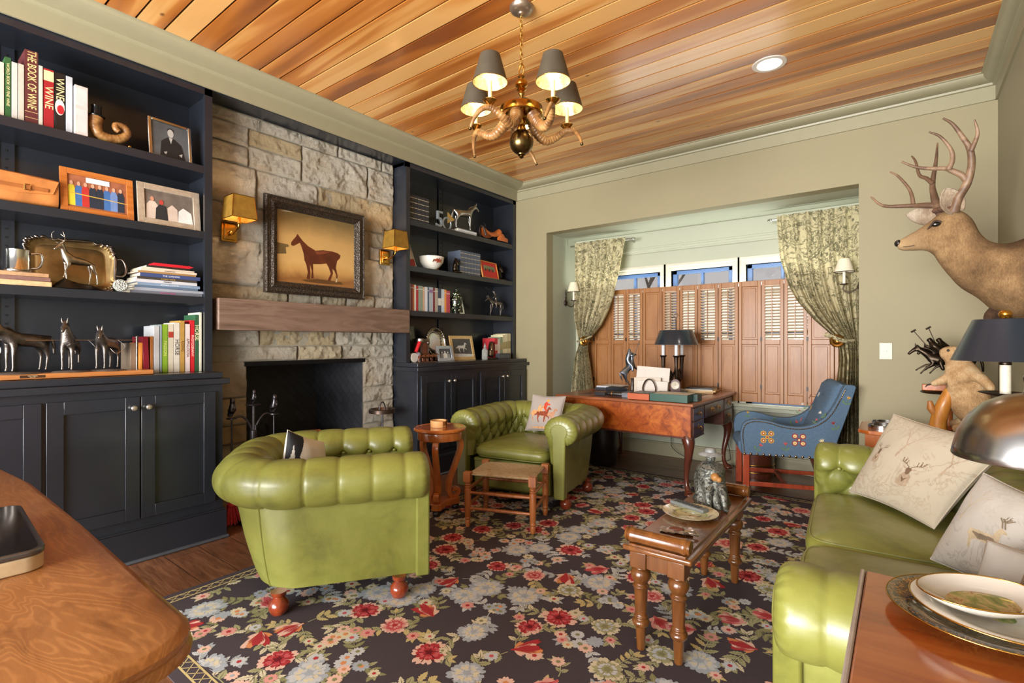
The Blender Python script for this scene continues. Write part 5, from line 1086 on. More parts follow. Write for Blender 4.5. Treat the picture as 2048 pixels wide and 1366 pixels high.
# stacked books
GS = 'stack of books beside the silver tray'; random.seed(8); z = 1.607
for i, (c, h, w, lab, ti, tc) in enumerate((('#6f7480', .020, .205, 'grey art book at the bottom of the book stack, pink lettering', 'BEYOND BELIEF', '#c9558f'), ('#9aa0ab', .018, .20, 'pale grey book second from the bottom of the stack', None, ''), ('#5b6f86', .014, .18, 'slate blue thin book third from the bottom of the stack', None, ''),
        ('#7d93ad', .018, .178, 'light blue book with white title low in the stack', 'JAPANESE COUNTRY', '#e6edf2'), ('#c4c6cc', .020, .175, 'pale silver book in the middle of the stack', 'FRANCE', '#4a4a52'), ('#3f3a35', .016, .170, 'dark brown book with gold titles in the middle of the stack', 'COUNTRY HOUSE', '#c9a860'),
        ('#3c4a78', .024, .172, 'thick navy blue book in the upper half of the stack', 'THE GARDENS', '#cfd4e6'), ('#9c7a4a', .012, .165, 'thin tan book near the top of the stack', None, ''), ('#d8c4b0', .014, .160, 'cream book with dark block letters near the stack top', 'FLOOR BOOKS', '#3a3230'), ('#d0c4b0', .010, .150, 'small cream book second from the top of the stack', None, ''), ('#2f2422', .012, .125, 'small black book under the red one on the stack', None, ''))):
    cy_ = 1.255 + random.uniform(-.012, .012); r = thing('book', lab, 'book', (-3.80, cy_, z), 0, GS); t = .002
    b = B().box(-.004, 0, -w, w, 0, h).box(-.21, -.004, -w, w, 0, t).box(-.21, -.004, -w, w, h-t, h)
    if ti: b.text(ti, h*.62, Matrix.Translation((.0008, 0, h/2)) @ Matrix(((0, 0, 1, 0), (1, 0, 0, 0), (0, 1, 0, 0), (0, 0, 0, 1))), 1)
    obj('cover', b, [M(c, .4, var=.05), M(tc or '#888888', .5)], r, bev=.001, segs=1); obj('pages', B().box(-.206, -.0045, -w+.003, w-.003, t, h-t), m_page, r); z += h + .0006
tag(obj('red_notebook', B().prism([(-.10, 0), (.10, 0), (.13, .012), (.10, .018), (-.10, .018)], -.10, 0, 'x'), M('#c41f2c', .4), loc=(-3.80, 1.27, z)), 'flat red notebook on the very top of the book stack', 'notebook')
# right bookcase rows
ORD = ['leftmost', 'second from the left', 'third from the left', 'third from the right', 'second from the right', 'rightmost']
G5 = 'leather volumes on the top shelf of the right bookcase'; vol = thing
def volume(y0, y1, z0, z1, group, label, c='#4a4d57'):
    r = book(label, y0, y1, z0, z1, c, group, bands=[(.1, .02), (.3, .02), (.5, .02), (.7, .02), (.88, .02)], tc='#c9bfa0'); return r
for i, (a, c) in enumerate(((3.279, 3.317), (3.318, 3.358), (3.359, 3.398), (3.401, 3.449), (3.451, 3.503), (3.506, 3.553))):
    volume(a, c, 2.488, 2.746, G5, '%s of the six black gilt-banded volumes on the top right shelf' % ORD[i], '#2f3138')
G6 = 'grey-blue volumes behind the red frame'
for i, (a, c) in enumerate(((4.012, 4.078), (4.081, 4.131), (4.134, 4.185), (4.188, 4.231), (4.234, 4.281), (4.284, 4.343))):
    volume(a, c, 2.041, 2.30, G6, '%s of the six grey-blue volumes beside the red photo frame' % ORD[i], '#586273')
G7 = 'coloured paperbacks on the third shelf of the right bookcase'
R3 = [(3.279, 3.297, 1.884, '#6d7a52', 'olive thin book at the left end of the coloured row'), (3.298, 3.311, 1.869, '#d9d4c4', 'cream thin book second in the coloured row'), (3.312, 3.332, 1.867, '#8a4f78', 'purple book near the left end of the coloured row'), (3.333, 3.356, 1.865, '#c9773f', 'orange book next to the purple book in the coloured row'),
      (3.357, 3.382, 1.864, '#e4e0d6', 'white book between the orange and the red books'), (3.383, 3.410, 1.855, '#b3343a', 'red book left of the wide sage book'), (3.412, 3.470, 1.86, '#8f9c8b', 'wide sage green book in the coloured row'), (3.472, 3.497, 1.852, '#c8a98c', 'tan book right of the wide sage book'),
      (3.499, 3.534, 1.855, '#d7dbe0', 'pale grey book right of the tan book'), (3.536, 3.555, 1.854, '#4c5f73', 'slate blue thin book in the middle of the coloured row'), (3.557, 3.610, 1.858, '#a7b0b8', 'wide silver-grey book with purple head in the coloured row'), (3.612, 3.636, 1.853, '#7d2430', 'dark red thin book in the coloured row'),
      (3.638, 3.678, 1.856, '#a9a294', 'stone coloured book right of the dark red one'), (3.680, 3.727, 1.852, '#3a4558', 'navy book with white lettering in the coloured row'), (3.729, 3.773, 1.852, '#c3ccd6', 'light blue-grey book right of the navy one'), (3.775, 3.802, 1.85, '#e0913f', 'orange book near the right end of the coloured row'), (3.804, 3.855, 1.841, '#b5485a', 'rose red book at the right end by the black jar')]
for y0, y1, zt, c, lab in R3: book(lab, y0, y1, 1.607, zt, c, G7, bands=[(.78, .12)] if 'silver-grey' in lab else ([(.3, .3)] if 'navy' in lab else [(.85, .03)]), tc='#8a6a90' if 'silver-grey' in lab else '#d8d4c8')
G8 = 'cream books at the right end of the right counter'
for y0, y1, zt, c, lab in ((4.60, 4.655, 1.346, '#b8323a', 'red book standing behind the horse head bust, right counter'), (4.658, 4.70, 1.335, '#dcc9c4', 'pale pink book right of the red book, right counter'), (4.702, 4.752, 1.36, '#8d9a7c', 'sage book in the row at the right end of the counter'), (4.755, 4.795, 1.385, '#d8cfa8', 'cream book right of the sage book'), (4.797, 4.84, 1.392, '#e0d6b4', 'ivory book fourth from the right wall'), (4.842, 4.875, 1.40, '#cbbf95', 'beige book two from the right end of the counter'), (4.877, 4.91, 1.403, '#ded2a4', 'pale yellow book at the extreme right of the counter')):
    book(lab, y0, y1, 1.101, zt, c, G8, bands=[(.4, .3)], tc='#a89a6c' if 'red' not in lab else '#e0cfc0')
# ================================================================ framed pictures
m_silver = M('#c9c6c0', .18, 1, var=.1, sc=12, name='polished_silver'); m_bt = M('#8d837c', .28, 1, var=.25, sc=25, name='cast_silver')
m_bw = M('#4a4b4c', .4, var=.35, sc=14, name='dark_photo'); m_bwl = M('#b9b8b4', .4, var=.1, name='photo_light')
def frame(name, label, y0, y1, z0, h, x, fw, fm, pm, art=(), am=(), tilt=8, turn=0, fd=.014, mat_=None, cat='picture frame', round_=0, roll=0):
    w = (y1-y0)/2; r = thing(name, label, cat, (x, (y0+y1)/2, z0), radians(turn)); r.rotation_euler = (radians(roll), -radians(tilt), radians(turn))
    b = B(); b.box(-fd, 0, -w, -w+fw, 0, h).box(-fd, 0, w-fw, w, 0, h).box(-fd, 0, -w+fw, w-fw, 0, fw).box(-fd, 0, -w+fw, w-fw, h-fw, h)
    obj('frame', b, fm, r, bev=round_ or .002, segs=3); b = B().box(-fd+.002, -fd+.006, -w+fw, w-fw, fw, h-fw)
    iw, ih = 2*(w-fw), h-2*fw
    if mat_: b.box(-fd+.006, -fd+.0065, -w+fw, w-fw, fw, h-fw, len(am)+1); e = mat_
    else: e = 0
    for pts, mi in art: b.poly([(-fd+.0072 + .0002*mi, -iw/2 + e + (iw-2*e)*p, fw + e + (ih-2*e)*q) for p, q in pts], mi)
    obj('picture', b, [pm, *am] + ([M('#d8d4ca', .7, var=.02)] if mat_ else []), r, smooth=0)
    obj('easel_back', B().add([(-fd, -.02, .02), (-fd, .02, .02), (-fd, .015, h*.7), (-fd, -.015, h*.7), (-fd-h*.30, -.02, h*.30*math.tan(radians(tilt)) + .003)], [(0, 1, 2, 3), (0, 4, 1), (3, 2, 4), (1, 4, 2), (0, 3, 4)]), M('#1d1b1a', .8), r)
    return r
def man(cx, s, mb_, mh): return [([(cx-.16*s, 0), (cx-.15*s, .3*s+.1), (cx-.06*s, .42*s+.1), (cx+.06*s, .42*s+.1), (cx+.15*s, .3*s+.1), (cx+.16*s, 0)], mb_), ([(cx+.055*s*cos(a), .1+.52*s + .09*s*sin(a)) for a in [2*pi*i/12 for i in range(12)]], mh)]
frame('silver_photo_frame', 'silver frame with a black and white portrait on the top left shelf', 1.15, 1.41, 2.502, .265, -3.83, .022, m_silver, M('#5b6064', .35, var=.3, sc=6), [([(.2, 0), (.25, .45), (.42, .6), (.6, .6), (.8, .45), (.9, 0)], 1), ([(.51+.085*cos(a), .74+.13*sin(a)) for a in [2*pi*i/14 for i in range(14)]], 2), ([(.46, .6), (.51, .42), (.56, .6)], 2), ([(.51+.09*cos(a), .82+.08*sin(a)) for a in [pi*i/8 for i in range(9)]], 1), ([(.72, .14), (.82, .2), (.8, .08)], 2), ([(.3, .12), (.4, .16), (.36, .06)], 2)], (M('#23262a', .4), m_bwl), tilt=6, turn=4, round_=.006)
art = []
for i, cx_ in enumerate((.06, .18, .29, .41, .53, .65, .77, .89)):
    c_ = (1, 2, 3, 4, 4, 2, 5, 4)[i]; art += [([(cx_-.06, .05), (cx_-.065, .55), (cx_-.04, .68), (cx_+.04, .68), (cx_+.065, .55), (cx_+.06, .05)], c_), ([(cx_+.03*cos(a), .74+.07*sin(a)) for a in [2*pi*k/10 for k in range(10)]], 6)]
art += [([(0, .42), (1, .34), (1, .36), (0, .45)], 7), ([(.62, .22), (.8, .42), (.72, .18)], 1), ([(.3, .82), (.7, .82), (.7, .98), (.3, .98)], 8)]
frame('wooden_photo_frame', 'orange-brown wooden frame with a colour photo of a group cutting a ribbon', .715, 1.065, 2.054, .262, -3.80, .034, wood('amber_wood', '#b5672c', '#cc7f3e', '#8a4718', 'y', 1.5, .3, .5), M('#9a5f44', .4, var=.2, sc=20), art,
      tuple(M(c, .45) for c in ('#d8c93a', '#3f6ca8', '#b93430', '#26303f', '#6a86b8', '#cf9f84', '#d9b04a', '#d9dde2')), tilt=7)
art = [([(.02, 0), (.04, .5), (.1, .62), (.2, .62), (.26, .5), (.28, 0)], 1), ([(.15+.04*cos(a), .7+.09*sin(a)) for a in [2*pi*k/10 for k in range(10)]], 3), ([(.2, 0), (.22, .4), (.3, .55), (.42, .5), (.46, 0)], 2), ([(.33+.045*cos(a), .62+.09*sin(a)) for a in [2*pi*k/10 for k in range(10)]], 4), ([(.46, 0), (.45, .45), (.55, .6), (.66, .45), (.66, 0)], 1), ([(.66, 0), (.68, .4), (.78, .55), (.95, .4), (.98, 0)], 5)]
frame('silver_photo_frame', 'broad brushed silver frame with a group photo right of the wooden frame', 1.085, 1.445, 2.054, .27, -3.80, .04, M('#cfc6b4', .4, .6, var=.15, sc=30, bump=.3, name='brushed_silver'), M('#6b625a', .4, var=.3, sc=12), art, tuple(M(c, .45) for c in ('#c9b8aa', '#2b2d30', '#c08a70', '#b5413a', '#d8d6d2')), tilt=7)
frame('red_photo_frame', 'bright red mat framed photo of racing horses, second right shelf', 4.36, 4.70, 2.041, .205, -3.79, .012, M('#c9863f', .4), M('#ddd6c4', .5), [([(0, .45), (1, .4), (1, 1), (0, 1)], 1)] + [([(.1+.16*i, .3), (.2+.16*i, .35), (.22+.16*i, .6), (.14+.16*i, .7), (.08+.16*i, .55)], 2 + i % 2) for i in range(5)], (M('#7d8c6a', .5), M('#3a2a24', .5), M('#b32a28', .5)), tilt=12, mat_=.042, turn=6)
rf = [o for o in bpy.data.objects if o.get('label', '').startswith('bright red mat')][0]
for c in rf.children:
    if c.name.startswith('picture'): c.data.materials[-1] = M('#cf2a26', .5, var=.03)
frame('silver_photo_frame', 'slim silver frame leaning behind the black ginger jar', 3.99, 4.15, 1.607, .20, -3.87, .022, m_silver, m_bw, man(.5, 1.2, 1, 2), (M('#202124', .4), m_bwl), tilt=14, turn=-8, roll=0)
frame('silver_photo_frame', 'small silver frame with three figures before the silver tray', 3.65, 3.885, 1.101, .165, -3.76, .034, M('#a9aeb8', .3, .8, var=.2, sc=30, name='pewter'), m_bw, man(.25, 1, 1, 2) + man(.5, 1.1, 2, 2) + man(.75, 1, 1, 2), (M('#8a8c90', .4), M('#dcdcd8', .4)), tilt=14)
frame('wooden_photo_frame', 'pale wooden frame with a black and white horse photo on the right counter', 3.93, 4.30, 1.101, .275, -3.83, .036, wood('pale_oak', '#c9a566', '#dcbf86', '#a8834a', 'y', 1.5, .4, .2), m_bw, [(ho(.5, .5, .3, 1)[0][0], 1), ([(0, 0), (1, 0), (1, .15), (0, .2)], 1)], (M('#cfcfcb', .4),), tilt=12)
frame('leaning_photo', 'pale photograph with red flowers leaning at the left of the second right shelf', 3.29, 3.43, 2.041, .27, -3.84, .006, M('#dcdcd6', .5), M('#cdd0cc', .5, var=.08), [([(.2, 0), (1, 0), (1, .28), (.5, .3)], 1), ([(0, 0), (.4, 0), (.3, .2), (0, .15)], 2)], (M('#a3262c', .5, var=.3, sc=40), M('#22262a', .5)), tilt=10, roll=14, cat='photograph')
hb = frame('display_book', 'grey-green horse book standing face out at the left of the right counter', 3.285, 3.52, 1.101, .37, -3.93, .004, M('#5d675f', .4), M('#79847c', .45, var=.25, sc=9), [([(.1, .0), (.9, 0), (.85, .55), (.5, .7), (.2, .5)], 1)], (M('#4a5650', .5, var=.3, sc=10),), tilt=8, cat='book')
bb = B().text('HORSE', .045, Matrix.Translation((.001, .0, .29)) @ Matrix(((0, 0, 1, 0), (1, 0, 0, 0), (0, 1, 0, 0), (0, 0, 0, 1)))).text('WILLIAMS', .022, Matrix.Translation((.001, .0, .34)) @ Matrix(((0, 0, 1, 0), (1, 0, 0, 0), (0, 1, 0, 0), (0, 0, 0, 1)))); obj('title_lettering', bb, M('#c9d6cc', .5), hb)
# ================================================================ animal figures
def horse(name, parent, mat, s, rz=0, loc=(0,0,0), legs=((0,0),(0,0),(0,0),(0,0)), head=(.76, 1.17), thin=1, turn=0, sub=1, ears=.07, tail=1, horns=0):
    hx, hz = head; T = lambda x, y, z, r: (x*s, y*s, z*s, r*s*thin)
    nk = (lerp(.36, hx-.1, .5), lerp(.9, hz+.05, .55)); ht = turn
    bod = [T(-.42, 0, .84, .165), T(-.15, 0, .80, .18), T(.12, 0, .80, .18), T(.32, 0, .86, .15), T(nk[0], ht*.4, nk[1], .105), T(hx-.12, ht*.8, hz+.06, .075), T(hx-.04, ht, hz+.02, .07), T(hx+.06, ht*1.3, hz-.07, .052), T(hx+.13, ht*1.5, hz-.15, .042)]
    ch = [bod]
    for k, (f, y) in enumerate(((1, .1), (1, -.1), (0, .1), (0, -.1))):
        dx, lift = legs[k]
        if f: ch.append([T(.32, 0, .86, .15), T(.31, y, .64, .07), T(.33+dx*.5, y, .40+lift*.5, .034), T(.33+dx*.9, y, .12+lift*.9, .022), T(.35+dx, y, .02+lift, .032)])
        else: ch.append([T(-.42, 0, .84, .165), T(-.40, y, .62, .09), T(-.46+dx*.5, y, .38+lift*.4, .034), T(-.43+dx*.9, y, .12+lift*.9, .022), T(-.41+dx, y, .02+lift, .032)])
    if tail: ch.append([T(-.42, 0, .84, .165), T(-.60, 0, .90, .03), T(-.68, 0, .70, .05), T(-.70, 0, .42, .03)])
    for y in (-.035, .035): ch.append([T(hx-.12, ht*.8, hz+.06, .075), T(hx-.12, ht*.8+y, hz+.06+ears+.06, .014)])
    if horns:
        for y in (-1, 1):
            k0 = T(hx-.06, ht*.9 + y*.02, hz+.10, .02); ch.append([T(hx-.12, ht*.8, hz+.06, .075), k0, T(hx-.08, ht+y*.22, hz+.14, .018), T(hx-.02, ht+y*.38, hz+.26, .016), T(hx+.02, ht+y*.34, hz+.44, .012), T(hx+.0, ht+y*.22, hz+.52, .006)])
            ch.append([T(hx-.02, ht+y*.38, hz+.26, .016), T(hx+.08, ht+y*.30, hz+.36, .008)]); ch.append([T(hx-.08, ht+y*.22, hz+.14, .018), T(hx+.08, ht+y*.16, hz+.22, .008)])
    o = skin(name, ch, mat, parent, sub); o.rotation_euler = (0, 0, rz); o.location = loc
    if name == 'horse' and s > .1:
        b = B(); pk = Vector(((hx-.10)*s, ht*.85*s, (hz+.11)*s)); wt = Vector((.26*s, 0, 1.01*s))
        b.tube([wt, wt.lerp(pk, .5) + Vector((-.05*s, 0, .03*s)), pk], [.035*s, .045*s, .03*s], 6, flat=.4)
        for y in (-.045, .045): b.tube([(pk.x+.02*s, pk.y+y*s, pk.z-.01*s), (pk.x+.03*s, pk.y+y*1.3*s, pk.z+.06*s), (pk.x+.04*s, pk.y+y*1.5*s, pk.z+.13*s)], [.022*s, .024*s, .004*s], 6)
        m = obj('mane_and_ears', b, mat, o, smooth=70)
    return o
m_cast = M('#77716c', .42, 1, bump=.5, bsc=70, var=.45, sc=22, name='cast_pewter', ); m_darkb = M('#3a3026', .35, .9, var=.3, sc=25, name='bronze_patina')
# tethered horses on wooden plinth
hs = thing('horse_sculpture', 'long wooden plinth with cast metal horses tethered to a rope', 'sculpture', (-3.72, .62, 1.102))
obj('plinth', B().box(-.10, .06, -.62, .505, 0, .028), wood('plinth_wood', '#b5703a', '#c98a50', '#8c4e22', 'y', 1.5, .35, .4), hs, bev=.003)
for p_, r_ in (((-.02, -.36), .10), ((-.02, -.10), .11), ((-.02, .13), .09), ((-.02, .30), .09)): obj('ground_patch', B().lathe([(.001, .028), (r_, .028), (r_*.9, .034), (.001, .038)], 18, (p_[0], p_[1], 0)), M('#6d6157', .6, .5, var=.3, sc=30), hs, smooth=60)
horse('horse', hs, m_cast, .215, radians(-62), (-.04, -.06, .036), head=(.70, 1.0), turn=.05); horse('horse', hs, m_cast, .205, radians(-22), (-.05, .13, .036), legs=((0, 0), (0, 0), (-.06, .16), (0, 0)), head=(.55, 1.2), turn=-.02); horse('horse', hs, m_cast, .20, radians(-38), (-.06, .30, .036), head=(.66, 1.05), turn=.12); horse('horse', hs, m_cast, .185, radians(70), (-.02, -.46, .036), head=(.78, .9))
for y in (-.50, .435): obj('post', B().cyl((.0, y, .028), (.0, y, .225), .006).sph((0, y, .228), .009, 8, 5), m_cast, hs)
obj('rope', B().tube([(.0, -.50, .215), (0, -.1, .207), (0, .435, .21)], .0018, 6).tube(spline([(.0, -.18, .21), (.02, -.16, .15), (.01, -.19, .10), (.0, -.18, .06)], 5), .0016, 5).tube(spline([(0, .20, .21), (.02, .22, .18), (.02, .24, .15)], 5), .0016, 5).tube(spline([(0, .34, .21), (.02, .37, .17), (.02, .33, .13), (.01, .30, .16)], 5), .0016, 5), m_silver, hs, smooth=60)
pq = obj('plaque', B().box(.060, .0615, -.095, .005, .007, .021), M('#5a4030', .4, .6), hs, bev=.001); obj('plaque_lettering', B().text('THE STRING', .007, Matrix.Translation((.0618, -.045, .0165)) @ Matrix(((0, 0, 1, 0), (1, 0, 0, 0), (0, 1, 0, 0), (0, 0, 0, 1)))).text('AND TIES', .0055, Matrix.Translation((.0618, -.045, .010)) @ Matrix(((0, 0, 1, 0), (1, 0, 0, 0), (0, 1, 0, 0), (0, 0, 0, 1)))), M('#e0c9a0', .4), pq)
st = thing('stag_figurine', 'cast silver stag figurine with wide antlers before the large tray', 'figurine', (-3.80, .79, 1.607))
obj('rocky_base', B().grid(lambda u, v: ((.05 + .01*sin(9*u))*cos(2*pi*u)*(1-v*.6), (.13 + .015*sin(13*u))*sin(2*pi*u)*(1-v*.5), v*(.028 + .03*max(0, -sin(2*pi*u)))), 24, 5, cu=True, caps=True), m_darkb, st, smooth=50)
horse('stag', st, M('#b5ab9c', .28, 1, var=.35, sc=25, name='antique_silver'), .165, radians(-75), (0, -.0, .03), legs=((.12, .16), (-.06, .0), (-.14, 0), (.02, 0)), head=(.62, 1.24), turn=.1, horns=1, tail=0, thin=.85)
tk = thing('tankard', 'polished pewter tankard with handle on the flat boxes', 'tankard', (-3.80, .54, 1.681))
obj('body', B().lathe([(.001, 0), (.058, 0), (.060, .008), (.054, .016), (.050, .10), (.052, .118), (.049, .12), (.047, .02), (.001, .02)], 30), m_silver, tk, smooth=40); obj('handle', B().tube(spline([(.02, .047, .10), (.025, .085, .105), (.02, .095, .07), (.02, .08, .03), (.01, .05, .022)], 5), .006, 8), m_silver, tk, smooth=60)
z = 1.607
for c, h, y0, y1, lab in (('#c9a67c', .028, .40, .672, 'lower flat tan box under the pewter tankard'), ('#7a5a52', .022, .40, .668, 'brown flat box in the middle under the tankard'), ('#b08a66', .022, .41, .66, 'upper flat light brown box directly under the tankard')):
    tag(obj('flat_box', B().box(-.12, .06, -(y1-y0)/2, (y1-y0)/2, 0, h), M(c, .5, var=.2, sc=40), None, bev=.002, loc=(-3.83, (y0+y1)/2, z)), lab, 'box', 'flat boxes under the tankard'); z += h + .0006
def trayprof(label, loc, W_, H_, tilt, mat1, mat2, name='silver_tray', handles=True, wavy=.006, e=.30):
    r = thing(name, label, 'tray', loc); r.rotation_euler = (0, -radians(tilt), 0)
    rings = [(0, .006), (.72, .006), (.78, .002), (.86, .010), (.93, .018), (.97, .026), (1.0, .022), (1.0, .016)]
    def f(u, v):
        k = v*(len(rings)-1); i = min(int(k), len(rings)-2); q, d = lerp(rings[i][0], rings[i+1][0], k-i), lerp(rings[i][1], rings[i+1][1], k-i)
        a = 2*pi*u; X = math.copysign(abs(cos(a))**e, cos(a)); Y = math.copysign(abs(sin(a))**e, sin(a)); w = wavy*sin(26*a)*(q > .92) 
        return d, (W_/2*q + w)*X, H_/2 + (H_/2*q + w)*Y
    obj('tray_plate', B().grid(f, 160, 21, cu=True), [mat1], r, smooth=60)
    b = B(); pts = [f(i/160, .87) for i in range(161)]; b.tube([(p[0]+.004, p[1], p[2]) for p in pts], [.007 + .003*sin(i*1.3) for i in range(161)], 8); obj('gadrooned_rim', b, mat2, r, smooth=70)
    if handles:
        for sg in (-1, 1): obj('handle', B().tube(spline([(.02, sg*W_/2, H_*.68), (.03, sg*(W_/2+.035), H_*.70), (.03, sg*(W_/2+.055), H_*.56), (.03, sg*(W_/2+.05), H_*.4), (.03, sg*(W_/2+.03), H_*.33), (.02, sg*W_/2, H_*.34)], 6), .007, 8), mat2, r, smooth=70)
    return r
m_tar = M('#9c8358', .42, .95, var=.35, sc=9, name='tarnished_silver')
trayprof('large tarnished silver tray with ornate rim and handles standing on the third shelf', (-3.97, .80, 1.616), .42, .30, 9, m_tar, m_bt)
trayprof('bright oval silver tray on a stand on the right counter', (-3.92, 3.775, 1.13), .27, .32, 10, m_silver, m_silver, name='oval_tray', handles=False, wavy=0, e=1.0)
rst = [o for o in bpy.data.objects if o.get('label', '').startswith('bright oval')][0]
obj('stand', B().box(-.03, .05, -.11, -.10, -.028, .02).box(-.03, .05, .10, .11, -.028, .02).box(.03, .04, -.11, .11, -.02, -.012).tube([(.045, -.105, -.02), (.05, -.105, .03)], .004, 6).tube([(.045, .105, -.02), (.05, .105, .03)], .004, 6), M('#1b1b1d', .4), rst)
gp = thing('glass_paperweight', 'round cut-glass paperweight standing at the foot of the tray', 'paperweight', (-3.785, .99, 1.607))
gm = NT('crystal'); gm.set(Base_Color='#e9efe9', Roughness=.06, Transmission_Weight=.6, IOR=1.5, Specular_IOR_Level=.8); vv = gm.n('ShaderNodeTexVoronoi', {'Vector': gm.pos(), 'Scale': 110.0}).outputs['Distance']; gm.bump(vv, 1, .01); m_cry = gm.mat
gpo = obj('disc', B().lathe([(.002, -.012), (.032, -.011), (.038, -.004), (.038, .004), (.032, .011), (.002, .012)], 30), m_cry, gp, smooth=30); gpo.rotation_euler = (0, pi/2, 0); gpo.location = (0, 0, .038)
# ram's horn ornament
rh = thing('ram_horn_mull', "curled ram's horn with a black cylindrical lid on the top left shelf", 'ornament', (-3.82, .94, 2.502))
P = spline([(0, -.06, .145), (0, -.065, .10), (0, -.05, .05), (.0, 0, .035), (0, .055, .05), (.0, .09, .09), (.005, .075, .125), (.01, .035, .125), (.02, .03, .10), (.025, .045, .085)], 7); n = len(P)
obj('horn', B().tube(P, [lerp(.036, .014, i/(n-1))*(1 + .05*sin(i*2.4)) for i in range(n)], 16), [hornmat()], rh, smooth=80)
obj('lid', B().lathe([(.001, .145), (.042, .145), (.044, .150), (.036, .156), (.026, .16), (.024, .20), (.028, .21), (.001, .21)], 24, (0, -.06, 0)), M('#1a1a1c', .25, .4), rh, smooth=40)
obj('foot', B().sph((.02, .10, .01), .010, 8, 5).sph((0, -.02, .008), .008, 8, 5), m_brass, rh)
# leather satchel
lc = thing('leather_case', 'tan leather case with strap and buckle on the second left shelf', 'case', (-3.84, .54, 2.054)); m_tan = M('#b5733c', .45, var=.3, sc=8, bump=.2, name='tan_leather')
def cs(u, v): a = 2*pi*u; return ((.055)*math.copysign(abs(cos(a))**.4, cos(a))*(1 if .02 < v < .98 else .9), (v-.5)*.33, .085 + (.085 - .016*(v-.3)**2)*math.copysign(abs(sin(a))**.45, sin(a)))
obj('case_body', B().grid(cs, 32, 16, cu=True, caps=True), m_tan, lc, smooth=60)
obj('flap', B().add([(.057, -.165, .165), (.057, .165, .150), (.060, .14, .075), (.060, .0, .055), (.060, -.165, .07), (.054, -.165, .165), (.054, .165, .150), (.055, .14, .075), (.055, .0, .055), (.055, -.165, .07)], [(0, 4, 3, 2, 1), (5, 6, 7, 8, 9), (0, 1, 6, 5), (1, 2, 7, 6), (2, 3, 8, 7), (3, 4, 9, 8)]), m_tan, lc, bev=.001)
obj('strap', B().box(.059, .064, -.165, .12, .082, .10), M('#9a5c2c', .45, var=.2), lc, bev=.001); obj('buckle', B().tube([(.066, .02, .076), (.066, .045, .076), (.066, .045, .106), (.066, .02, .106), (.066, .02, .076)], .0025, 6), m_brass, lc)
# right bookcase ornaments
n5 = thing('anniversary_award', 'clear number 50 award with a gold wedge on the top right shelf', 'award', (-3.82, 3.78, 2.488)); TM = lambda y, z: Matrix.Translation((0, y, z)) @ Matrix(((0, 0, 1, 0), (1, 0, 0, 0), (0, 1, 0, 0), (0, 0, 0, 1)))
c5 = M('#8f979c', .15, .3, var=.1, name='clear_acrylic'); obj('numeral_five', B().text('5', .24, TM(-.06, .085), ext=.012), c5, n5, bev=.001); obj('numeral_zero', B().tube([(0, .05 + .058*cos(t), .068 + .062*sin(t)) for t in [2*pi*i/28 for i in range(29)]], .010, 8), c5, n5, smooth=60)
obj('wedge', B().prism([(.06, .19), (.06, .075), (.16, .125)], -.005, .008, 'x'), M('#c9a45c', .4, .7), n5); obj('base', B().box(-.02, .02, -.13, .13, 0, .008), c5, n5)
hf = thing('silver_horse', 'silver prancing horse statuette standing on white books', 'figurine', (-3.83, 4.10, 2.535)); horse('horse', hf, M('#a9a9a7', .3, 1, var=.3, sc=20, name='silvered_horse'), .235, radians(82), (0, 0, 0), legs=((.12, .22), (-.03, 0), (.05, 0), (-.10, 0)), head=(.80, 1.16)); obj('base', B().box(-.04, .04, -.14, .12, -.003, .004), m_cast, hf)
for z, c, lab in ((2.488, '#c9ccd0', 'lower grey-white book under the silver horse'), (2.511, '#e0e2e4', 'upper white book under the silver horse')): 
    r = thing('book', lab, 'book', (-3.80, 4.13, z), 0, 'books under the silver horse'); obj('cover', B().box(-.004, 0, -.15, .15, 0, .0215).box(-.16, -.004, -.15, .15, 0, .002).box(-.16, -.004, -.15, .15, .0195, .0215), M(c, .4), r); obj('pages', B().box(-.157, -.0045, -.147, .147, .002, .0195), m_page, r)
sd = thing('leather_saddle', 'small tan and black leather saddle ornament on the top right shelf', 'ornament', (-3.82, 4.55, 2.488)); m_or = M('#c0662c', .4, var=.25, sc=14, name='saddle_leather')
obj('seat', B().grid(lambda u, v: ((.055*sin(pi*(u-.5)))*1.0, -.14 + .28*v, .04 + .06*cos(pi*(u-.5)) + .05*(2*abs(v-.45))**2), 14, 16), m_or, sd, smooth=70); obj('cantle', B().tube(spline([(-.05, -.14, .03), (-.03, -.16, .12), (0, -.165, .145), (.03, -.16, .12), (.05, -.14, .03)], 5), .012, 8), M('#2a1c16', .4), sd, smooth=70)
obj('horn', B().tube(spline([(0, -.12, .11), (0, -.10, .165), (0, -.13, .19)], 5), .007, 8), M('#161616', .3), sd, smooth=70)
for sg in (-1, 1): obj('flap', B().grid(lambda u, v, sg=sg: (.06 + .012*sin(pi*u), .02 + (.20 if sg > 0 else .14)*u + .03, .008 + (.03 + (.055 if sg < 0 else .02)*sin(pi*u*.8))*v), 10, 4), m_or, sd, smooth=70)
bw = thing('porcelain_bowl', 'white porcelain bowl painted with galloping horses, second right shelf', 'bowl', (-3.86, 3.64, 2.041)); b = B().lathe([(.001, 0), (.055, 0), (.058, .012), (.09, .035), (.125, .08), (.135, .135), (.131, .135), (.12, .08), (.085, .04), (.001, .02)], 40)
for q, (ph, zz) in enumerate(((-.25, .085), (-.05, .09), (.15, .082), (.05, .075))):
    b.poly([((.131 + .0005*q)*cos(ph + .35*x - .2)*1.0, (.131)*sin(ph + .35*x - .2), zz + .03*y) for x, y in [(-.5, 0), (-.3, .5), (.2, .4), (.5, .9), (.7, .6), (.45, .1), (.7, -.5), (.3, -.1), (-.2, -.1), (-.6, -.7)]], 1 + q % 2)
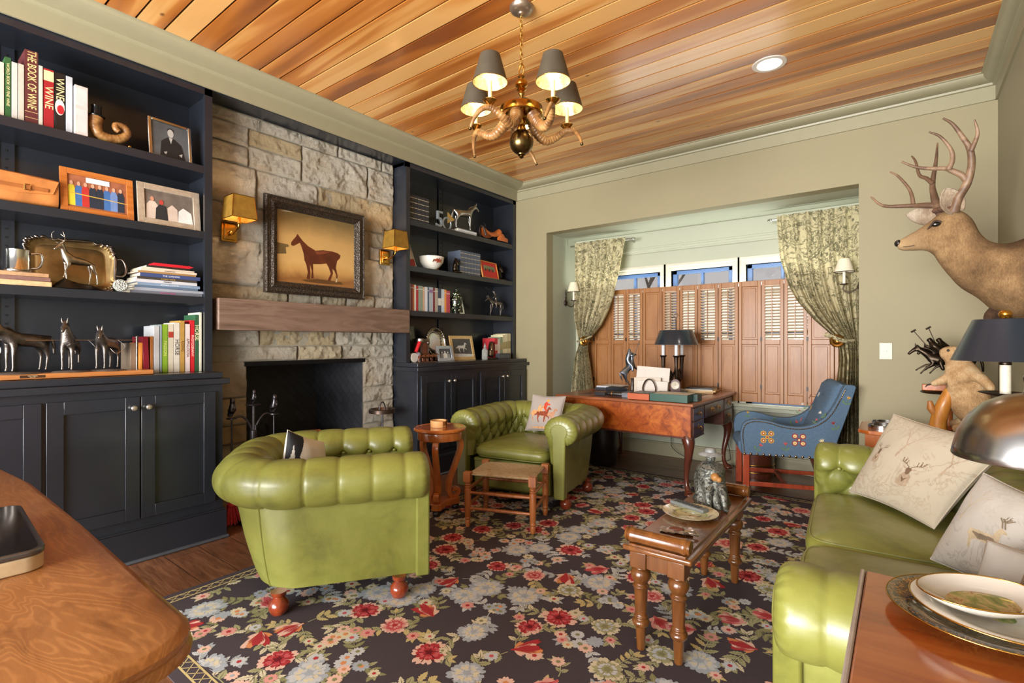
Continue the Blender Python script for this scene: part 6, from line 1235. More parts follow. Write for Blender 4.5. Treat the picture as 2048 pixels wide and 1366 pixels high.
obj('bowl', b, [M('#e2ddd0', .2, var=.02, coat=.6), M('#6b3a26', .4), M('#a3402c', .4)], bw, smooth=50)
tag(obj('ceramic_ball', B().sph((0, 0, .03), .03), M('#b0703c', .4, var=.3, sc=30), None, loc=(-3.99, 3.84, 2.041), smooth=80), 'small brown patterned ball peeking from behind the bowl', 'ornament')
def bust(label, loc, s, m, name='horse_head_bust', rz=radians(-10)):
    r = thing(name, label, 'bookend', loc, rz); T = lambda x, y, z, q: (x*s, y*s, z*s, q*s)
    obj('base', B().box(-.4*s, .4*s, -.35*s, .35*s, 0, .1*s), m_darkb, r, bev=.002)
    skin('head', [[T(-.05, 0, .1, .3), T(-.08, 0, .4, .24), T(-.02, 0, .75, .19), T(.08, 0, .98, .17), T(.2, 0, .88, .15), T(.32, 0, .68, .10), T(.38, 0, .55, .085)], [T(.08, 0, .98, .17), T(.02, .09, 1.2, .04)], [T(.08, 0, .98, .17), T(.02, -.09, 1.2, .04)]], m, r); return r
bust('dark bronze horse head bust left of the grey-blue volumes', (-3.80, 3.94, 2.041), .135, m_darkb); bust('silver-bronze horse head bust before the cream books', (-3.80, 4.53, 1.101), .17, M('#7d6650', .3, .9, var=.3, sc=25), rz=radians(-40))
bust('dark carved bookend partly behind the red frame', (-3.86, 4.76, 2.041), .16, m_darkb, name='carved_bookend')
t = NT('floral_porcelain'); v = t.n('ShaderNodeTexVoronoi', {'Vector': t.pos(), 'Scale': 42.0}); cc_ = t.ramp(v.outputs['Distance'], [(.25, '#c9c6a8'), (.33, '#3f6a48'), (.45, '#10130f')]); cc_ = t.mix(t.ramp(t.noise(t.pos(), 20, 2), [(.55, (0,0,0,1)), (.62, (1,1,1,1))]), cc_, '#11120f'); t.set(Base_Color=cc_, Roughness=.15, Coat_Weight=.6); m_fl = t.mat
gj = thing('ginger_jar', 'black porcelain jar with dense flower pattern and lid, third right shelf', 'jar', (-3.80, 3.95, 1.607)); obj('jar', B().lathe([(.001, 0), (.04, 0), (.042, .02), (.055, .06), (.068, .12), (.066, .16), (.05, .19), (.04, .195), (.001, .195)], 30), m_fl, gj, smooth=50); obj('lid', B().lathe([(.048, .195), (.05, .205), (.035, .225), (.015, .238), (.010, .245), (.016, .255), (.014, .265), (.001, .272)], 24), m_fl, gj, smooth=60)
def rider(parent, mat, s, x=0, z=0, dx=0, dy=0, mallet=None):
    T = lambda a, b_, c, r: (x + a*s, dy + b_*s, z + c*s, r*s); q = [[T(-.05+dx, 0, 1.0, .10), T(-.02+dx, 0, 1.25, .11), T(.05+dx, 0, 1.45, .09), T(.10+dx, 0, 1.58, .05), T(.14+dx, 0, 1.68, .085)]]
    for y in (-1, 1): q.append([T(-.05+dx, 0, 1.0, .10), T(.1+dx, y*.17, .88, .07), T(.05+dx, y*.19, .62, .05), T(.14+dx, y*.2, .52, .04)])
    q.append([T(.05+dx, 0, 1.45, .09), T(.16+dx, .12, 1.3, .04), T(.28+dx, .05, 1.18, .035)]); q.append([T(.05+dx, 0, 1.45, .09), T(-.02+dx, -.16, 1.5, .04), T(.05+dx, -.2, 1.7, .035)])
    o = skin('rider', q, mat, parent)
    obj('mallet', B().tube([T(.05+dx, -.2, 1.68, 0)[:3], mallet], .0022*max(1, s*5), 6).cyl((mallet[0]-.012, mallet[1]-.004, mallet[2]-.004), (mallet[0]+.014, mallet[1]+.004, mallet[2]+.006), .0045, n=8), mat, parent); return o
pr_ = thing('polo_figurine', 'dark bronze polo player on horseback, third right shelf', 'figurine', (-3.84, 4.66, 1.607), radians(-98)); obj('base', B().box(-.16, .12, -.05, .05, 0, .010), m_darkb, pr_, bev=.003); horse('horse', pr_, m_cast, .18, 0, (0, 0, .01), legs=((.16, .12), (.02, 0), (.04, 0), (-.12, 0)), head=(.76, 1.05), thin=.9); rider(pr_, m_cast, .18, mallet=(.13, -.02, .33))
lcup = thing('leather_bucket', 'brown leather dice cup standing behind the red-capped glass', 'container', (-3.86, 3.50, 1.101)); obj('cup', B().lathe([(.001, 0), (.078, 0), (.082, .21), (.085, .225), (.078, .225), (.074, .02), (.001, .02)], 30), M('#5d3324', .3, var=.3, sc=12, coat=.4), lcup, smooth=40); obj('metal_mount', B().lathe([(.084, .19), (.088, .21), (.086, .232), (.080, .232)], 30, caps=False).sph((.085, .02, .19), .018, 10, 7), m_bt, lcup, smooth=60)
rg = thing('red_handled_tool', 'red handle resting over a round white spool on the right counter', 'ornament', (-3.78, 3.36, 1.101)); obj('spool', B().lathe([(.001, -.02), (.045, -.02), (.045, .02), (.001, .02)], 24).at(), M('#cfc8c0', .5, var=.1), rg, loc=(0, -.03, .046)).rotation_euler = (0, pi/2, 0); obj('red_handle', B().tube([(0, .0, .10), (0, .05, .20)], .019, 10), M('#c0202a', .3), rg, smooth=40); obj('grey_knob', B().sph((0, .03, .055), (.03, .035, .05)), M('#8b8a92', .4, .3, var=.3), rg, smooth=80)
ch_ = thing('copper_horses', 'row of tiny copper racing horses at the front of the right counter', 'figurine', (-3.73, 3.46, 1.101)); obj('base', B().box(-.015, .015, -.11, .13, 0, .006), M('#a08272', .3, .9), ch_, bev=.002)
hh = [horse('horse', ch_, M('#a5705a', .3, 1, var=.25, sc=40, name='copper'), .062, pi/2 - .1, (0, -.07 + .055*i, .006), legs=((.12, .1), (.2, .2), (-.1, 0), (.05, .1)), head=(.8, 1.1), sub=0) for i in range(4)]
dc = thing('glass_decanter', 'small cut-glass bottle with pointed stopper on the right counter', 'bottle', (-3.78, 4.40, 1.101)); obj('bottle', B().lathe([(.001, 0), (.035, 0), (.037, .01), (.036, .10), (.025, .12), (.012, .13), (.014, .14)], 12), m_cry, dc, smooth=30); obj('stopper', B().lathe([(.010, .138), (.018, .145), (.012, .158), (.006, .17), (.001, .19)], 12), m_cry, dc, smooth=40)
tag(obj('presentation_box', B().box(-.03, .03, -.10, .10, 0, .065).box(.03, .031, -.085, .085, .012, .053, 1), [M('#3a3c42', .4), M('#5a6068', .3, .5)], None, bev=.003, loc=(-3.74, 4.68, 1.101)), 'small dark box with a grey plate before the cream books', 'box')
# ================================================================ things on the desk
ZD = .7942
def pile(items, loc, rz=0):
    z = loc[2]
    for name, label, cat, w, d, h, c, ox_, oy_, rr in items:
        r = thing(name, label, cat, (loc[0]+ox_, loc[1]+oy_, z), rz + rr, 'papers and books on the desk')
        if cat == 'book':
            obj('cover', B().box(-w/2, w/2, -d/2, -d/2+.003, 0, h).box(-w/2, w/2, -d/2+.003, d/2, 0, .002).box(-w/2, w/2, -d/2+.003, d/2, h-.002, h), M(c, .4), r, bev=.001); obj('pages', B().box(-w/2+.003, w/2-.003, -d/2+.004, d/2-.003, .002, h-.002), m_page, r)
        else: obj('sheets', B().box(-w/2, w/2, -d/2, d/2, 0, h), M(c, .6, var=.04), r, bev=.0008)
        z += h + .0006
pile((('book', 'black ring-bound book at the bottom of the left desk pile', 'book', .25, .30, .026, '#26262a', 0, 0, 0), ('magazine', 'grey-blue magazine in the left desk pile', 'magazine', .24, .29, .008, '#8d9bb0', .0, .01, .05), ('magazine', 'white magazine on top of the left desk pile', 'magazine', .23, .28, .008, '#dfe1e4', .01, 0, -.06)), (-2.45, 4.93, ZD))
pile((('folder', 'buff folder at the bottom of the right desk pile', 'folder', .30, .34, .012, '#d0ad7c', 0, 0, 0), ('folder', 'tan paper folder in the middle of the right desk pile', 'folder', .28, .32, .012, '#e0c79c', .01, .0, .12), ('magazine', 'white papers near the top of the right desk pile', 'paper', .26, .30, .008, '#e6e6e4', .0, .02, .03), ('book', 'slim black book on top of the right desk pile', 'book', .25, .25, .014, '#22252b', .0, .02, .0)), (-1.62, 5.25, ZD), .1)
tag(obj('black_box', B().box(-.055, .055, -.05, .05, 0, .03), M('#1b1b1f', .35), None, bev=.002, loc=(-2.27, 4.36, ZD)), 'flat black box left of the dark case on the desk', 'box')
cm = thing('binocular_case', 'dark leather binocular case lying by the desk edge', 'case', (-2.10, 4.31, ZD)); obj('barrel', B().tube([(-.08, 0, .024), (-.075, 0, .024), (.07, 0, .024), (.085, 0, .024)], [.014, .023, .024, .018], 14), M('#211d1c', .3, var=.3, sc=20), cm, smooth=50); k = obj('brass_ring', B().lathe([(.024, 0), (.026, .004), (.024, .008)], 16), m_brass, cm); k.rotation_euler = (0, pi/2, 0); k.location = (-.04, 0, .024)
rb = thing('rolled_bundle', 'dark rolled bundle of cloth on the left desk pile', 'bundle', (-2.26, 4.62, ZD), .1); obj('roll', B().tube([(-.06, -.06, .03), (-.03, -.02, .034), (.02, .04, .03), (.08, .10, .022)], [.03, .034, .03, .018], 14), M('#2c3038', .5, var=.35, sc=22), rb, smooth=70); obj('sheets', B().box(-.02, .14, -.02, .13, 0, .010), M('#8d97a8', .6), rb)
tag(obj('grey_box', B().box(-.04, .04, -.05, .05, 0, .042), M('#6b6e76', .6, var=.2, sc=60), None, bev=.002, loc=(-1.985, 4.32, ZD)), 'small textured grey box left of the orange tray on the desk', 'box')
def tray(label, x0, x1, y0, y1, h, c, name='desk_tray'):
    t = .006; r = thing(name, label, 'tray', ((x0+x1)/2, (y0+y1)/2, ZD)); a, b_ = (x1-x0)/2, (y1-y0)/2
    obj('tray_walls', B().box(-a, a, -b_, -b_+t, 0, h).box(-a, a, b_-t, b_, 0, h).box(-a, -a+t, -b_+t, b_-t, 0, h).box(a-t, a, -b_+t, b_-t, 0, h).box(-a+t, a-t, -b_+t, b_-t, 0, t), M(c, .4, var=.06), r, bev=.001); return r
r = tray('orange-brown leather desk tray between the grey box and green tray', -1.935, -1.735, 4.20, 4.48, .052, '#b5562a'); obj('contents', B().box(-.08, .08, -.12, .12, .006, .054), M('#2c2c30', .4), r, bev=.004)
r = tray('long dark green leather tray at the front of the desk', -1.725, -1.40, 4.19, 4.45, .064, '#17483a'); obj('papers', B().box(-.15, .15, -.12, .12, .006, .062), M('#cdbfb0', .6), r)
tag(obj('dark_green_box', B().box(-.02, .02, -.06, .06, 0, .06).box(-.022, -.02, -.03, .05, .01, .055, 1), [M('#22403a', .4), M('#c9c9c4', .4)], None, bev=.002, loc=(-1.385 + .0, 4.40, ZD)), 'narrow dark box just right of the green tray', 'box')
lh = thing('letter_holder', 'horseshoe letter holder filled with white envelopes on the desk', 'letter holder', (-1.92, 4.70, ZD), .12)
m_hs = M('#54483c', .35, .9, var=.3, sc=25, name='forged_iron')
for i, (y, s) in enumerate(((-.07, .062), (.0, .055), (.055, .085))): obj('horseshoe', B().tube(spline([(-s*.75, y, .0), (-s*1.0, y, .06*s/.06), (-s*.6, y, .145*s/.07), (0, y, .17*s/.07), (s*.6, y, .145*s/.07), (s*1.0, y, .06*s/.06), (s*.75, y, .0)], 5), .009, 8, flat=.5), m_hs, lh, smooth=70)
obj('holder_base', B().box(-.06, .06, -.08, .07, 0, .006), m_hs, lh)
for i, (x0, x1, y, zt, c, tl, lab) in enumerate(((-.17, .15, .03, .255, '#cfc6bc', .10, 'tall white sheets leaning in the letter holder'), (-.16, .10, -.02, .155, '#c9beae', -.03, 'cream envelopes in the middle of the letter holder'), (-.12, .17, -.045, .125, '#d2cabf', .05, 'short white envelopes at the front of the letter holder'))):
    o = tag(obj('envelopes', B().box(x0, x1, 0, .012, 0, zt), M(c, .6, var=.04), None, bev=.001, loc=(-1.92, 4.70 + y, ZD+.007)), lab, 'paper', 'letters in the horseshoe holder'); o.rotation_euler = (-.08, tl*.6, .12)
ts = thing('rider_trophy', 'pewter rearing horse and lancer statuette on a post at the desk', 'figurine', (-2.15, 4.78, ZD), radians(62))
obj('base', B().lathe([(.001, 0), (.05, 0), (.05, .012), (.02, .02), (.014, .04), (.014, .13), (.02, .14), (.001, .14)], 20), m_cast, ts, smooth=50)
hm = M('#8f99a8', .38, 1, var=.35, sc=25, name='pewter_blue'); o = horse('horse', ts, hm, .185, 0, (.03, 0, .12), legs=((.2, .2), (.1, .15), (0, 0), (-.05, 0)), head=(.70, 1.25)); o.rotation_euler = (0, -radians(32), 0)
o = skin('rider', [[(-.065, 0, .30, .022), (-.055, 0, .35, .027), (-.045, 0, .39, .022), (-.04, 0, .415, .011), (-.035, 0, .44, .019)], [(-.065, 0, .30, .022), (-.03, .04, .27, .015), (-.03, .045, .21, .011)], [(-.065, 0, .30, .022), (-.03, -.04, .27, .015), (-.03, -.045, .21, .011)], [(-.045, 0, .39, .022), (-.02, -.035, .36, .010), (.0, -.035, .39, .009)]], hm, ts); obj('lance', B().cyl((-.05, -.037, .26), (.05, -.033, .49), .003).cyl((.05, -.033, .49), (.06, -.033, .515), .006, .001), hm, ts)
ck = thing('desk_clock', 'small dark red arched desk clock with round white dial', 'clock', (-1.70, 4.75, ZD), .28)
arch = [(-.045, 0), (.045, 0), (.045, .10)] + [(.045*cos(a) if abs(cos(a)) > .01 else 0, .10 + .055*sin(a)**1.0) for a in [radians(k) for k in range(15, 180, 15)]] + [(-.045, .10)]
obj('case', B().prism(arch[::-1], -.018, .018, 'y').box(-.052, .052, -.024, .024, 0, .012), M('#451312', .35, var=.2, name='mahogany_lacquer'), ck, bev=.002)
b = B(); N = 24
b.lathe([(.034, .0), (.038, .003), (.034, .006), (.001, .002)], N); o = obj('dial', b.add([(.0, 0, .0045), (.0015, .0, .0045), (.0015, .018, .0045), (0, .018, .0045)], [(0, 1, 2, 3)], 1).add([(0, 0, .0045), (.014, .006, .0045), (.013, .008, .0045)], [(0, 1, 2)], 1), [M('#c2bba6', .4, var=0), M('#1c1c1c', .5)], ck, smooth=30); o.rotation_euler = (pi/2, 0, 0); o.location = (0, -.019, .095)
obj('name_plate', B().box(-.022, .022, -.0205, -.019, .022, .032), m_brass, ck)
dl = thing('bouillotte_lamp', 'desk lamp with black metal shade, white candles and curled horn arms', 'lamp', (-1.83, 5.13, ZD))
obj('shade', B().lathe([(.218, .478), (.216, .482), (.165, .622), (.160, .626)], 48, caps=False), M('#39424d', .22, .5, var=.08, sc=4, coat=.5, name='black_tole'), dl, smooth=40); obj('shade_inner', B().lathe([(.214, .48), (.162, .624)], 48, caps=False), M('#c9a860', .4, .5), dl, smooth=40)
obj('stem', B().lathe([(.001, 0), (.07, 0), (.072, .012), (.03, .03), (.016, .05), (.022, .09), (.013, .13), (.02, .2), (.013, .25), (.018, .33), (.008, .36), (.006, .62), (.004, .75), (.001, .755)], 20).tube([(.022*cos(t), 0, .775 + .024*sin(t)) for t in [2*pi*i/16 for i in range(17)]], .003, 6), m_iron, dl, smooth=50)
for i, a in enumerate((radians(217), radians(-69), radians(83))):
    c, s_ = cos(a), sin(a); q = lambda r, z: (r*c, r*s_, z)
    obj('horn_arm', B().tube(spline([q(.02, .20), q(.05, .10), q(.09, .10), q(.11, .17), q(.085, .22), q(.05, .19), q(.06, .13), q(.115, .12), q(.13, .2), q(.13, .30), q(.13, .355)], 5), [lerp(.009, .015, i/50) if i < 40 else lerp(.014, .024, (i-40)/10) for i in range(51)], 10).lathe([(.018, .345), (.028, .355), (.036, .368), (.030, .37), (.001, .36)], 20, (.13*c, .13*s_, 0)), m_iron, dl, smooth=60)
    obj('candle', B().cyl(q(.13, .362), q(.13, .50), .017, n=16), M('#d9dade', .45, var=.02, name='candle_white'), dl, smooth=60)
cw = thing('crystal_weight', 'small clear glass paperweight right of the desk clock', 'paperweight', (-1.72, 5.0, ZD)); obj('glass', B().sph((0, 0, .022), (.045, .03, .022), 10, 6), m_cry, cw, smooth=20)
wc = thing('waste_bin', 'dark leather waste bin under the desk beside the far armchair', 'bin', (-2.53, 4.86, 0)); obj('bin_wall', B().lathe([(.001, .01), (.14, 0), (.155, .02), (.17, .44), (.165, .45), (.16, .44), (.145, .03), (.001, .02)], 30), M('#241c1b', .4, var=.25, sc=12), wc, smooth=40); obj('studs', B().lathe([(.171, .40), (.175, .405), (.173, .41)], 30, caps=False), m_brass, wc)
dr = thing('drum_table', 'dark mahogany drum with brass bands behind the blue chair', 'drum table', (-1.13, 5.36, 0)); obj('drum', B().lathe([(.001, 0), (.16, 0), (.165, .02), (.165, .55), (.155, .56), (.001, .56)], 36), m_ddk, dr, smooth=40)
for z in (.05, .085, .12, .5): obj('band', B().lathe([(.165, z), (.170, z+.004), (.170, z+.010), (.165, z+.014)], 36, caps=False), m_brass, dr, smooth=60)
vs_ = thing('small_dish', 'small gilt dish on the drum behind the blue chair', 'dish', (-1.19, 5.30, .561)); obj('dish', B().lathe([(.001, 0), (.03, .002), (.055, .03), (.06, .045), (.055, .045), (.028, .01), (.001, .008)], 20), M('#cbb98f', .3, .5, var=.3, sc=30), vs_, smooth=60)
tag(obj('power_cord', B().tube(spline([(-1.42, 5.40, .60), (-1.41, 5.42, .35), (-1.40, 5.50, .14), (-1.45, 5.56, .06), (-1.75, 5.50, .03), (-2.0, 5.52, .12), (-2.05, 5.60, .28)], 8), .0035, 6), M('#15151a', .5, var=0), None, smooth=80), 'thin black power cord hanging and trailing under the desk', 'cord')
ol_ = thing('wall_outlet', 'ivory outlet plate on the bay wall under the desk', 'outlet', (-1.36, 5.65, .42)); obj('plate', B().box(-.06, .06, -.006, 0, -.038, .038), M('#d9d2bc', .4, var=0), ol_, bev=.003)
# ================================================================ things on the bench
ZB = .4565
def camo():
    t = NT('weathered_metal'); p = t.pos(); n = t.noise(p, 34, 6, .7, 1.2)
    t.set(Base_Color=t.ramp(n, [(.40, '#2b2d2c'), (.48, '#54564f'), (.54, '#8f8f85'), (.6, '#393b38')]), Roughness=.4, Metallic=.5).bump(n, .6, .006); return t.mat
mcm = camo(); pf = thing('poncho_figurine', 'grey metal figurine in a draped poncho and brimmed hat', 'figurine', (-.805, 2.77, ZB), radians(-62))
def pon(u, v):
    a = 2*pi*u; r0 = interp([(1, .035), (.85, .05), (.6, .075), (.35, .085), (.1, .088), (0, .092)], 1-v if False else v) if False else [.094, .09, .086, .08, .072, .056, .034, .026][min(7, int(v*7.999))]
    k = v*7; i = min(6, int(k)); R = [.094, .088, .085, .083, .079, .071, .050, .020]; r0 = lerp(R[i], R[i+1], k-i); Z_ = [0, .03, .07, .11, .15, .182, .204, .214]; z = lerp(Z_[i], Z_[i+1], k-i)
    r0 *= 1 + .10*sin(5*a + 2*z*20)*(1-v) + .05*sin(9*a)*(1-v); return r0*cos(a)*(1.15 if cos(a) > 0 else .9) + (.03*(1-v)**2 if cos(a) > 0 else 0), r0*sin(a)*.92, z
obj('poncho', B().grid(pon, 60, 28, cu=True, caps=True), mcm, pf, smooth=80)
obj('head', B().sph((.012, 0, .232), (.026, .024, .030)).sph((.03, 0, .232), (.006, .005, .007), 8, 5), mcm, pf, smooth=80)
obj('hat', B().lathe([(.001, .282), (.018, .280), (.026, .274), (.028, .262), (.058, .252), (.061, .247), (.024, .250), (.001, .25)], 26, (.006, 0, 0)), M('#8e9191', .6, .3, var=.3, sc=30), pf, smooth=50)
skin('arm', [[(.02, -.055, .18, .018), (.07, -.045, .13, .016), (.10, -.005, .125, .012)], [(.02, .055, .18, .018), (.07, .06, .14, .016), (.15, .05, .11, .013)]], mcm, pf)
skin('legs', [[(.04, .02, .09, .034), (.11, .035, .10, .028), (.15, .035, .05, .018), (.165, .035, .012, .014), (.195, .038, .010, .012)], [(.04, .02, .09, .034), (.10, -.03, .085, .03), (.13, -.035, .04, .02), (.14, -.035, .012, .014), (.17, -.035, .010, .012)]], mcm, pf)
obj('gourd', B().sph((.085, .005, .150), (.030, .022, .022)).sph((.11, .02, .142), (.016, .014, .014)), M('#9c6c38', .5, var=.2, sc=20), pf, smooth=80)
pl = thing('decorated_plate', 'cream plate with painted hunting rim lying on the bench under the remote', 'plate', (-.815, 2.48, ZB))
tp = NT('painted_plate'); q = tp.n('ShaderNodeSeparateXYZ', {0: tp.pos()}); rr_ = tp.math('SQRT', tp.math('ADD', tp.math('MULTIPLY', q.outputs[0], q.outputs[0]), tp.math('MULTIPLY', q.outputs[1], q.outputs[1])))
cc2 = tp.ramp(tp.math('MULTIPLY', rr_, 6.0), [(.0, '#d9cfa4'), (.42, '#d3c88f'), (.45, '#8f9a52'), (.5, '#ddd3aa'), (.9, '#e2dbc0')]); cc2 = tp.mix(tp.math('MULTIPLY', tp.ramp(tp.noise(tp.pos(), 34, 4, .6), [(.55, (0,0,0,1)), (.62, (1,1,1,1))]), .7), cc2, '#7d5a48'); tp.set(Base_Color=cc2, Roughness=.15, Coat_Weight=.5)
obj('plate', B().lathe([(.001, 0), (.07, 0), (.078, .004), (.10, .012), (.128, .018), (.130, .021), (.10, .016), (.08, .009), (.07, .005), (.001, .004)], 48), tp.mat, pl, smooth=50)
rm = thing('remote_control', 'grey remote control lying across the painted plate', 'remote control', (-.835, 2.52, ZB+.0225), radians(-16)); rm.rotation_euler = (0, radians(0), radians(-20))
obj('body', B().box(-.10, .10, -.024, .024, 0, .018), M('#6d7270', .4, var=.1), rm, bev=.006, segs=3)
for i in range(9):
    for j in range(3):
        if i == 0 and j == 0: k0 = obj('button', B().box(-.005, .005, -.004, .004, .0175, .0205), M('#33383a', .5), rm, bev=.001); o = k0
        else: o = k0.copy(); COL.objects.link(o)
        o.location = (-.075 + .017*i, -.014 + .014*j, 0)
gs = thing('wrapped_sweets', 'small foil and paper wrappers at the near end of the bench', 'wrapper', (-.79, 2.22, ZB), .3); random.seed(2)
obj('wrapper', B().grid(lambda u, v: (-.07 + .14*u, -.035 + .07*v, .006 + .010*abs(noise.noise((u*5, v*5, 1)))*2), 14, 10), [M('#a8a29c', .25, .5, var=.3, sc=30)], gs, smooth=0); obj('brown_piece', B().sph((0, 0, .014), (.035, .018, .010), 12, 7), M('#6d3a28', .4), gs, smooth=80); obj('wire_loop', B().tube(spline([(.03, -.02, .01), (.07, -.01, .02), (.09, -.04, .012), (.06, -.05, .02), (.03, -.03, .01)], 5), .004, 6), m_silver, gs, smooth=80)
# ================================================================ end table: plates and dome lamp
ZT_ = .7765
def plate(name, label, c, r_, prof, mats, z, sy=1, rz=0, art=None):
    r = thing(name, label, 'plate' if 'bowl' not in name else 'bowl', (c[0], c[1], z), rz, 'plates on the end table'); b = B(); b.at(sc=(1, sy, 1)); b.lathe([(p*r_, q) for p, q in prof], 72)
    obj('plate_body', b, mats[0], r, smooth=50); b = B(); b.at(sc=(1, sy, 1)); rim = max(prof, key=lambda t: t[0]); b.tube([(rim[0]*r_*cos(t), rim[0]*r_*sin(t), rim[1]) for t in [2*pi*i/72 for i in range(73)]], .0016, 6); obj('gilt_rim', b, m_gold, r, smooth=80)
    if art: art(r, r_, sy)
    return r
t = NT('black_gilt_porcelain'); n = t.noise(t.pos(), 42, 5, .6, 2.2); t.set(Base_Color=t.mix(t.ramp(t.math('ABSOLUTE', t.math('SUBTRACT', n, .5)), [(0, (1,1,1,1)), (.03, (0,0,0,1))]), '#14110f', '#c08a3c'), Roughness=.12, Coat_Weight=.7); m_bp = t.mat
m_por = M('#cdc7bc', .1, var=.02, coat=.7, name='white_porcelain'); pf_ = [(.001, 0), (.55, 0), (.6, .004), (.68, .010), (.97, .020), (1, .022), (.97, .023), (.68, .014), (.6, .008), (.001, .005)]
plate('dinner_plate', 'black plate with gold scrollwork rim at the bottom of the plate stack', (.125, 1.285), .150, pf_, [m_bp], ZT_)
def scene(r, r_, sy): obj('painted_scene', B().poly([(.55*r_*cos(a)*(1+.05*sin(5*a)), .55*r_*sin(a)*sy, .0058 if sy == 1 else .0105) for a in [2*pi*i/40 for i in range(40)]]), sc_mat, r, smooth=0)
t = NT('landscape_print'); n = t.noise(t.pos(), 22, 6, .65, .6); t.set(Base_Color=t.ramp(n, [(.3, '#3f5a2c'), (.45, '#7f8f4a'), (.55, '#c3b07c'), (.65, '#8a5c34'), (.8, '#dfe2dc')]), Roughness=.12, Coat_Weight=.6); sc_mat = t.mat
plate('dinner_plate', 'white plate with gold edge and faint landscape in the middle of the stack', (.142, 1.262), .130, pf_, [m_por], ZT_+.0205, art=scene)
plate('oval_bowl', 'oval white bowl with green landscape on top of the plate stack', (.118, 1.262), .105, [(.001, 0), (.5, 0), (.55, .003), (.8, .013), (.98, .026), (1, .029), (.95, .027), (.75, .015), (.5, .008), (.001, .007)], [m_por], ZT_+.036, sy=.72, rz=radians(37.6), art=scene)
sl = thing('dome_lamp', 'pharmacy style lamp with a polished silver dome shade above the plates', 'lamp', (.42, 1.24, ZT_))
dcx, dcy, dz_ = .222-.42, 1.54-1.24, 1.045-ZT_
obj('dome_shade', B().lathe([(.131, 0), (.133, .003), (.130, .02), (.122, .055), (.105, .09), (.078, .12), (.045, .138), (.015, .145), (.012, .155), (.001, .158)], 56, (dcx, dcy, dz_), caps=False), M('#aaa8a6', .24, 1, var=.25, sc=5, name='brushed_silver_dome'), sl, smooth=60)
obj('stand', B().lathe([(.001, 0), (.07, 0), (.07, .01), (.02, .02), (.008, .03)], 30).cyl((0, 0, .02), (0, 0, .46), .007).tube(spline([(0, 0, .45), (dcx*.5, dcy*.5, .47), (dcx, dcy, .455), (dcx, dcy, dz_+.15)], 6), .006, 8), m_nickel, sl, smooth=50)
# ================================================================ far side table and taxidermy
bt_ = thing('side_table', 'orange-brown wooden side table in the corner behind the sofa', 'side table', (.13, 4.29, 0))
obj('table_top', B().prism([(-.36, -.20), (-.30, -.26), (.38, -.26), (.38, .26), (-.30, .26), (-.36, .20)], .695, .72), m_cher, bt_, bev=.005); obj('cabinet', B().box(-.32, .37, -.23, .23, .06, .695), m_cher, bt_, bev=.003)
for x in (-.29, .34):
    for y in (-.2, .2): obj('foot', B().box(x-.025, x+.025, y-.025, y+.025, 0, .06), m_cher, bt_)
for x, y, z, lab in ((-.10, 4.22, .721, 'silver ring coaster lying nearest on the side table'), (-.085, 4.42, .721, 'silver ring coaster lying farther back on the side table')):
    r = thing('silver_coaster', lab, 'coaster', (x, y, z), 0, 'silver coasters on the side table'); obj('rim', B().lathe([(.078, 0), (.082, 0), (.082, .022), (.078, .022), (.078, .004)], 40, caps=False), m_silver, r, smooth=40); obj('base', B().lathe([(.001, 0), (.079, 0), (.079, .004), (.001, .004)], 40), M('#4a3a2c', .5), r)
def fur(c1, c2, c3, nm, sc=9):
    t = NT(nm); p = t.pos(); n = t.noise(p, sc, 5, .6); f = t.noise(t.pos((1, 1, .35)), 150, 4, .8); s = t.math('ADD', t.math('MULTIPLY', n, .65), t.math('MULTIPLY', f, .35))
    t.set(Base_Color=t.ramp(s, [(.36, c1), (.5, c2), (.62, c3)]), Roughness=.9, Specular_IOR_Level=.15).bump(f, .9, .006); return t
sp = thing('stump_mount', 'cut branch and carved base the prairie dog leans on', 'wood mount', (.24, 4.13, .721))
obj('trunk', B().tube(spline([(-.06, .0, .02), (-.055, -.01, .10), (-.03, -.02, .2), (.0, -.01, .28)], 6), [.048, .047, .046, .045, .044, .043, .042, .042, .041, .040, .039, .038, .037, .036, .035, .034, .033, .033, .032], 18), wood('yellow_branch', '#b87428', '#cf8f3c', '#8a5218', 'z', 2, .45, .2), sp, smooth=70)
obj('branch_stub', B().tube([(-.06, -.01, .12), (-.095, -.03, .17), (-.10, -.03, .21)], [.026, .022, .012], 12), wood('stub', '#a5662c', '#bf8040', '#7a4818', 'z', 2, .5, .1), sp, smooth=70)
obj('carved_base', B().box(-.13, .13, -.08, .08, 0, .022), m_ddk, sp, bev=.006); obj('rope_edge', B().tube([(-.13 + .26*i/60, -.083, .014 + .003*sin(i*1.4)) for i in range(61)], [.007 + .003*sin(i*1.4) for i in range(61)], 8), M('#8a6a4a', .7, var=.3, sc=40), sp, smooth=80)
mf = fur('#8a6c4a', '#b8946a', '#cfb58e', 'prairie_fur').mat; mo_ = thing('prairie_dog_mount', 'tan prairie dog taxidermy standing upright against a branch', 'taxidermy', (.31, 4.15, .76))
